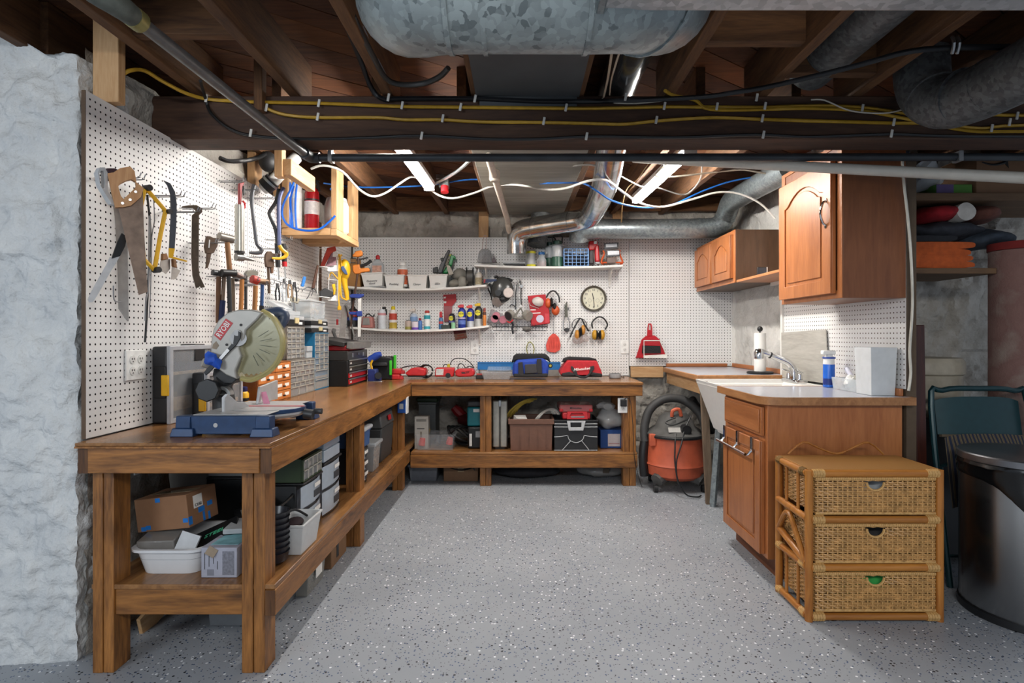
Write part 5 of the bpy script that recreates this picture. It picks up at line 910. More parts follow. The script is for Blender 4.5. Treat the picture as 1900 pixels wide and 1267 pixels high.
thing('miter_saw', 'blue and grey compound miter saw with a clear blade guard on the bench', 'miter saw', [
    D('base', base, M_sb, .004)] + [D('end_casting', b, M_sb, .003, [D('bolt', B().cyl((-1.1, 2.0605, ZB + .04), (-1.1, 2.0585, ZB + .04), .008), M_alu)] if k == 0 else ()) for k, b in enumerate(ends)] + [D('foot', b, M_sb, .003) for b in feet] + [
    D('table_plate', B().box(-1.19, -.925, 2.075, 2.505, ZB + .0735, ZB + .077), M_alu, .001), D('turntable', B().lathe([(.135, -.03), (.145, -.02), (.145, .0), (.14, .006), (.002, .0062)], (tb_.x, tb_.y, za + .028), 32), M_alu, 0, [D('kerf_plate', B().box(-1.1, -.87, 2.292, 2.306, za + .0345, za + .036), pl('#b5303a', .5)), D('scale_edge', B().lathe([(.1455, -.012), (.147, -.01), (.147, .002), (.1455, .004)], (tb_.x, tb_.y, za + .028), 32), M_sb)]),
    D('fence', B().slab([q(832, 1005, 2.15), q(832, 865, 2.15), q(865, 830, 2.15), q(950, 905, 2.2), q(1010, 905, 2.24), q(1062, 945, 2.25)], (.012, 0, 0)), M_alu, .002),
    D('fence', B().slab([(-1.095, 2.36, ZB + .08), (-1.095, 2.55, ZB + .08), (-1.095, 2.55, ZB + .165), (-1.095, 2.38, ZB + .15)], (.012, 0, 0)), M_alu, .002, [D('tag', B().slab([q(1120, 815, 2.39) + Vector((.03, 0, 0)), q(1170, 810, 2.39) + Vector((.03, 0, 0)), q(1205, 920, 2.38) + Vector((.03, 0, 0)), q(1150, 930, 2.38) + Vector((.03, 0, 0))], (.001, 0, 0)), pl('#d98fa8', .8), label='pink paper tag')]),
    D('front_lock', B().cyl((-.87, 2.30, ZB + .05), (-.835, 2.30, ZB + .045), .02).cyl((-.84, 2.33, ZB + .055), (-.81, 2.33, ZB + .055), .012), M_iron),
    D('pivot_column', B().tube([q(860, 960, 2.31), q(850, 850, 2.31), q(840, 760, 2.30), q(870, 690, 2.28)], [.045, .042, .038, .035], 12), M_dark), D('bevel_arc', B().ring([q(830 + 85 * math.cos(t), 850 - 85 * math.sin(t), 2.24) for t in np.linspace(.1, 3.0, 12)], [q(830 + 55 * math.cos(t), 850 - 55 * math.sin(t), 2.24) for t in np.linspace(.1, 3.0, 12)], (0, .03, 0)), pl('#8e8e8c', .4, .6), .001),
    D('bevel_knob', B().cyl(q(700, 800, 2.20), q(745, 795, 2.24), .046, .04, 8), M_black, .004), D('arm', B().slab([q(*a, 2.26) for a in [(760, 600), (870, 620), (970, 700), (930, 740), (770, 740), (750, 660)]], (0, .06, 0)), M_dark, .004),
    D('upper_guard', B().slab([q(*a) for a in ub], (0, .075, 0)), M_gg, .005, [
        D('brand_label', B().slab([q(*a, YS - .0015) for a in [(765, 300), (872, 150), (937, 192), (822, 350)]], (0, .001, 0)), pl('#b4161f', .4), label='red label lettered RYOBI'), T('RYOBI', .031, M_white, q(849, 250, YS - .003), (math.pi / 2, -math.radians(54), 0), .78),
        D('bolt', B().cyl(q(1008, 208), q(1008, 208, YS - .004), .005).cyl(q(880, 387), q(880, 387, YS - .004), .005), M_black), D('tape_patch', B().slab([q(*a, YS - .001) for a in [(755, 385), (785, 355), (810, 395), (785, 430), (748, 420)]], (0, .001, 0)), pl('#8e7f6d', .7))]),
    D('lower_guard', B().slab([q(*a, YS + .012) for a in lg], (0, .05, 0)), M_yg, .004, [D('rib', B().add([], []) if 0 else (lambda b: [b.bar(q(1065 + 120 * math.cos(t), 378 + 120 * math.sin(t), YS + .011), q(1065 + 225 * math.cos(t), 378 + 225 * math.sin(t), YS + .011), .002, .002) for t in (-.55, -.2, .12, .42, .8, 1.1)] and b)(B()), pl('#4a4a3a', .5)),
        D('guard_rim', B().tube([q(x, y, YS + .03) for x, y in lg[:9]], .011, 8, 3), pl('#a69a62', .3))]),
    D('blade', B().slab([(cB.x + x, YS + .035, cB.z + z) for x, z in teeth], (0, .0025, 0)), pl('#6b6a5e', .3, .8)),
    D('hub', B().cyl(q(985, 330, YS - .004), q(985, 330, YS + .01), .03, None, 20).cyl(q(972, 280, YS - .014), q(972, 280, YS), .012), M_lgrey),
    D('linkage', B().slab([q(*a, YS - .012) for a in [(950, 275), (975, 255), (1005, 280), (1000, 330), (965, 390), (900, 450), (720, 640), (690, 665), (672, 640), (700, 600), (880, 430), (940, 360)]], (0, .007, 0)), M_black, .001), D('linkage_label', B().slab([q(*a, YS - .0135) for a in [(800, 515), (885, 420), (905, 440), (820, 535)]], (0, .001, 0)), M_white),
    D('dust_port', B().cyl(q(660, 548, 2.24), q(740, 565, 2.26), .017, .02), M_gg), D('motor_handle', B().tube([q(1240, 130, 2.36), q(1300, 120, 2.36), q(1370, 110, 2.36), q(1390, 150, 2.36), q(1350, 230, 2.34)], [.03, .034, .03, .026, .02], 12), pl('#39465c', .4)), D('motor', B().cyl(q(1000, 400, 2.31), q(1010, 400, 2.42), .055), M_dark)])
thing('blue_rag', 'crumpled blue tape bundle tied on the miter saw', 'rag', [D('rag', B().ell(q(742, 515, 2.215), (.026, .02, .026), 12, 8).ell(q(795, 555, 2.215), (.016, .014, .02), 10, 7).jit(.012, 40, 2), pl('#1a4fb5', .6), smooth=30)])
bt = Vector((-1.376, 2.83, ZB))
def bottle(name, label, c, prof, mat, capm, capz, lab=None, cat='bottle', group=None, extra=(), n=16):
    """lathe bottle: body profile, cap (r, z0, z1), label band (r, z0, z1, material)"""
    ps = [D('body', B().lathe(prof, c, n), mat), D('cap', B().lathe([(capz[0] * .95, capz[1]), (capz[0], capz[1] + .002), (capz[0], capz[2] - .002), (capz[0] * .8, capz[2])], c, n), capm)]
    for l in (lab or []): ps.append(D('label', B().lathe([(l[0], l[1]), (l[0], l[2])], c, n), l[3]))
    return thing(name, label, cat, ps + list(extra), group)
bottle('chalk_bottle', 'yellow squeeze bottle with blue cap behind the miter saw fence', bt, [(.027, 0), (.028, .005), (.028, .075), (.022, .085), (.018, .088)], M_yel, pl('#232c66', .4), (.021, .086, .11), [(.0283, .04, .055, M_black)])
# small-parts cabinets
def drawers(label, x0, x1, y0, y1, z0, z1, rows, body, face, m_in=None, knob=None, lbl=False, name='parts_cabinet', fr=None, seed=1):
    """cabinet whose drawer fronts face +X; rows: list of column counts from bottom to top with relative heights"""
    rnd = random.Random(seed); t = .006; ps = [D('body', B().box(x0, x1 - .01, y0, y1, z0, z1).box(x1 - .01, x1, y0, y0 + t, z0, z1).box(x1 - .01, x1, y1 - t, y1, z0, z1).box(x1 - .01, x1, y0, y1, z0, z0 + t).box(x1 - .01, x1, y0, y1, z1 - t, z1), body, .0015)]
    tot = sum(h for n, h in rows); z = z0 + t; H = z1 - z0 - 2 * t
    for n, h in rows:
        hh = H * h / tot
        for i in range(n):
            a = y0 + t + (y1 - y0 - 2 * t) * i / n; b = y0 + t + (y1 - y0 - 2 * t) * (i + 1) / n; g = .0015; sub = []
            if knob: sub.append(D('knob', B().cyl((x1 + .001, (a + b) / 2, z + hh * .42), (x1 + .014, (a + b) / 2, z + hh * .42), .0045), knob))
            if lbl:
                for s in (.13, .6): sub.append(D('paper_label', B().box(x1, x1 + .0012, a + (b - a) * s, a + (b - a) * (s + .28), z + hh * .38, z + hh * .72), M_paper))
            if fr:      # clear drawer with a raised rim, contents behind
                ps.append(D('drawer', B().box(x1 - .004, x1 + .003, a + g, b - g, z + hh - g - .004, z + hh - g).box(x1 - .004, x1 + .001, a + g, a + g + .003, z + g, z + hh - g).box(x1 - .004, x1 + .001, b - g - .003, b - g, z + g, z + hh - g), M_rim, 0, sub + [D('pane', B().box(x1 - .0035, x1 - .002, a + g + .003, b - g - .003, z + g, z + hh - g - .004), fr)]))
                if rnd.random() < .8: ps.append(D('contents', B().box(x1 - .009, x1 - .006, a + .004, b - .004, z + .003, z + hh * rnd.uniform(.3, .75)), pl(rnd.choice(('#5d5a55', '#8a8175', '#6f665c', '#494642', '#9a8b78')), .7, var=.2, scale=50)))
            else: ps.append(D('drawer', B().box(x1 - .004, x1 + .001, a + g, b - g, z + g, z + hh - g), face, .002, sub))
        z += hh
    return thing(name, label, 'cabinet', ps)
M_rim = pl('#b9b5ac', .4); M_dw = clear('drawer_plastic', '#c9ccce', .22, .12); M_or = wood('#a85a22', '#cf8240', 'Y', .4, 6, False)
drawers('orange wooden card drawer cabinet with paper labels on the bench', -1.50, -1.33, 2.89, 3.31, ZB, 1.034, [(2, 1)] * 4, wood('#7a4318', '#9c5c26', 'Z', .45, 7, False), M_or, knob=M_dark, lbl=True)
drawers('low grey small-parts cabinet with clear drawers beside the wooden drawers', -1.50, -1.345, 3.33, 3.735, ZB, 1.034, [(3, 1.5), (5, .8), (4, 1.1), (5, .8), (4, 1), (6, .8)], pl('#7c7770', .45), None, fr=M_dw, seed=3)
drawers('tall grey small-parts cabinet stacked on top with clear drawers', -1.50, -1.36, 3.325, 3.60, 1.036, 1.235, [(4, 1)] * 6, pl('#6b655d', .45), None, fr=M_dw, seed=5)
drawers('blue metal small-parts cabinet with clear drawers by the tool chest', -1.50, -1.352, 3.755, 4.03, ZB, 1.198, [(1, 1.6), (1, 1.5), (3, 1), (3, 1), (3, 1), (3, 1), (3, 1), (3, 1)], pl('#1f6f99', .4), None, fr=M_dw, seed=8)
def flat_case(label, x0, x1, y0, y1, z, h, top=M_clear):
    return thing('flat_organizer', label, 'organizer', [D('tray', B().box(x0, x1, y0, y1, z, z + h * .6), M_black, .003), D('lid', B().box(x0 + .004, x1 - .002, y0 + .003, y1 - .003, z + h * .6, z + h), M_frost, .003), D('latch', B().box(x1, x1 + .005, (y0 + y1) / 2 - .03, (y0 + y1) / 2 + .03, z + h * .25, z + h * .8), pl('#c9b98c', .5)), D('print', B().box(x1 + .0002, x1 + .0012, y1 - .1, y1 - .04, z + h * .15, z + h * .4), M_white)], 'flat organizers stacked on the parts cabinets')
flat_case('black flat organizer on the tall grey parts cabinet', -1.5, -1.36, 3.34, 3.60, 1.237, .062)
flat_case('lower black flat organizer on the blue parts cabinet', -1.5, -1.352, 3.70, 4.02, 1.2, .045)
flat_case('upper black flat organizer on the blue parts cabinet', -1.5, -1.352, 3.69, 4.01, 1.247, .045)
thing('clear_box', 'clear hinged parts box lying on the black organizer over the grey cabinet', 'box', [D('shell', B().box(-1.49, -1.38, 3.36, 3.58, 1.301, 1.33), M_frost, .004), D('lid', B().cb((-1.44, 3.45, 1.355), (.10, .2, .02), 0, 0, .5), M_frost, .004)])
thing('clear_box', 'tall clear parts box of fittings on the upper flat organizer', 'box', [D('shell', B().tub((-1.43, 3.86), (.12, .27), (.125, .28), 1.294, 1.40), M_clear), D('fittings', B().ell((-1.43, 3.86, 1.335), (.05, .12, .035), 18, 8).jit(.02, 30, 2), pl('#b9a890', .6, var=.5, scale=80)), D('lid', B().box(-1.495, -1.365, 3.715, 4.0, 1.401, 1.415), M_frost, .004)])
thing('clear_box', 'small clear parts trays piled beside the tall grey cabinet', 'box', [D('tray', B().tub((-1.41, 3.68), (.1, .1), (.1, .1), 1.036, 1.075), M_frost), D('tray', B().tub((-1.40, 3.675), (.09, .09), (.09, .09), 1.078, 1.11), M_frost)])
# tool chest
x0, x1, y0, y1 = -1.47, -1.222, 4.04, 4.56
ps = [D('body', B().box(x0, x1, y0, y1, ZB, 1.0), pl('#1c1b1b', .4, .3), .004), D('upper_bin', B().box(x0, x1 - .0, y0, y1, 1.001, 1.068), pl('#3a3938', .35, .5), .003), D('clasp', B().box(x1, x1 + .004, y0 + .1, y0 + .13, 1.02, 1.05).box(x1, x1 + .004, y0 + .38, y0 + .41, 1.02, 1.05).cyl((x1, y0 + .26, 1.04), (x1 + .006, y0 + .26, 1.04), .01), M_steel)]
for k in range(4):
    z = ZB + .015 + k * .045; ps.append(D('drawer', B().box(x1, x1 + .006, y0 + .015, y1 - .015, z, z + .036), M_red if k in (0, 1) else M_dark, .002, [D('pull', B().box(x1 + .004, x1 + .016, y0 + .015, y1 - .015, z + .03, z + .04), M_steel, .002), D('badge', B().box(x1 + .006, x1 + .0068, y0 + .04, y0 + .08, z + .008, z + .022), M_white)]))
ps += [D('tote_tray', B().box(x0 + .03, x1 - .005, y0 + .03, y1 - .05, 1.07, 1.105), pl('#8e1419', .4), .006), D('lid', B().cb((x0 + .105, (y0 + y1) / 2, 1.132), (.235, y1 - y0 - .02, .035), 0, 0, .16), pl('#3b3a39', .4, .4), .005, [D('lid_lip', B().cb((x1 + .012, (y0 + y1) / 2, 1.108), (.045, y1 - y0 - .02, .05), 0, 0, .16), pl('#8d8c89', .35, .6), .004)])]
thing('tool_chest', 'black metal tool chest with open lid and red drawers on the bench', 'tool chest', ps)
a = Vector((-1.16, 4.50, ZB))
thing('bench_clamp', 'small blue bench clamp standing in front of the green drill case', 'clamp', [D('body', B().cb(a + Vector((0, 0, .05)), (.07, .08, .1)).cb(a + Vector((.03, .02, .02)), (.06, .05, .035)), pl('#20316f', .45), .01), D('wheel', B().cyl(a + Vector((.045, -.03, .05)), a + Vector((.055, -.055, .05)), .026), M_black), D('spring_jaw', B().tube([a + Vector((-.01, 0, .1)), a + Vector((-.015, -.01, .14)), a + Vector((0, -.01, .17))], .008, 8), M_yel), D('base_plate', B().cb(a + Vector((.03, -.03, .004)), (.11, .05, .008)), M_steel, .002)])
thing('blue_strap', 'folded blue cloth glove resting on the green drill case', 'glove', [D('glove', B().tube([P(684, 668, 4.55), P(698, 660, 4.55), P(707, 657, 4.55)], [.025, .028, .02], 10).jit(.008, 25), pl('#2749a8', .7))])
g = Vector((-1.13, 4.66, ZB))
thing('laser_case', 'black and bright green tool case at the bench corner', 'tool case', [D('body', B().cb(g + Vector((.0, .06, .095)), (.16, .1, .19)), M_black, .012), D('green_rib', B().cb(g + Vector((.072, .0, .10)), (.02, .02, .12)), pl('#3fbf2e', .4), .004), D('green_rib', B().cb(g + Vector((.088, .09, .13)), (.02, .03, .14)), pl('#3fbf2e', .4), .004), D('arm', B().cb(g + Vector((-.01, -.02, .13)), (.12, .05, .03), .1), M_dark, .006)])
# ------------------------------------------------------------------ back pegboard: shelves and hanging things
class FP:
    """a plane facing the camera at depth Y; maps outline points onto it, o lifts towards the room"""
    def __init__(s, Y, fr=(0, 0, 1)): s.Y = Y; s.fr = fr
    def __call__(s, x, y, o=0): p = P(s.fr[0] + x / s.fr[2], s.fr[1] + y / s.fr[2], s.Y); return p + Vector((0, -o, 0))
    def out(s, pts, th, o=0): return B().slab([s(x, y, o) for x, y in pts], (0, -th, 0))
    def tb(s, pts, r, o=0, n=8, sm=3): return B().tube([s(x, y, o) for x, y in pts], r, n, sm)
    def ring(s, a, b, th, o=0): return B().ring([s(x, y, o) for x, y in a], [s(x, y, o) for x, y in b], (0, -th, 0))
M_shw = pl('#e6e4df', .45, var=.03)
def sag_shelf(label, x0, x1, zl, zm, zr, yf, brackets):
    def z(x): t = (x - x0) / (x1 - x0); return zl * (1 - t) * (1 - 2 * t) + 4 * zm * t * (1 - t) + zr * t * (2 * t - 1)
    n = 24; b = B(); v = []
    for i in range(n + 1):
        x = x0 + (x1 - x0) * i / n; v += [(x, y, z(x) + d) for y, d in ((yf, -.019), (YB - .004, -.019), (YB - .004, 0), (yf, 0))]
    b.add(v, [(i * 4 + k, i * 4 + (k + 1) % 4, i * 4 + 4 + (k + 1) % 4, i * 4 + 4 + k) for i in range(n) for k in range(4)] + [(3, 2, 1, 0), tuple(n * 4 + k for k in range(4))])
    ps = [D('board', b, M_shw, .003)]
    for x in brackets:
        t = z(x) - .02; ps.append(D('bracket', B().bar((x, YB - .008, t - .15), (x, YB - .008, t), .022, .006, (0, 1, 0)).bar((x, YB - .01, t - .003), (x, yf + .03, t - .003), .022, .005).tube([(x, YB - .012, t - .13), (x, YB - .05, t - .08), (x, yf + .05, t - .008)], .007, 6), M_shw))
    thing('wall_shelf', label, 'shelf', ps, 'white shelves on the back pegboard'); return z
z1 = sag_shelf('upper sagging white shelf carrying the labelled bins', -1.505, -.29, 1.606, 1.583, 1.618, 4.90, (-.36,))
z2 = sag_shelf('lower sagging white shelf carrying the spray cans', -1.47, -.27, 1.255, 1.227, 1.268, 4.93, (-.36,))
z3 = sag_shelf('white shelf carrying the lantern and flashlights', -.396, .885, 1.792, 1.773, 1.787, 4.90, (.80, -.3))
def on(px, Y, z): x = (px - CX) * Y / F; return Vector((x, Y, z(x)))
# labelled bins
M_bin = pl('#e5e4e0', .4, var=.03)
for px, w, tilt, t, tx in ((696, .185, -.06, 'Carpentry\nwood', 'tilted white bin holding the red-capped glue jug'), (735.5, .17, 0, 'Plumbing', 'white bin holding the bottle with the orange label'), (777.5, .17, 0, 'Clamps', 'white bin with nothing showing above its rim'), (815, .16, .01, 'LEDs', 'white bin holding the green trigger spray bottle')):
    c = on(px, 5.0, z1)
    bb = B().tub((0, 0), (w * .84, .13), (w, .165), .0, .118, .003, .006, .01)
    thing('storage_bin', tx, 'bin', [D('bin', bb, M_bin, .003), T(t, .022, pl('#55575c', .6), (-.005, -.0775, .036), (math.pi / 2 + .15, 0, 0), shear=.2)], 'white labelled bins', at=c + Vector((0, -.005, .012 if tilt < 0 else .001)), ry=tilt)
c = on(696, 5.0, z1); thing('clipboard', 'thin grey tray under the tilted white bin', 'tray', [D('tray', B().cb(c + Vector((.01, -.01, .005)), (.2, .16, .008)), M_lgrey, .002)])
def can(label, px, Y, z, r, h, body, cap, cr, ch, bands=(), neck=True, name='spray_can', group='bottles and cans on the shelves', extra=(), zoff=.001):
    c = on(px, Y, z) if callable(z) else Vector(((px - CX) * Y / F, Y, z)); c = c + Vector((0, 0, zoff))
    pr = [(r * .94, 0), (r, .004), (r, h * .86), (r * .72, h * .95), (r * .5, h)] if neck else [(r * .95, 0), (r, .003), (r, h - .003), (r * .95, h)]
    ps = [D('body', B().lathe(pr, c, 16), body)]
    if cap: ps.append(D('cap', B().lathe([(cr * .96, h - .002), (cr, h), (cr * .95, h + ch * .8), (cr * .6, h + ch)], c, 12), cap))
    for z0, zz, m in bands: ps.append(D('label', B().lathe([(r * 1.012, h * z0), (r * 1.012, h * zz)], c, 16), m))
    ps += [e(c) if callable(e) else e for e in extra]
    return thing(name, label, 'can' if 'can' in name else 'bottle', ps, group)
def nozzle(col, w=.03, l=.05, z=0.0): return lambda c: D('trigger', B().cb(c + Vector((-.008, -.012, z)), (w, l, .02)).cb(c + Vector((0, 0, z + .012)), (w * .7, l * .6, .012)), pl(col, .4), .005)
# inside the bins
def jug(label, px, z, w, h, body, cap, lab, Y=5.0):
    c = Vector(((px - CX) * Y / F, Y, z)); return thing('jug', label, 'bottle', [D('body', B().taper((c.x, c.y), (w, w * .6), (w * .96, w * .58), c.z, c.z + h * .72).taper((c.x, c.y), (w * .95, w * .57), (w * .3, w * .3), c.z + h * .72, c.z + h * .88), body, .008), D('cap', B().lathe([(w * .17, 0), (w * .18, h * .1), (w * .1, h * .14)], (c.x, c.y, c.z + h * .88), 12), cap), D('label', B().box(c.x - w * .38, c.x + w * .38, c.y - w * .31, c.y - w * .3, c.z + h * .3, c.z + h * .66), lab)])
jug('clear glue jug with red cap in the tilted white bin', 701, 1.615, .105, .262, clear('glue_jug', '#c9cdd0', .7), M_red, pl('#c79a88', .6, var=.4, scale=50))
can('white capped bottle with orange label in the second bin', 747, 5.0, 1.605, .045, .185, M_white, M_white, .033, .03, [(.1, .80, pl('#cf6a48', .5, var=.4, scale=40))], name='supplement_bottle')
f = FP(5.0, (640, 450, 6.786))
thing('caulk_gun', 'grey and black hot-air gun sticking out of the last bin', 'tool', [D('barrel', f.out([(1165, 385), (1200, 280), (1300, 90), (1330, 100), (1270, 250), (1225, 390)], .04, -.02), pl('#4a4c50', .45), .008), D('grip', f.out([(1205, 200), (1240, 195), (1250, 235), (1215, 240)], .03, .0), M_black, .004), D('body', f.out([(1110, 320), (1170, 305), (1175, 385), (1110, 385)], .03, -.01), M_black, .005)])
thing('spray_bottle', 'green trigger spray bottle sticking out of the last bin', 'bottle', [D('bottle', f.out([(1215, 390), (1290, 270), (1345, 290), (1290, 390)], .05, -.06), pl('#0f7a3d', .35), .012), D('trigger_head', f.out([(1300, 270), (1330, 150), (1385, 165), (1390, 215), (1365, 190), (1340, 290)], .03, -.05), pl('#1b8f48', .35), .006), D('nozzle', f.out([(1305, 145), (1335, 140), (1330, 165), (1305, 165)], .02, -.045), pl('#c9d03a', .4), .002)])
c = on(655, 5.0, z1); thing('carton', 'brown cardboard carton behind the orange pipe clamp', 'box', [D('box', B().box(c.x - .06, c.x + .075, 4.95, 5.1, c.z + .001, c.z + .20), wood('#8f6438', '#a97d4c', 'X', .8, 4, False), .003), D('flap', B().cb((c.x + .03, 4.98, c.z + .225), (.09, .004, .05), 0, .4), M_card)])
c = on(849, 4.99, z1); thing('grey_pads', 'pile of grey padded pieces at the end of the upper sagging shelf', 'pads', [D('pad', B().ell(c + Vector((-.025, -.01, .035)), (.05, .06, .034), 14, 8).jit(.012, 18), pl('#8b877d', .7), smooth=50), D('pad', B().ell(c + Vector((.045, -.02, .05)), (.045, .05, .05), 14, 8).jit(.012, 18, 3), pl('#9a968c', .7), smooth=50), D('pad', B().ell(c + Vector((.02, .02, .115)), (.07, .05, .05), 14, 8).jit(.016, 15, 5), pl('#85827a', .7), smooth=50), D('strap', f.out([(1285, 290), (1330, 300), (1380, 400), (1320, 420), (1300, 350)], .01, .05), pl('#b3aea2', .7), .002)])
c = on(872, 5.0, z1); thing('wire_spool', 'black plastic spool standing on the upper sagging shelf', 'spool', [D('flange', B().cyl(c + Vector((-.03, 0, .088)), c + Vector((-.026, 0, .088)), .087, None, 28), M_black), D('flange', B().cyl(c + Vector((.026, 0, .088)), c + Vector((.03, 0, .088)), .087, None, 28), M_black), D('core', B().cyl(c + Vector((-.027, 0, .088)), c + Vector((.027, 0, .088)), .06, None, 24), pl('#57544f', .5))])
can('white nozzle glue bottle beside the black spool', 888, 4.97, z1, .03, .115, pl('#cfcac0', .4), M_white, .008, .035, [(.1, .6, pl('#a89a7c', .6, var=.4, scale=60))], name='glue_bottle')
# lower shelf
Y2 = 5.02; L = 'bottles and cans on the lower shelf'
can('dark bottle with red label at the corner end of the lower shelf', 655, Y2, z2, .05, .16, M_black, M_black, .018, .02, [(.55, .85, pl('#9c2530', .5)), (.35, .5, pl('#1f3d9a', .5))], name='oil_bottle', group=L)
c = on(683, 4.99, z2); thing('palm_sander', 'faded red palm sander standing on the lower shelf', 'sander', [D('body', B().taper((c.x, c.y), (.11, .09), (.09, .08), c.z + .001, c.z + .10), pl('#b0736c', .5), .012), D('grey_cover', B().taper((c.x - .005, c.y - .02), (.07, .06), (.05, .06), c.z + .025, c.z + .09), pl('#8d8a86', .4), .006), D('strap', B().tube([c + Vector((-.03, 0, .095)), c + Vector((0, 0, .125)), c + Vector((.04, 0, .10)), c + Vector((.055, 0, .12))], .006, 6), M_dark)])
can('large white aerosol can with black trigger', 709, Y2, z2, .037, .175, pl('#cfd4da', .35), M_white, .012, .02, [(.68, .8, pl('#c98d92', .5))], group=L, extra=[lambda c: D('trigger', B().cb(c + Vector((.02, -.01, .185)), (.03, .02, .02)).cb(c + Vector((.036, 0, .15)), (.015, .02, .05)), M_black, .003)])
can('white and red spray can with yellow cap', 729.5, Y2, z2, .034, .175, pl('#dcd5d2', .35), pl('#d8c21e', .4), .019, .03, [(.05, .35, pl('#b49a3a', .5, var=.3)), (.48, .8, pl('#b5402f', .5))], group=L)
can('small tan tin can on the lower shelf', 757.5, 4.98, z2, .028, .078, pl('#b9a79c', .5), M_dark, .02, .006, [(.05, .35, pl('#8f8b45', .5))], False, name='tin_can', group=L)
can('small white tin can with violet band', 770, 4.965, z2, .029, .07, pl('#d9cfd8', .5), M_grey, .02, .006, [(.02, .3, pl('#6f4bb0', .5))], False, name='tin_can', group=L)
can('pale blue trigger spray bottle behind the tin cans', 768, 5.06, z2, .034, .145, pl('#bccadb', .35), M_white, .014, .02, [(.35, .8, pl('#7d9cc6', .5))], name='spray_bottle', group=L, extra=[nozzle('#d8cfc6', .045, .05, .172)])
can('slim blue bottle with dark red cap and white tip', 779.5, 4.99, z2, .018, .085, pl('#3d6fb0', .4), pl('#8c1f2e', .4), .012, .018, name='glue_bottle', group=L)
can('white tube with teal bands and red collar', 792.5, Y2, z2, .028, .15, M_white, pl('#b33a35', .4), .022, .02, [(.62, .84, pl('#2a9aa8', .5)), (.04, .2, pl('#2a9aa8', .5))], name='cleaner_bottle', group=L)
can('small blue bottle with red pointed cap', 818, 5.0, z2, .019, .105, pl('#3f6d97', .4), pl('#b5202c', .4), .013, .05, [(.45, .65, pl('#b8474a', .5))], name='glue_bottle', group=L)
WD = pl('#1c2f86', .35); WY = pl('#d8cf2c', .5)
def wd(label, px, Y, r, h, body, nz, badge=True, lower=None, txt=None):
    def bd(c): return D('badge', B().cyl(c + Vector((-.004, -r * .86, h * .68)), c + Vector((-.004, -r - .0015, h * .68)), r * .72, None, 18), WY)
    def tx(c): return T('WD-40', r * .52, M_black, c + Vector((-.004, -r - .0025, h * .70)))
    ex = [bd, tx] + ([nozzle(nz, .05, .05, h + .012)] if nz else [])
    return can(label, px, Y, z2, r, h, body, None, 0, 0, lower or [], group=L, extra=ex)
wd('dark lubricant can with small yellow badge behind the green candle', 838.5, 5.04, .028, .135, pl('#23242e', .4), None, lower=[(.38, .52, pl('#6d6fa3', .5))])
wd('tall blue lubricant can with yellow badge and red flip straw', 857, 5.0, .034, .175, WD, '#c93440', lower=[(.46, .52, pl('#c9b9cf', .5)), (.18, .38, pl('#5d76bd', .5, var=.3))])
wd('blue and silver lubricant can with red flip straw', 873, 5.01, .031, .165, WD, '#cf4a45', lower=[(0, .32, pl('#c3c5c9', .35, .3))])
wd('black and silver lubricant can with yellow flip straw', 888, 5.02, .034, .175, pl('#2c2d2c', .4), '#d8b32a', lower=[(0, .38, pl('#bdbdb9', .4, .2))])
can('slim orange tube at the end of the lower shelf', 899, 4.98, z2, .015, .125, pl('#c9772f', .4), pl('#8c3d35', .5), .012, .03, [(.75, .95, pl('#5a3328', .5))], name='caulk_tube', group=L)
can('small pale green candle in front of the dark lubricant can', 841, 4.955, z2, .018, .052, pl('#8fc79a', .5), None, 0, 0, (), False, name='candle_tin', group=L)
c = on(829, 4.98, z2); thing('small_box', 'flat dark green box lying under the red bag', 'box', [D('box', B().box(c.x - .045, c.x + .03, 4.95, 5.02, c.z + .001, c.z + .035), pl('#27332d', .5), .003)])
f = FP(YB - .012, (820, 540, 13.767))
thing('hardware_bag', 'red and clear hardware bag hanging above the lower shelf', 'bag', [D('card', f.out([(35, 95), (360, 75), (370, 250), (270, 380), (50, 380)], .004), pl('#b4121d', .45), .001), D('bag', f.out([(45, 380), (270, 380), (230, 780), (60, 790)], .012), clear('hardware_bag', '#b06a6c', .7), .003), D('contents', f.out([(80, 600), (210, 590), (220, 780), (70, 785)], .006, .002), pl('#7d2f30', .6, var=.4, scale=60)), D('white_print', f.out([(50, 150), (105, 145), (95, 190), (48, 190)], .001, .0042).add(*(lambda b: (b.v, b.f))(f.out([(45, 260), (115, 258), (110, 310), (45, 310)], .001, .0042))), M_white)])
thing('warning_sign', 'tilted red and brown printed card hanging below the lower shelf', 'sign', [D('card', f.out([(285, 990), (600, 985), (645, 1200), (340, 1265)], .003, -.006), pl('#8d6a58', .6, var=.25, scale=40)), D('red_panel', f.out([(285, 990), (600, 985), (608, 1060), (310, 1100)], .001, -.0028), pl('#5b161c', .6)), D('red_print', f.out([(385, 1130), (560, 1100), (565, 1125), (390, 1155)], .001, -.0028), pl('#9c4630', .6)), D('red_print', f.out([(370, 1195), (600, 1155), (605, 1182), (375, 1222)], .001, -.0028), pl('#9c4630', .6))])
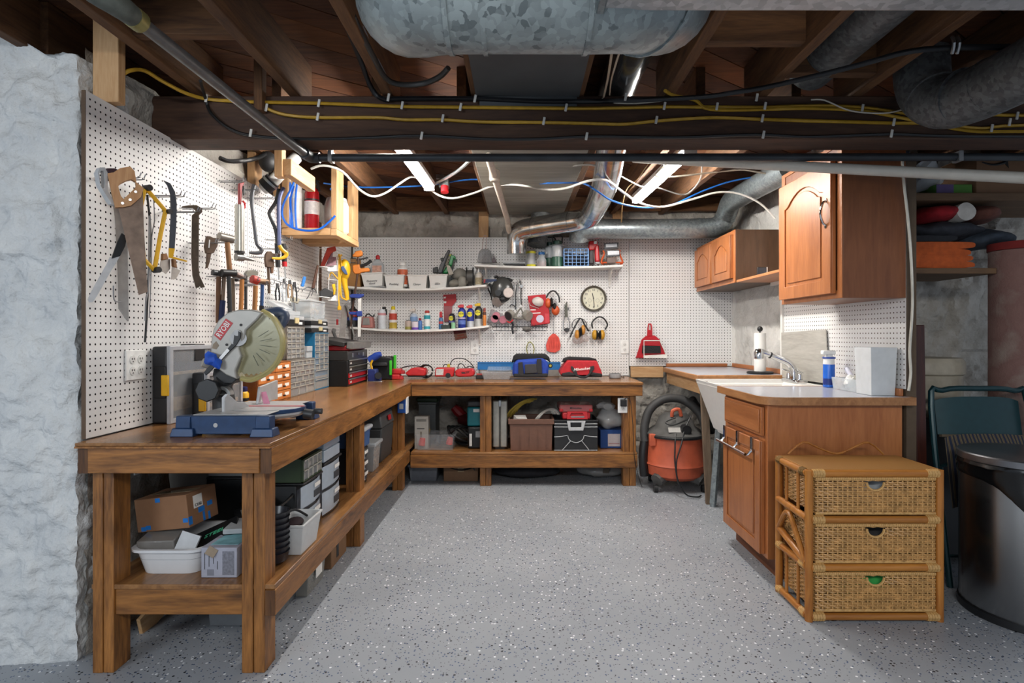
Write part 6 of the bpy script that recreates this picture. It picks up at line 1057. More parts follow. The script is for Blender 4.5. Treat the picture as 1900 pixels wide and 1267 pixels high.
# top shelf
f = FP(4.99, (870, 425, 6.552))
thing('clear_visor', 'clear smoky safety visor on a strap at the end of the lantern shelf', 'visor', [D('visor', f.out([(100, 410), (120, 290), (150, 245), (230, 240), (265, 270), (275, 340), (285, 415)], .05, -.03), clear('smoky_visor', '#87898c', .55), .01), D('strap', f.tb([(160, 245), (180, 100), (200, 75), (215, 110), (205, 240)], .003), pl('#b09a94', .6)), D('clip', f.out([(285, 410), (290, 355), (315, 355), (345, 410)], .02), pl('#4b3c40', .5), .003)])
c = on(955, 4.99, z3); thing('drill_index', 'flat grey drill index box lying on the lantern shelf', 'box', [D('box', B().box(c.x - .08, c.x + .08, 4.93, 5.05, c.z + .001, c.z + .022), M_dark, .003), D('lid', B().box(c.x - .10, c.x + .09, 4.935, 5.05, c.z + .023, c.z + .034), M_lgrey, .003)])
c = on(985.5, 4.98, z3); thing('parts_jar', 'clear jar with yellow lid and base on the lantern shelf', 'jar', [D('jar', B().lathe([(.036, .02), (.036, .12)], c, 16), M_frost), D('lid', B().lathe([(.04, .118), (.042, .122), (.042, .136), (.036, .14)], c, 16), pl('#cfc82e', .4)), D('base', B().lathe([(.04, .001), (.042, .004), (.042, .02), (.036, .024)], c, 16), pl('#cfc82e', .4)), D('inner_tube', B().lathe([(.022, .022), (.022, .117)], c, 10), pl('#e2ddd6', .4))])
c = on(1005, 4.97, z3); thing('parts_jar', 'jar with blue lid and rust brown contents on the lantern shelf', 'jar', [D('jar', B().lathe([(.04, .001), (.042, .005), (.042, .062), (.028, .085), (.026, .115)], c, 16), M_clear), D('contents', B().lathe([(.039, .006), (.039, .05)], c, 14), pl('#7d3a1f', .6)), D('lid', B().lathe([(.028, .108), (.029, .111), (.029, .128), (.025, .131)], c, 14), pl('#1f62a0', .4))])
for lab, px, Y in (('green camping lantern with clear globe and black bail handle', 1034, 4.975), ('second green lantern standing half behind the first', 1021, 5.06)):
    c = on(px, Y, z3); thing('lantern', lab, 'lantern', [D('base', B().lathe([(.05, .001), (.053, .006), (.05, .02), (.05, .085), (.045, .09)], c, 20), pl('#2b5443', .4)), D('globe', B().lathe([(.043, .09), (.045, .1), (.045, .18), (.042, .185)], c, 20), M_frost), D('reflector', B().lathe([(.07, .183), (.075, .186), (.04, .2)], c, 24), M_clear), D('top', B().lathe([(.04, .198), (.041, .2), (.038, .228), (.03, .232)], c, 20), pl('#27483c', .4)), D('handle', B().tube([c + Vector(q) for q in ((-.042, 0, .21), (-.044, 0, .265), (-.03, 0, .276), (.03, 0, .276), (.044, 0, .265), (.042, 0, .21))], .006, 6, 1), M_black)], 'camping lanterns')
c = on(1068, 4.98, z3); bk = []
w, d, h = .105, .07, .15
for z in np.linspace(.004, h, 6): bk.append(D('hoop', B().tube([c + Vector(q) for q in ((-w, -d, z), (w, -d, z), (w, d, z), (-w, d, z))], .003, 5, 0, closed=True), pl('#7fa6d8', .4)))
for k in range(7): x = -w + 2 * w * k / 6; bk.append(D('upright', B().cyl(c + Vector((x, -d, .002)), c + Vector((x, -d, h)), .003, None, 6).cyl(c + Vector((x, d, .002)), c + Vector((x, d, h)), .003, None, 6) if 0 else B().tube([c + Vector(q) for q in ((x, -d, h), (x, -d, .003), (x, d, .003), (x, d, h))], .003, 5, 0), pl('#7fa6d8', .4)))
for k in range(1, 4): y = -d + 2 * d * k / 4; bk.append(D('upright', B().tube([c + Vector(q) for q in ((-w, y, h), (-w, y, .003), (w, y, .003), (w, y, h))], .003, 5, 0), pl('#7fa6d8', .4)))
thing('wire_basket', 'light blue coated wire basket on the lantern shelf', 'basket', bk)
for lab, dx, dy, r, col in (('dark glove bundle inside the blue wire basket', -.04, 0, .055, '#33363c'), ('navy cloth inside the blue wire basket', .045, .0, .05, '#26303f')): thing('cloth_bundle', lab, 'cloth', [D('cloth', B().ell(c + Vector((dx, dy, .062)), (r, .055, .053), 14, 9).jit(.012, 22, dx * 50), pl(col, .85), smooth=50)])
f = FP(4.99, (870, 425, 6.552))
thing('cordless_light', 'red and black cordless inspection light standing on the lantern shelf', 'flashlight', [D('handle', f.out([(1455, 425), (1460, 260), (1510, 255), (1515, 425)], .05, -.03), pl('#3a3436', .5), .008), D('head', f.out([(1450, 260), (1455, 150), (1560, 140), (1565, 190), (1515, 260)], .06, -.035), M_red, .01), D('badge', f.out([(1515, 155), (1550, 150), (1550, 185), (1515, 188)], .002, .026), M_white)])
thing('flashlight', 'bright red stick flashlight beside the folding work light', 'flashlight', [D('body', f.out([(1530, 400), (1528, 195), (1580, 190), (1590, 400)], .035, -.02), pl('#c7262c', .35), .012), D('tail', f.out([(1532, 425), (1532, 400), (1592, 400), (1592, 425)], .037, -.021), M_lgrey, .006)])
thing('work_light', 'folding grey work light with two panels and orange stand', 'work light', [D('panel', f.out([(1645, 245), (1640, 175), (1815, 165), (1815, 240)], .02, .0), pl('#55585c', .45), .004, [D('lens', f.out([(1662, 225), (1660, 185), (1795, 180), (1795, 218)], .002, .0205), pl('#d9dde2', .3))]), D('panel', f.out([(1660, 345), (1660, 265), (1820, 262), (1825, 335)], .02, .03), pl('#55585c', .45), .004, [D('lens', f.out([(1678, 325), (1676, 278), (1815, 275), (1815, 318)], .002, .0505), pl('#d9dde2', .3))]), D('stand', f.tb([(1630, 260), (1645, 300), (1610, 400), (1640, 425)], .008, .0).add(*(lambda b: (b.v, b.f))(f.tb([(1835, 255), (1830, 300), (1870, 400), (1840, 425)], .008))), M_orange), D('foot_bar', f.tb([(1620, 410), (1860, 410)], .007, .02, 8, 0), M_orange), D('battery', f.out([(1670, 420), (1672, 345), (1780, 345), (1785, 420)], .05, -.02), pl('#76635a', .5), .006)])
# ------------------------------------------------------------------ hung on the back pegboard
f = FP(YB - .01, (900, 510, 11.515)); M_mask = pl('#4a4a48', .35)
g = FP(YB - .07, (900, 510, 11.515))
thing('respirator', 'black full-face respirator hanging at the end of the shelves', 'respirator', [D('facepiece', B().ell(g(370, 320), (.095, .06, .115), 22, 14).jit(.006, 12), pl('#3f403f', .25)), D('harness', f.tb([(200, 80), (250, 50), (330, 110), (480, 100), (590, 140)], .012, .06).add(*(lambda b: (b.v, b.f))(f.tb([(90, 200), (140, 260), (160, 400), (200, 470)], .012, .05))), M_black), D('chin_cup', B().ell(g(375, 520, .04), (.03, .03, .025), 12, 8), M_dark), D('exhale_port', B().cyl(g(295, 395, .05), g(285, 400, .085), .028, None, 16), M_black), D('cartridge', B().cyl(g(505, 390, .03), g(500, 390, .075), .044, None, 22), pl('#b9ada5', .5), 0, [D('face', B().cyl(g(500, 390, .075), g(500, 390, .077), .038, None, 22), pl('#d3c6bf', .6))]), D('cartridge', B().cyl(g(260, 560, .01), g(245, 590, .03), .042, None, 18), pl('#8e8580', .5)), D('strap', f.tb([(60, 280), (120, 430), (150, 560), (180, 680)], .005), M_dark)])
thing('patterned_strap', 'red white and blue patterned strap on the shelf end', 'strap', [D('strap', f.out([(0, 130), (60, 110), (250, 110), (260, 150), (60, 185), (0, 190)], .004, .09), pl('#33405f', .7, var=.6, scale=110)), D('stripe', f.out([(-10, 120), (30, 115), (10, 190), (-20, 190)], .005, .0895), pl('#b9434a', .7))])
thing('long_pliers', 'long thin steel tongs hanging between the two respirators', 'pliers', [D('arm', f.tb([(690, 180), (670, 300), (650, 460), (655, 640), (640, 740)], .005, .02), M_iron), D('arm', f.tb([(745, 130), (770, 250), (765, 450), (775, 640)], .006, .02), M_iron), D('head', f.tb([(690, 180), (700, 110), (735, 100), (745, 140)], .005, .02), M_steel), D('pivot', B().cyl(f(780, 250, .01), f(780, 250, .035), .014), M_steel), D('hook', f.tb([(530, 680), (560, 640), (620, 660), (660, 740)], .005, .02), M_iron)])
thing('filter_pack', 'clear pack of pink round respirator filters in the black basket', 'packet', [D('pack', f.out([(40, 1030), (130, 735), (200, 740), (440, 880), (420, 1040)], .03, .02), clear('filter_pack', '#9a8f92', .45), .006)] + [D('filter', B().cyl(f(x, y, .052), f(x, y, .058), .034, None, 20), pl('#b8707e', .6)) for x, y in ((245, 880), (210, 940), (390, 960))])
g = FP(YB - .08, (900, 510, 11.515))
thing('half_mask', 'grey half-mask respirator with its open side out', 'respirator', [D('cup', g.ring([(600, 930), (640, 840), (700, 760), (770, 680), (800, 760), (860, 860), (850, 940), (740, 950)], [(660, 900), (690, 850), (715, 800), (760, 735), (785, 790), (815, 870), (800, 900), (740, 905)], .05, -.02), pl('#77746b', .6), .01), D('cartridge', B().cyl(g(560, 840, .0), g(500, 880, .03), .045, None, 20), pl('#8a877f', .5), 0, [D('rim', B().cyl(g(500, 880, .03), g(494, 884, .033), .037, None, 20), M_dark)]), D('cartridge', B().cyl(g(870, 850, .0), g(940, 890, .03), .045, None, 20), pl('#908c83', .5)), D('straps', g.tb([(540, 980), (600, 1060), (580, 1130), (600, 1260)], .009, -.01), pl('#23242b', .7)), D('red_band', g.tb([(470, 990), (530, 1020), (600, 960)], .006, .03), M_red), D('strap', B().ell(g(890, 1160), (.04, .03, .025), 12, 8).jit(.015, 25), pl('#6d6a66', .8))])
bx = [D('rim', f.tb([(150, 1060), (160, 1110), (185, 1190), (690, 1195), (690, 1060)], .003, .07, 5, 0), M_black), D('rim', f.tb([(790, 1190), (1300, 1195), (1330, 1080)], .003, .07, 5, 0), M_black)] + [D('upright', f.tb([(x, 1050), (x, 1192), (x + 10, 1192)], .0022, .07, 5, 0), M_black) for x in (250, 350, 430, 510, 600, 850, 930, 1010, 1075, 1150, 1225)] + [D('floor_wire', B().tube([f(x, 1195, .0), f(x, 1195, .07)], .0022, 5, 0), M_black) for x in (200, 350, 500, 650, 850, 1000, 1150, 1290)] + [D('back_rail', f.tb([(150, 1100), (1330, 1100)], .003, .003, 5, 0), M_black)]
thing('peg_basket', 'black wire basket on the back pegboard under the respirators', 'basket', bx)
thing('mask_packet', 'red retail packet with a white dust mask picture', 'packet', [D('packet', f.out([(905, 455), (1290, 420), (1300, 560), (1370, 780), (1380, 1040), (985, 1095), (960, 760)], .03, .02), pl('#b3101d', .4), .005), D('mask_picture', B().cyl(f(1170, 940, .05), f(1170, 940, .0515), .034, None, 18), pl('#c9c6d8', .5)), D('side_panel', f.out([(1270, 830), (1360, 830), (1370, 1020), (1285, 1030)], .001, .0505), pl('#c93a44', .5)), D('white_print', f.out([(965, 740), (1080, 740), (1080, 762), (965, 765)], .001, .0505).add(*(lambda b: (b.v, b.f))(f.out([(980, 815), (1180, 805), (1180, 825), (985, 835)], .001, .0505))), M_white)])
thing('dust_mask', 'white moulded dust mask resting on the red packet', 'mask', [D('mask', B().lathe([(.055, 0), (.054, .006), (.045, .03), (.025, .045), (.003, .05)], f(1120, 590, .06), 22, (1, .8), Matrix.Rotation(math.radians(60), 4, 'X') @ Matrix.Rotation(.4, 4, 'Y')), pl('#d9d2cc', .7)), D('elastic', f.tb([(950, 600), (970, 660), (1060, 690), (1140, 720)], .002, .06), M_white)])
def muffs(label, cups, band, col, band_pts=None, fr=(1000, 525, 11.014), cup_r=.038, blk=M_black):
    f = FP(YB - .05, fr); ps = [D('headband', f.tb(band, .007, 0, 8), blk)]
    for (x, y, ax, ay, w) in cups: 
        a, b = f(x, y), f(x + ax, y + ay); ps += [D('ear_cup', B().ell(a, (w, .035, .045), 14, 10), pl(col, .4)), D('cushion', B().ell(b, (w * .55, .037, .043), 12, 8), blk)]
    return thing('ear_muffs', label, 'ear muffs', ps, 'hearing protection on the back pegboard')
muffs('orange ear muffs hanging tilted beside the red packet', [(185, 410, 70, -20, .028), (340, 560, -20, -60, .036)], [(150, 300), (200, 210), (280, 160), (350, 190), (410, 290), (420, 400)], '#c9572c')
muffs('yellow ear muffs with clear goggles hanging from a folded headband', [(780, 1060, 50, -40, .022), (900, 960, -40, 30, .022)], [(640, 1110), (690, 980), (840, 720), (930, 850), (1020, 985)], '#c98b3a')
muffs('yellow and black ear muffs with padded headband', [(1140, 1060, 40, 0, .026), (1290, 1060, -40, 0, .026)], [(1100, 930), (1080, 820), (1150, 730), (1240, 690), (1330, 730), (1400, 850), (1350, 950)], '#c79327')
f = FP(YB - .03, (1000, 525, 11.014)); thing('safety_goggles', 'clear safety goggles hanging below the first yellow ear muffs', 'goggles', [D('lens', B().ell(f(790, 1170, .02), (.05, .03, .035), 14, 8).ell(f(930, 1130, .02), (.045, .03, .035), 14, 8), clear('goggle_lens', '#c9b9b6', .3)), D('strap', f.tb([(680, 920), (690, 800), (770, 730), (880, 730), (970, 820), (970, 930)], .003), M_dark)])
thing('tin_snips', 'grey tin snips hanging point up beside the clock', 'snips', [D('blade', f.out([(525, 480), (560, 375), (580, 400), (580, 520), (590, 700), (530, 700)], .008), pl('#5d5d55', .45, .5), .001), D('handle', f.tb([(530, 690), (505, 800), (500, 940)], .004), M_grey), D('handle', f.tb([(590, 690), (620, 800), (630, 940)], .004), M_grey), D('catch', f.out([(500, 940), (560, 915), (630, 930), (610, 990), (560, 1000), (510, 975)], .014, -.003), M_dark, .003), D('spring', f.out([(585, 500), (610, 500), (605, 560), (585, 560)], .008), M_iron)])
# clock
c = P(1101, 554, YB - .0015); R0 = .116
ck = [D('rim', B().lathe([(R0 * .85, .0), (R0, .002), (R0, .02), (R0 * .94, .032), (R0 * .85, .026), (R0 * .84, .01)], c, 40, m=Matrix.Rotation(math.pi / 2, 4, 'X')), pl('#4e483c', .4), 0), D('face', B().cyl(c + Vector((0, -.008, 0)), c + Vector((0, -.011, 0)), R0 * .86, None, 40), pl('#d9d6c0', .5, var=.02))]
for k in range(1, 13): a = math.radians(90 - 30 * k); ck.append(T(str(k), .026, pl('#3b3a36', .5), c + Vector((math.cos(a) * R0 * .66, -.0118, math.sin(a) * R0 * .66)), name='numeral'))
for k, (dx, dz) in enumerate(((-.035, -.018), (.035, -.018))): ck.append(D('sub_dial', B().ring([c + Vector((dx + .017 * math.cos(t), -.0112, dz + .017 * math.sin(t))) for t in np.linspace(0, 6.283, 17)[:-1]], [c + Vector((dx + .0155 * math.cos(t), -.0112, dz + .0155 * math.sin(t))) for t in np.linspace(0, 6.283, 17)[:-1]], (0, -.0006, 0)), pl('#6b6858', .5)))
ck += [D('hour_hand', B().bar(c + Vector((0, -.0135, 0)), c + Vector((-.0125, -.0135, .05)), .006, .001, (0, 1, 0)), M_black), D('minute_hand', B().bar(c + Vector((0, -.0145, .01)), c + Vector((.006, -.0145, -.078)), .005, .001, (0, 1, 0)), M_black), D('hub', B().cyl(c + Vector((0, -.012, 0)), c + Vector((0, -.016, 0)), .005), M_black)]
thing('wall_clock', 'round bronze-rimmed wall clock with cream dial', 'clock', ck)
f = FP(YB - .02, (870, 600, 5.0))
thing('fly_swatter', 'red plastic fly swatter hanging on the back pegboard', 'fly swatter', [D('paddle', f.out([(720, 250), (715, 200), (740, 130), (775, 95), (800, 95), (835, 130), (852, 200), (845, 245), (800, 270), (745, 265)], .003), pl('#d64a3c', .5), .001), D('handle', f.tb([(788, 100), (785, 40), (790, -40), (780, -110)], .0025), M_wire)] + [D('rib', f.tb([(745 + 18 * k, 235), (757 + 13 * k, 130)], .002, .003, 5, 0), pl('#c03c30', .5)) for k in range(6)])
f = FP(YB - .03, (870, 600, 5.0))
thing('dustpan', 'red dustpan hanging with its handle up on the pegboard', 'dustpan', [D('pan', f.out([(1548, 315), (1600, 150), (1640, 115), (1720, 110), (1770, 150), (1825, 300), (1820, 315)], .012), pl('#b31523', .35), .003), D('handle', f.ring([(1652, 120), (1655, 40), (1662, 0), (1690, 0), (1698, 40), (1700, 120)], [(1664, 60), (1666, 30), (1670, 12), (1682, 12), (1686, 30), (1688, 60)], .02, -.004), pl('#b31523', .35), .004), D('lip', f.out([(1545, 312), (1625, 312), (1625, 320), (1545, 322)], .03), pl('#8f101c', .4), .002)])
thing('hand_brush', 'red hand brush with black bristles clipped to the dustpan', 'brush', [D('head', f.out([(1605, 205), (1620, 160), (1760, 160), (1775, 210)], .02, .016), pl('#a81320', .4), .004), D('bristles', f.out([(1602, 275), (1606, 205), (1768, 210), (1772, 275)], .022, .014), pl('#1e1e20', .8, bump=.8, scale=90)), D('holder', f.ring([(1612, 320), (1612, 155), (1765, 155), (1832, 320)], [(1618, 300), (1618, 162), (1760, 162), (1815, 285)], .004, .038), pl('#e2dfd8', .4), .001), D('holder_tray', f.out([(1614, 318), (1614, 298), (1832, 284), (1832, 310)], .03, .01), pl('#e2dfd8', .4), .003)])
a = P(881, 645, YB - .003); outlet('white outlet plate below the lower shelf bracket', a, 'Y')
a = P(1159, 644, YB - .003); outlet('white outlet plate at the seam left of the dustpan', a, 'Y')
f = FP(YB - .03, (870, 600, 5.0)); thing('strap_loop', 'thin yellow strap loop hanging behind the blue tool bag', 'strap', [D('loop', f.tb([(545, 285), (535, 230), (555, 175), (585, 185), (605, 235), (595, 290)], .004), pl('#8c8a33', .6))])
# ------------------------------------------------------------------ on the back bench
def bench(px, Y): return Vector(((px - CX) * Y / F, Y, ZB + .0005))
f = FP(4.83, (660, 620, 6.333))
c = bench(733, 4.72)
for k, lab in enumerate(('lower red battery of the pair stacked by the green case', 'upper red battery of the pair stacked by the green case')):
    o = c + Vector((.008 * k, .01 * k, .045 * k)); thing('tool_battery', lab, 'battery', [D('case', B().box(o.x - .065, o.x + .045, o.y - .04, o.y + .05, o.z, o.z + .043), pl('#bf262b', .4), .008), D('terminal', B().taper((o.x + .055, o.y), (.03, .06), (.02, .05), o.z, o.z + .03), pl('#a81f24', .4), .003), D('vent', B().box(o.x - .02, o.x - .01, o.y - .0412, o.y - .039, o.z + .006, o.z + .036), pl('#8c181c', .5))], 'red tool batteries')
def charger(label, px, Y, outline, depth, base=True, extra=()):
    f = FP(Y, (660, 620, 6.333)); ps = [D('case', f.out(outline, depth, -depth), pl('#c0262b', .38), .01)]
    return thing('battery_charger', label, 'charger', ps + list(extra), 'red battery chargers')
f2 = FP(4.75, (660, 620, 6.333))
charger('sloped red battery charger beside the coiled black cable', 0, 4.75, [(585, 470), (580, 455), (650, 400), (720, 392), (815, 405), (825, 440), (815, 490), (612, 490)], .12, extra=[D('base', f2.out([(610, 490), (818, 490), (815, 503), (612, 503)], .11, -.115), M_black, .002)])
charger('square red battery charger with a white rating label', 0, 4.75, [(925, 500), (935, 395), (1155, 395), (1150, 500)], .11, extra=[D('label', f2.out([(940, 480), (948, 408), (1035, 408), (1028, 480)], .001, .0003), pl('#c9c9c7', .6, var=.2, scale=70)), D('pocket', B().cyl(f2(1085, 485, -.02), f2(1085, 485, .001), .022, None, 14), M_black)])
charger('rounded red battery charger nearest the blue level', 0, 4.74, [(1170, 490), (1165, 430), (1200, 410), (1375, 405), (1395, 440), (1390, 485), (1350, 500), (1210, 502)], .13, extra=[D('slot', f2.out([(1290, 435), (1340, 430), (1330, 455), (1300, 460)], .001, .011), pl('#7d161a', .5)), D('badge', f2.out([(1240, 445), (1285, 445), (1295, 460), (1250, 462)], .001, .011), M_dark)])
f2 = FP(4.9, (660, 620, 6.333))
thing('charger_cord', 'black charger cord arching over the red chargers', 'cord', [D('cord', f2.tb([(1110, 360), (1125, 320), (1160, 290), (1215, 282), (1280, 292), (1340, 330), (1375, 370), (1388, 410)], .004), M_black), D('cord', f2.tb([(1200, 410), (1208, 360), (1235, 345), (1270, 365), (1290, 400), (1320, 380), (1350, 378), (1385, 395)], .004), M_black), D('plug', f2.out([(1075, 395), (1080, 350), (1105, 345), (1115, 390)], .02), pl('#b9a82a', .5), .004), D('cord', f2.tb([(1030, 395), (1035, 365), (1060, 355), (1085, 370)], .004), M_black)])
c = bench(791, 4.86); coil = B()
for k in range(7): coil.tube([c + Vector((.06 * math.cos(t) * (1 - .03 * k), -.025 + .009 * k + .006 * math.sin(3 * t + k), .06 + .055 * math.sin(t) * (1 - .03 * k))) for t in np.linspace(0, 6.0, 14)], .005, 6, 2)
thing('coiled_cable', 'coil of black cable standing between the red chargers', 'cable', [D('coil', coil, M_black, kind='stuff'), D('tail', B().tube([c + Vector((-.05, 0, .1)), c + Vector((-.12, 0, .105)), c + Vector((-.2, .02, .09)), c + Vector((-.26, -.02, .06))], .005, 6), M_black)])
# level, container, bags, speaker
xa, xb = (886 - CX) * 5.06 / F, (1040 - CX) * 5.06 / F
M_lv = pl('#2372b5', .35)
thing('spirit_level', 'long blue spirit level leaning behind the tool bags', 'level', [D('frame', B().box(xa, xb, 5.06, 5.085, ZB + .06, ZB + .128), M_lv, .003), D('vial_window', B().cyl((xb - .09, 5.0602, ZB + .095), (xb - .09, 5.057, ZB + .095), .02), M_black, 0, [D('vial', B().cyl((xb - .09, 5.0572, ZB + .095), (xb - .09, 5.0562, ZB + .095), .011), pl('#b9b04a', .3))]), D('edge_rail', B().box(xa, xb, 5.055, 5.06, ZB + .118, ZB + .128).box(xa, xb, 5.055, 5.06, ZB + .06, ZB + .068), M_lv)])
thing('level_rest', 'grey block the blue level rests on', 'block', [D('block', B().box(xa + .02, xb - .01, 5.05, 5.1, ZB + .0005, ZB + .058), pl('#8b8883', .6), .003)])
c = bench(922, 4.75); thing('plastic_container', 'clear plastic container of small parts with its lid ajar', 'container', [D('tub', B().tub((c.x, c.y), (.21, .12), (.25, .15), c.z, c.z + .065, .003, .005, .006), clear('deli_tub', '#c9ccd0', .32)), D('hardware', B().taper((c.x, c.y), (.195, .11), (.22, .13), c.z + .005, c.z + .045).jit(.006, 30), pl('#8f8a82', .5, .3, var=.5, scale=90)), D('lid', B().cb((c.x + .02, c.y + .03, c.z + .085), (.2, .12, .008), 0, .2), clear('blue_tint_lid', '#7ea3c9', .4), .003)])
c = bench(892, 4.78); thing('small_battery', 'small black and red battery pack beside the clear container', 'battery', [D('case', B().box(c.x - .04, c.x + .03, c.y - .03, c.y + .03, c.z, c.z + .03), M_black, .004), D('top', B().box(c.x - .035, c.x + .02, c.y - .025, c.y + .025, c.z + .0305, c.z + .045), pl('#a8453f', .5), .004)])
f = FP(4.66, (890, 625, 7.037))
def tbag(label, body_pts, top_pts, col, base_pts, straps, extra=(), d=.2):
    ps = [D('body', f.out(body_pts, d, -d).jit(.006, 14), pl(col, .75, var=.15, scale=40), .022), D('mouth', f.out(top_pts, d * .55, -d * .78), pl('#1b1b1d', .8), .012), D('base', f.out(base_pts, d + .012, -d - .002), pl('#232325', .8), .008)]
    for q in straps: ps.append(D('strap', f.out(q, .006, .006), pl('#2b2b2e', .85), .002))
    return thing('tool_bag', label, 'tool bag', ps + list(extra), 'open-mouth tool bags')
tbag('blue and black tool bag on the back bench', [(430, 520), (425, 400), (445, 330), (500, 300), (830, 280), (890, 330), (905, 400), (895, 520)], [(410, 350), (440, 250), (480, 225), (870, 225), (915, 270), (930, 350), (880, 300), (480, 310)], '#1d3f9e', [(440, 525), (445, 480), (890, 475), (890, 525)],
     [[(505, 480), (505, 335), (560, 325), (575, 500), (530, 505)], [(740, 440), (745, 290), (805, 285), (815, 480), (760, 480)]], [D('pocket', f.out([(590, 480), (590, 360), (740, 350), (750, 470)], .012, .004), pl('#3a3a3d', .85), .005), D('handle', f.out([(530, 240), (535, 222), (590, 222), (600, 245)], .05, -.12).add(*(lambda b: (b.v, b.f))(f.out([(760, 240), (765, 222), (820, 222), (825, 245)], .05, -.12))), M_dark, .004)])
tbag('red and black tool bag with white script lettering on the back bench', [(1060, 500), (1040, 460), (1110, 360), (1150, 310), (1530, 310), (1590, 430), (1610, 490), (1590, 520)], [(1090, 340), (1110, 285), (1180, 265), (1460, 275), (1530, 290), (1560, 350), (1520, 310), (1150, 310)], '#b3202a', [(1075, 520), (1070, 475), (1170, 455), (1300, 500), (1400, 500), (1470, 460), (1600, 480), (1600, 525)],
     [[(1190, 380), (1215, 385), (1265, 450), (1290, 525), (1255, 515), (1195, 430)], [(1440, 385), (1490, 375), (1495, 420), (1440, 480), (1430, 460)]], [T('Milwaukee', .032, M_white, f(1330, 418, .012), (math.pi / 2, -.12, 0), shear=.3), D('strap', f.tb([(1270, 500), (1310, 522), (1380, 525), (1430, 490), (1460, 450)], .009, .008), pl('#2b2b2e', .85))])
c = bench(1141, 4.83); thing('smart_speaker', 'small round grey smart speaker at the end of the back bench', 'speaker', [D('body', B().lathe([(.045, 0), (.05, .006), (.05, .036), (.046, .042)], c, 24), pl('#8c8d8e', .8)), D('top', B().lathe([(.045, .042), (.04, .043), (.01, .043)], c, 24), M_dark), D('cord', B().tube([c + Vector((.05, .02, .012)), c + Vector((.09, .06, .006)), c + Vector((.1, .2, .006))], .003, 6), M_black)])
# right-hand counters
c = Vector((1.75, 4.16, .901)); thing('paper_towel', 'upright paper towel roll on a black holder', 'paper towels', [D('base', B().lathe([(.09, 0), (.092, .004), (.092, .012), (.085, .016)], c, 28), M_black), D('roll', B().lathe([(.04, .017), (.041, .018), (.041, .295), (.02, .297)], c, 24), pl('#e6e4e0', .9, var=.02)), D('finial', B().ell(c + Vector((0, 0, .325)), (.02, .02, .02)).cyl(c + Vector((0, 0, .29)), c + Vector((0, 0, .31)), .006), M_black)])
thing('tile_board', 'grey weathered board leaning on the right pegboard behind the sink', 'board', [D('board', B().slab([S(1452, 700, 1.845), S(1538, 712, 1.845), S(1534, 611, 1.852), S(1451, 617, 1.852)], (-.006, 0, 0)), wood('#9c9890', '#bdbab2', 'Y', .7, 6, False), .001)])
c = Vector((1.755, 3.24, .8855)); thing('spray_bottle', 'blue cleaner bottle with white trigger on the grey counter', 'bottle', [D('bottle', B().lathe([(.028, 0), (.031, .004), (.031, .13), (.026, .15)], c, 16), pl('#1f63c9', .25)), D('label', B().lathe([(.0313, .015), (.0313, .05)], c, 16), pl('#1a2f7a', .4)), D('neck', B().lathe([(.03, .128), (.031, .13), (.028, .165), (.018, .18)], c, 16), M_white), D('collar', B().lathe([(.033, .162), (.035, .165), (.033, .172)], c, 16), pl('#2b4a9e', .4)), D('trigger', B().cb(c + Vector((-.01, -.01, .197)), (.075, .03, .025)).cb(c + Vector((0, 0, .182)), (.03, .03, .02)), M_white, .006)])
c = Vector((1.775, 3.04, .8855)); thing('dish_caddy', 'clear dish caddy with sponge and brush on the grey counter', 'caddy', [D('caddy', B().tub((c.x, c.y), (.09, .22), (.10, .24), c.z, c.z + .065, .003), M_clear)])
thing('dish_brush', 'white dish brush lying in the clear caddy', 'brush', [D('bristles', B().ell(c + Vector((-.02, -.02, .05)), (.035, .035, .03), 12, 8).jit(.016, 60), M_white, smooth=0), D('handle', B().cyl(c + Vector((0, .0, .06)), c + Vector((.02, .09, .11)), .013), pl('#c9cad8', .4))])
thing('sponge', 'olive yellow sponge standing in the clear caddy', 'sponge', [D('sponge', B().cb(c + Vector((.015, -.06, .05)), (.03, .09, .06), .2, .3).jit(.004, 40), pl('#8f8350', .9, bump=.5, scale=80), .004)])
c = Vector((1.775, 2.85, .8855)); thing('waste_basket', 'frosted white square waste basket at the counter end', 'waste basket', [D('basket', B().tub((c.x, c.y), (.115, .125), (.13, .14), c.z, c.z + .235, .003), clear('frosted_bin', '#d9dcdd', .86, .3), .004)])
c = Vector((1.70, 4.0, 1.5845)); thing('remote_holder', 'small black device standing on the open shelf', 'device', [D('case', B().box(1.64, 1.70, 3.93, 3.955, 1.585, 1.65), M_black, .003), D('screen', B().box(1.645, 1.695, 3.9285, 3.93, 1.592, 1.645), pl('#3a3d44', .2)), D('edge', B().box(1.701, 1.706, 3.93, 3.955, 1.585, 1.65), M_white)])
thing('paper_packets', 'bundle of white and blue paper packets on the open shelf', 'packets', [D('packet', B().cb((1.74 + .02 * k, 3.55, 1.625), (.008, .09, .08), .1 * (k - 2), 0, .06 * (k - 2)), M_white if k % 2 else pl('#5f83b5', .6)) for k in range(5)])
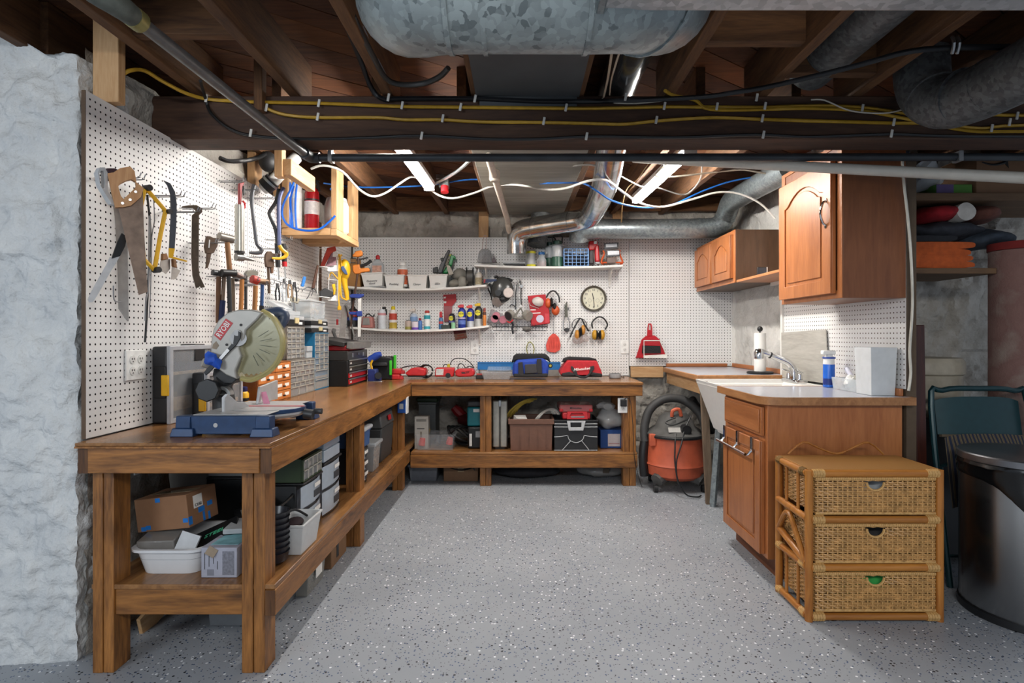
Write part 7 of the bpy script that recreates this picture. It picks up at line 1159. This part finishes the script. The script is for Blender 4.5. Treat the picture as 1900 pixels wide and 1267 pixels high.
# ------------------------------------------------------------------ shelf of the back bench
ZS2 = .2685; Q = lambda px, Y, z=ZS2: Vector(((px - CX) * Y / F, Y, z))
def bin_(name, label, x0, x1, y0, y1, z0, z1, mat, tp=.9, lip=.008, lh=.02, extra=(), t=.004, group=None, bev=.004):
    c = ((x0 + x1) / 2, (y0 + y1) / 2); w, d = x1 - x0, y1 - y0
    return thing(name, label, 'bin', [D('bin', B().tub(c, (w * tp, d * tp), (w - 2 * lip, d - 2 * lip), z0, z1, t, lip, lh), mat, bev)] + list(extra), group)
bin_('lidded_bin', 'tall grey bin with dark green lid at the corner of the lower shelf', -.86, -.70, 4.78, 5.02, ZS2, .62, pl('#4f5354', .5), extra=[D('lid', B().box(-.87, -.69, 4.77, 5.03, .62, .66), pl('#1c3420', .5), .012)])
carton('tall white product carton standing by the corner leg', -.845, -.735, 4.56, 4.66, ZS2, .53, '#9d9a94', extra=[D('picture', B().box(-.80, -.785, 4.5592, 4.56, .36, .41), pl('#6f675d', .6)), D('dots', B().box(-.825, -.765, 4.5592, 4.56, .43, .436), M_dark), D('print_line', B().box(-.83, -.75, 4.5592, 4.56, .49, .51), pl('#6d6b66', .6))])
x0, x1 = (768 - CX) * 4.5 / F, (845 - CX) * 4.5 / F
bin_('clear_tub', 'clear tub of red and orange tool bits on the lower shelf', x0, x1, 4.50, 4.72, ZS2, .395, clear('shoe_tub', '#b9bcc0', .16), .86, .006, .008)
for k, (dx, dy, z, r, col, lab) in enumerate(((.08, .1, .40, .022, '#d8b51e', 'yellow tape roll standing in the clear tub'), (.05, .03, .33, .03, '#c9463f', 'red fitting at the near end of the clear tub'), (.27, .03, .335, .028, '#c9463f', 'red fitting at the far end of the clear tub'), (.17, .06, .35, .03, '#4a4d52', 'grey fitting in the middle of the clear tub'))):
    thing('fitting', lab, 'fitting', [D('fitting', B().cyl((x0 + dx, 4.54 + dy, z - r), (x0 + dx + .01, 4.54 + dy, z + r), r, r * .8, 14).cyl((x0 + dx, 4.52 + dy, z), (x0 + dx, 4.56 + dy, z), r * .7, None, 10), pl(col, .4))])
thing('cord_bundle', 'tangle of black cords on the lower shelf', 'cords', [D('cords', (lambda b: [b.tube([Q(858, 4.66) + Vector((.09 * math.cos(t + k) * (1 + .1 * k), .05 * math.sin(2 * t + k), .09 + .075 * math.sin(t + .7 * k))) for t in np.linspace(0, 6.2, 12)], .007, 6, 2) for k in range(5)] and b)(B()), M_black, kind='stuff')])
thing('red_tool', 'dark red power tool at the back of the lower shelf', 'power tool', [D('body', B().tube([Q(842, 4.95, .56), Q(850, 4.95, .52), Q(862, 4.95, .47)], [.035, .045, .04], 10), pl('#7a1219', .45)), D('head', B().cyl(Q(855, 4.95, .46), Q(875, 4.9, .44), .05), pl('#4a1015', .45)), D('grip', B().cyl(Q(866, 4.95, .46), Q(872, 4.95, .30), .03), M_dark)])
xc = Q(879, 4.64).x
thing('tool_case', 'teal hard tool case on top of the black one', 'tool case', [D('body', B().box(xc - .05, xc + .075, 4.60, 4.84, .445, .60), pl('#0f6f7a', .45), .012), D('lid', B().box(xc - .05, xc + .075, 4.60, 4.84, .602, .65), M_dark, .012), D('label', B().box(xc + .0, xc + .05, 4.5988, 4.60, .56, .585), M_white)])
thing('tool_case', 'black hard tool case below the teal one', 'tool case', [D('body', B().box(xc - .045, xc + .08, 4.58, 4.84, ZS2 + .001, .443), M_black, .012), D('stripe', B().box(xc - .03, xc - .01, 4.5788, 4.58, .29, .39), M_white), D('label', B().box(xc + .02, xc + .06, 4.5788, 4.58, .36, .41), pl('#8d8f92', .6))])
x0, x1 = Q(914, 4.56).x, Q(941, 4.56).x
thing('silver_case', 'silver aluminium case standing on edge on the lower shelf', 'case', [D('shell', B().box(x0, (x0 + x1) / 2 - .003, 4.56, 4.95, ZS2 + .015, .655), pl('#a5a49c', .4, .3), .009), D('shell', B().box((x0 + x1) / 2 + .003, x1, 4.56, 4.95, ZS2 + .015, .655), pl('#a5a49c', .4, .3), .009), D('hinge_band', B().box((x0 + x1) / 2 - .003, (x0 + x1) / 2 + .003, 4.562, 4.95, ZS2 + .017, .653), M_dark), D('handle', B().tube([((x0 + x1) / 2, 4.66, .65), ((x0 + x1) / 2, 4.67, .695), ((x0 + x1) / 2, 4.80, .695), ((x0 + x1) / 2, 4.81, .65)], .012, 8, 2), M_dark), D('latch', B().box((x0 + x1) / 2 - .01, (x0 + x1) / 2 + .01, 4.556, 4.561, .61, .66), M_steel, .002), D('foot', B().box(x0 + .02, x1 - .02, 4.58, 4.93, ZS2, ZS2 + .015), M_black)])
x0, x1 = Q(943, 4.52).x, Q(1028, 4.52).x; M_bb = pl('#6b4a3b', .55)
bin_('brown_bin', 'brown plastic bin stuffed with yellow and white cables', x0, x1, 4.48, 4.80, ZS2, .52, M_bb, .9, .012, .04, [D('rib', B().box(x0 + .02 + .07 * k, x0 + .026 + .07 * k, 4.490, 4.497, .29, .47), M_bb) for k in range(1, 5)])
def coil(label, c, r, n, m, tilt, th=.0065, arc=(0.2, 3.0), sq=.6, seed=0):
    b = B(); rnd = random.Random(seed)
    for k in range(n):
        rr = r * (1 - .10 * k); o = rnd.uniform(-.02, .02)
        b.tube([Vector(c) + Vector((rr * math.cos(t), o + .03 * math.sin(t * 2), rr * sq * math.sin(t) + tilt * rr * math.cos(t) + .008 * k)) for t in np.linspace(*arc, 9)], th, 6, 2)
    return thing('cable_coil', label, 'cable', [D('loops', b, m, kind='stuff')])
coil('loops of yellow cable rising out of the brown bin', (x0 + .13, 4.64, .53), .16, 7, pl('#a8903c', .5), .35, arc=(.9, 3.1), sq=.75, seed=1)
coil('loops of white cable hanging out of the brown bin', (x0 + .30, 4.58, .48), .11, 6, pl('#b9b7b0', .5), .4, arc=(.2, 2.6), sq=.9, seed=4)
thing('crumpled_paper', 'crumpled white paper in the front of the brown bin', 'paper', [D('paper', B().cb((x0 + .10, 4.56, .50), (.09, .06, .06), .2, .3).jit(.02, 30), M_paper)])
x0, x1 = Q(1027, 4.5).x, Q(1110, 4.5).x; M_ln = pl('#b9bcbe', .5); f = FP(4.479, (890, 700, 5.9375))
bin_('black_crate', 'black plastic crate with white handle and white trim lines', x0, x1, 4.48, 4.80, ZS2, .515, pl('#1d1e20', .5), .97, .006, .012, [D('handle', f.ring([(960, 478), (1165, 478), (1140, 585), (980, 585)], [(998, 495), (1120, 495), (1118, 548), (1000, 548)], .012, .004), M_lgrey, .003)] + [D('trim_line', f.tb(q, .0028, .004, 5), M_ln) for q in ([(825, 510), (975, 512)], [(1150, 512), (1298, 510)], [(820, 545), (975, 546)], [(1150, 546), (1298, 545)], [(820, 655), (900, 650), (965, 638)], [(1150, 638), (1220, 650), (1295, 655)], [(970, 640), (990, 690), (1060, 718), (1130, 690), (1150, 640)], [(1000, 700), (910, 800)], [(1125, 700), (1205, 800)], [(820, 802), (1295, 802)], [(815, 842), (1300, 842)])])
xm = (x0 + x1) / 2; f = FP(4.50, (890, 700, 5.9375))
thing('red_organizer', 'red organizer case lying on top of the black crate', 'organizer', [D('body', B().box(xm - .105, xm + .115, 4.50, 4.76, .517, .57), pl('#b3232b', .4), .01), D('lid', B().box(xm - .13, xm + .135, 4.505, 4.77, .571, .63), clear('red_case_lid', '#b56a6a', .75), .012), D('red_rim', B().box(xm - .13, xm - .10, 4.50, 4.77, .575, .60).box(xm + .105, xm + .135, 4.50, 4.77, .575, .60), pl('#b3232b', .4), .006), D('handle', f.ring([(960, 460), (965, 375), (1180, 375), (1190, 460)], [(990, 420), (1010, 390), (1130, 390), (1150, 420)], .014, .0), pl('#c02a30', .4), .004), D('label_strip', f.out([(1005, 440), (1005, 425), (1150, 425), (1150, 440)], .001, .0145), M_grey), T('Milwaukee', .022, M_dark, (xm, 4.5035, .605), FRONT)])
x0, x1 = Q(1114, 4.6).x, Q(1159, 4.6).x
carton('blue carton with a white label beside the bench leg', x0, x1 - .0, 4.60, 4.80, ZS2 + .001, .415, '#173f7c', extra=[D('label', B().box(x0 + .06, x0 + .16, 4.599, 4.60, .285, .385), pl('#b9b1b3', .6)), D('label_line', B().box(x0 + .065, x0 + .155, 4.5985, 4.5992, .305, .309), pl('#8d2f3a', .6))])
thing('plastic_bag', 'knotted white plastic bag on top of the blue carton', 'bag', [D('bag', B().ell((x0 + .09, 4.68, .50), (.11, .09, .085), 20, 14).jit(.025, 14, 3), clear('grocery_bag', '#b5b5b4', .75), smooth=40), D('knot', B().ell((x0 + .05, 4.66, .60), (.08, .05, .035), 14, 8).jit(.025, 20, 5), clear('grocery_bag', '#b5b5b4', .75), smooth=40)])
p = P(1155, 752, 4.464); outlet('white outlet on the back bench leg with a black adapter', p, 'Y')
thing('power_adapter', 'black power adapter with thin cord plugged into the leg outlet', 'adapter', [D('body', B().box(p.x - .02, p.x + .028, 4.425, 4.452, p.z - .005, p.z + .05), M_black, .005), D('cord', B().tube([(p.x + .01, 4.44, p.z + .05), (p.x + .03, 4.43, p.z + .062), (p.x + .06, 4.43, p.z + .02), (p.x + .075, 4.42, p.z - .2), (p.x + .085, 4.42, p.z - .4), (p.x + .12, 4.42, p.z - .56), (p.x + .14, 4.40, .01)], .0025, 6), M_black)])
# floor below the back bench
bin_('grey_tub', 'grey plastic tub on the floor under the back bench corner', Q(757, 4.6).x, Q(814, 4.6).x, 4.58, 4.90, .001, .14, pl('#6a6e76', .5), .84, .008, .02, [D('lid', B().box(Q(757, 4.6).x + .005, Q(814, 4.6).x - .005, 4.585, 4.895, .141, .15), pl('#5b5f66', .5), .003)])
x0, x1 = Q(823, 4.6).x, Q(887, 4.6).x
carton('taped brown carton with a curved arrow on the floor under the bench', x0, x1, 4.60, 4.95, .001, .14, '#7d5f46', tape=True, extra=[smile(((x0 + x1) / 2, 4.598, .115), .19, M_black)])
thing('dark_bag', 'long dark duffel bag lying on the floor under the bench', 'bag', [D('bag', B().ell((.05, 4.75, .055), (.29, .12, .053), 22, 10).jit(.02, 10, 2), pl('#26262b', .85), smooth=60)])
thing('white_sack', 'dusty white sack lying on the floor behind the bench leg', 'sack', [D('sack', B().ell((.68, 4.78, .065), (.21, .13, .063), 22, 10).jit(.018, 10, 7), clear('dusty_sack', '#8d8c8a', .9), smooth=60), D('patch', B().cb((.70, 4.645, .075), (.05, .004, .04), 0, .3), pl('#5d5348', .7))])
# ------------------------------------------------------------------ shelf of the long bench, near end
ZS = .3085; N2 = (220, 860, 4.873)
tb = B(); c = (-1.285, 2.22)
rs = []
def rrect(w, d, z, r=.05, n=5):
    o = []
    for sx, sy, a0 in ((1, 1, 0), (-1, 1, 90), (-1, -1, 180), (1, -1, 270)):
        for k in range(n): a = math.radians(a0 + 90 * k / (n - 1)); o.append((c[0] + sx * (w / 2 - r) + r * math.cos(a), c[1] + sy * (d / 2 - r) + r * math.sin(a), z))
    return o
rs = [rrect(.215, .27, ZS), rrect(.25, .31, ZS + .085), rrect(.275, .335, ZS + .087), rrect(.277, .337, ZS + .097), rrect(.25, .31, ZS + .097), rrect(.205, .26, ZS + .006)]
n = len(rs[0]); tb.add([p for r in rs for p in r], [tuple(range(n - 1, -1, -1))] + [(k * n + i, k * n + (i + 1) % n, (k + 1) * n + (i + 1) % n, (k + 1) * n + i) for k in range(5) for i in range(n)] + [tuple(range(5 * n, 6 * n))])
thing('dish_tub', 'white dish tub heaped with boxes under the miter saw end', 'tub', [D('tub', tb, pl('#d6d7d8', .4, var=.03)), D('groove', B().add([(p[0] + (p[0] - c[0]) * .012, p[1] + (p[1] - c[1]) * .012, p[2] + dz) for p in rrect(.236, .293, ZS + .055) for dz in (0, .003)], [(2 * i, 2 * ((i + 1) % n), 2 * ((i + 1) % n) + 1, 2 * i + 1) for i in range(n)]), M_grey)])
bl = pl('#1673c4', .6); W, H, DD = .215, .125, .17
ps = [D('box', B().box(-W / 2, W / 2, -DD / 2, DD / 2, 0, H), pl('#8a6447', .8, var=.06), .003), D('tape', B().box(-W / 2 + .02, W / 2 - .02, -.025, .025, H, H + .0008), clear('packing_tape', '#c9b48f', .6)), D('shipping_label', B().box(W / 2, W / 2 + .0008, -.05, .0, H * .5, H * .88), M_paper), T('C1/6E', .016, M_black, (W / 2 + .0015, -.025, H * .58), SIDE)]
for y, z, w, h in ((-.075, .025, .02, .03), (-.01, .05, .035, .02), (.04, .06, .03, .018), (.0, .02, .012, .035), (.03, .015, .012, .03)): ps.append(D('blue_mark', B().box(W / 2, W / 2 + .0007, y - w / 2, y + w / 2, z - h / 2, z + h / 2), bl))
for x, z in ((-.08, .012), (-.06, .016), (.095, .03), (-.01, .115)): ps.append(D('blue_mark', B().box(x - .01, x + .01, -DD / 2 - .0007, -DD / 2, z - .008, z + .008), bl))
thing('carton', 'brown carton with blue ink marks tilted on the white dish tub', 'box', ps, at=(-1.335, 2.235, ZS + .135), ry=-.13, rz=-.12)
for lab, at, rz, ry, rx, d, txt in (('black product box with green lettering lying in the dish tub', (-1.175, 2.22, ZS + .075), .35, -.38, .25, (.17, .11, .035), 'STEEL'), ('second black product box tucked behind the green lettered one', (-1.10, 2.38, ZS + .12), .5, -.3, .3, (.15, .11, .03), None)):
    thing('product_box', lab, 'box', [D('box', B().box(-d[0] / 2, d[0] / 2, -d[1] / 2, d[1] / 2, 0, d[2]), M_black, .002), *([T(txt, .03, pl('#4fb88a', .5), (0, 0, d[2] + .001), (0, 0, 0), shear=.2), T(txt, .02, pl('#4fb88a', .5), (-.05, -d[1] / 2 - .001, d[2] / 2), FRONT)] if txt else [D('silver_panel', B().box(-.05, .05, -.035, .035, d[2], d[2] + .001), pl('#77756d', .6, var=.5, scale=70))])], at=at, rz=rz, ry=ry, rx=rx)
thing('packing_scrap', 'grey plastic wrapped manuals in the front of the dish tub', 'packet', [D('packet', B().cb((-1.345, 2.14, ZS + .098), (.13, .09, .05), .1, .15), clear('shrink_wrap', '#8d8984', .7), .004), D('white_card', B().cb((-1.235, 2.12, ZS + .10), (.07, .01, .07), 0, -.3, .3), M_lgrey)])
x0, x1 = -1.147, -1.018
thing('light_carton', 'pale printed light-fixture carton with a torn top', 'box', [D('box', B().box(x0, x1, 2.05, 2.26, ZS, ZS + .108), pl('#9fa0ac', .7, var=.08), .002), D('top_print', B().box(x0 + .02, x1 - .01, 2.08, 2.25, ZS + .108, ZS + .109), pl('#7fb1b8', .6, var=.3, scale=30)), D('text_block', B().box(x1 - .052, x1 - .01, 2.0493, 2.05, ZS + .01, ZS + .095), pl('#75767f', .7, var=.35, scale=120)), D('diagram', B().box(x0 + .012, x0 + .014, 2.0493, 2.05, ZS + .03, ZS + .09).box(x0 + .028, x0 + .030, 2.0493, 2.05, ZS + .04, ZS + .09).box(x0 + .044, x0 + .046, 2.0493, 2.05, ZS + .05, ZS + .09).box(x0 + .058, x0 + .06, 2.0493, 2.05, ZS + .03, ZS + .06), M_dark), D('diagram_box', B().box(x0 + .022, x0 + .046, 2.0493, 2.05, ZS + .008, ZS + .03), pl('#7a7b85', .7)), D('torn_flap', B().cb((x0 + .04, 2.045, ZS + .095), (.035, .002, .03), 0, -.3, .5), pl('#8f7f6c', .8))])
thing('clear_sleeve', 'clear plastic sleeve lying on the light-fixture carton', 'packet', [D('sleeve', B().cb((-1.08, 2.24, ZS + .125), (.12, .14, .02), .15), M_frost, .004)])
outlet('white outlet plate on the wall under the long bench', (-1.555, 2.33, .675), 'X')
thing('extension_cord', 'black extension cord looping behind the cartons', 'cord', [D('cord', B().tube([(-1.2, 2.45, ZS + .15), (-1.12, 2.35, ZS + .2), (-1.05, 2.3, ZS + .17), (-1.0, 2.35, ZS + .16), (-.98, 2.5, ZS + .2), (-1.05, 2.6, ZS + .25)], .007, 6, 5), M_black)])
thing('glass_jar', 'clear glass jar lying behind the tilted carton', 'jar', [D('jar', B().cyl((-1.22, 2.62, ZS + .29), (-1.12, 2.58, ZS + .30), .045, None, 18), M_frost), D('lid', B().cyl((-1.12, 2.58, ZS + .30), (-1.10, 2.57, ZS + .302), .047, None, 18), M_dark)])
thing('dark_crate', 'dark plastic crate at the back of the long bench shelf', 'crate', [D('crate', B().tub((-1.25, 2.62), (.3, .26), (.34, .3), ZS, ZS + .245), M_black, .004), D('lid', B().box(-1.42, -1.08, 2.47, 2.77, ZS + .2455, ZS + .255), M_dark, .003)])
thing('white_tray', 'white plastic tray lying on the dark crate', 'tray', [D('tray', B().tub((-1.30, 2.56), (.2, .14), (.22, .16), ZS + .256, ZS + .30), pl('#a9a8a4', .5), .003)])
thing('grey_bag', 'rolled grey fabric bag against the wall under the bench', 'bag', [D('bag', B().ell((-1.42, 2.45, ZS + .24), (.06, .13, .21), 16, 12).jit(.02, 9), pl('#5d5a55', .9), smooth=60)])
# black bowls and white bucket
bw = []
for k in range(8): z = ZS + .022 * k; bw.append(D('bowl', B().lathe([(.035, z), (.05, z + .012), (.058, z + .045), (.060, z + .047), (.056, z + .047), (.046, z + .014), (.01, z + .006)], (-.945, 2.185, 0), 20), pl('#24242a', .3)))
thing('bowl_stack', 'stack of black plastic pots behind the front bench leg', 'pots', bw)
thing('white_bucket', 'translucent white square bucket of cables on the long bench shelf', 'bucket', [D('bucket', B().tub((-.918, 2.345), (.10, .17), (.128, .21), ZS, ZS + .125, .003, .005, .01), clear('bucket_plastic', '#d9dad9', .8, .3), .006), D('label', B().cb((-.8645, 2.33, ZS + .06), (.001, .06, .03)), pl('#b9b8b5', .6), label='handwritten side label')])
thing('headphones', 'black corded headset lying in the white bucket', 'headset', [D('band', B().tube([(-.95, 2.28, ZS + .11), (-.95, 2.31, ZS + .145), (-.93, 2.36, ZS + .15), (-.90, 2.41, ZS + .11)], .005, 8), M_dark), D('pad', B().ell((-.93, 2.35, ZS + .10), (.035, .05, .02), 12, 8), pl('#35262a', .8))])
# drawer units
M_smoke = clear('smoke_drawer', '#c3d0dd', .78, .25)
def tower(label, x0, x1, y0, y1, z0, z1, n, name='drawer_unit'):
    ps = [D('cabinet', B().box(x0, x1 - .03, y0, y1, z0, z1), M_black, .004), D('cap', B().box(x0, x1 + .004, y0, y1, z1, z1 + .012), M_black, .006)]
    h = (z1 - z0) / n
    for k in range(n):
        z = z0 + k * h; bow = lambda u, s, z=z: (x1 - .012 + .012 * math.sin(math.pi * u), y0 + .006 + (y1 - y0 - .012) * u, z + .008 + (h - .016) * s)
        ps.append(D('drawer', B().grid(bow, 10, 3), M_smoke, 0, [D('grip_recess', B().cb((x1 + .001, y0 + (y1 - y0) * .68, z + h * .38), (.004, (y1 - y0) * .3, h * .28)), pl('#3a3d42', .5), .002), D('label', B().cb((x1 + .0035, y0 + (y1 - y0) * .68, z + h * .72), (.002, .07, .018)), M_paper)]))
        ps.append(D('rim', B().grid(lambda u, s, z=z: (x1 - .008 + .014 * math.sin(math.pi * u), y0 + (y1 - y0) * u, z + .007 * s), 10, 1), M_black))
    ps.append(D('contents', B().box(x0 + .03, x1 - .0295, y0 + .01, y1 - .01, z0 + .01, z1 - .02), pl('#5d6067', .6, var=.5, scale=25)))
    return thing(name, label, 'drawers', ps, 'black drawer units under the long bench')
tower('near black two-drawer unit under the green parts cabinet', -1.07, -.935, 2.455, 2.70, ZS, .53, 2)
tower('far black two-drawer unit next to the middle bench leg', -1.07, -.935, 2.72, 2.985, ZS, .555, 2)
drawers('small green metal parts cabinet on the near drawer unit', -1.065, -.935, 2.46, 2.69, .543, .645, [(4, 1), (4, 1)], pl('#2e3f1f', .45), None, fr=M_dw, seed=12)
thing('drawer_organizer', 'clear stacked drawer organizer on the far black drawer unit', 'organizer', [D('drawer', B().box(-1.065, -.94, 2.735, 2.97, .568 + k * .06, .622 + k * .06), M_smoke, .003) for k in range(2)] + [D('frame', B().box(-1.068, -.96, 2.73, 2.975, .687, .693), M_dark)])
# behind the middle leg
tower('small black three-drawer box beside the middle bench leg', -1.15, -.925, 3.33, 3.46, ZS, .50, 3, name='drawer_box')
bin_('blue_tub', 'blue and white lidded tub on the small drawer box', -1.08, -.92, 3.33, 3.52, .514, .61, pl('#3d5f8f', .45), .9, .005, .01, [D('lid', B().box(-1.09, -.91, 3.325, 3.53, .611, .635), pl('#c3c9cf', .4), .008)])
bin_('clear_cups', 'clear lidded container behind the small drawer box', -1.06, -.925, 3.62, 3.80, ZS, .47, clear('cloudy_cup', '#b3b5b5', .6), .8, .004, .01, [D('lid', B().box(-1.07, -.915, 3.61, 3.81, .471, .495), M_frost, .008)])
thing('tall_tool_box', 'dark grey tall rolling tool box at the far end of the shelf', 'tool box', [D('body', B().taper((-1.06, 4.04), (.22, .32), (.25, .36), ZS, .545), pl('#3c3d3d', .5), .01), D('lid', B().taper((-1.06, 4.04), (.26, .37), (.22, .33), .547, .65), pl('#4a4b4b', .5), .012), D('red_latch', B().cb((-.928, 4.05, .60), (.012, .06, .035), 0, 0, -.15), M_red, .003), D('grip', B().box(-1.1, -1.02, 3.85, 3.87, .54, .56), M_black, .003)])
p = Vector((-.885, 4.30, .655)); thing('switch_box', 'small blue box with white cover fixed on the corner bench leg', 'box', [D('box', B().cb(p + Vector((0, -.01, 0)), (.06, .08, .11)), pl('#1b4fa0', .45), .004), D('cover', B().cb(p + Vector((.035, -.01, 0)), (.01, .075, .125)), M_white, .003), D('picture', B().cb(p + Vector((0, -.0508, -.005)), (.03, .001, .04)), M_lgrey)])
# floor below the long bench
bin_('clear_tub', 'clear labelled tub on the floor under the long bench', -1.12, -.945, 2.55, 2.80, .001, .135, clear('floor_tub', '#a3a19a', .6), .84, .006, .012, [D('label', B().cb((-.945, 2.68, .085), (.002, .08, .06)), M_paper)])
carton('brown carton on the floor behind the labelled clear tub', -1.20, -.95, 2.87, 3.12, .001, .16, '#7b5a3d', extra=[D('arrow', B().box(-.9498, -.949, 2.95, 2.985, .03, .14).box(-.9498, -.949, 2.92, 3.02, .10, .125), M_black)])
bin_('clear_tub', 'low grey tub on the floor behind the front bench legs', -1.27, -1.0, 2.30, 2.6, .001, .10, clear('low_tub', '#7c7f82', .75), .92, .006, .012)
thing('scrap_board', 'pale offcut board leaning on the wall under the bench', 'board', [D('board', B().bar((-1.50, 2.25, .02), (-1.48, 2.75, .16), .09, .015, (1, 0, 0)), raw('Y'), .002)])
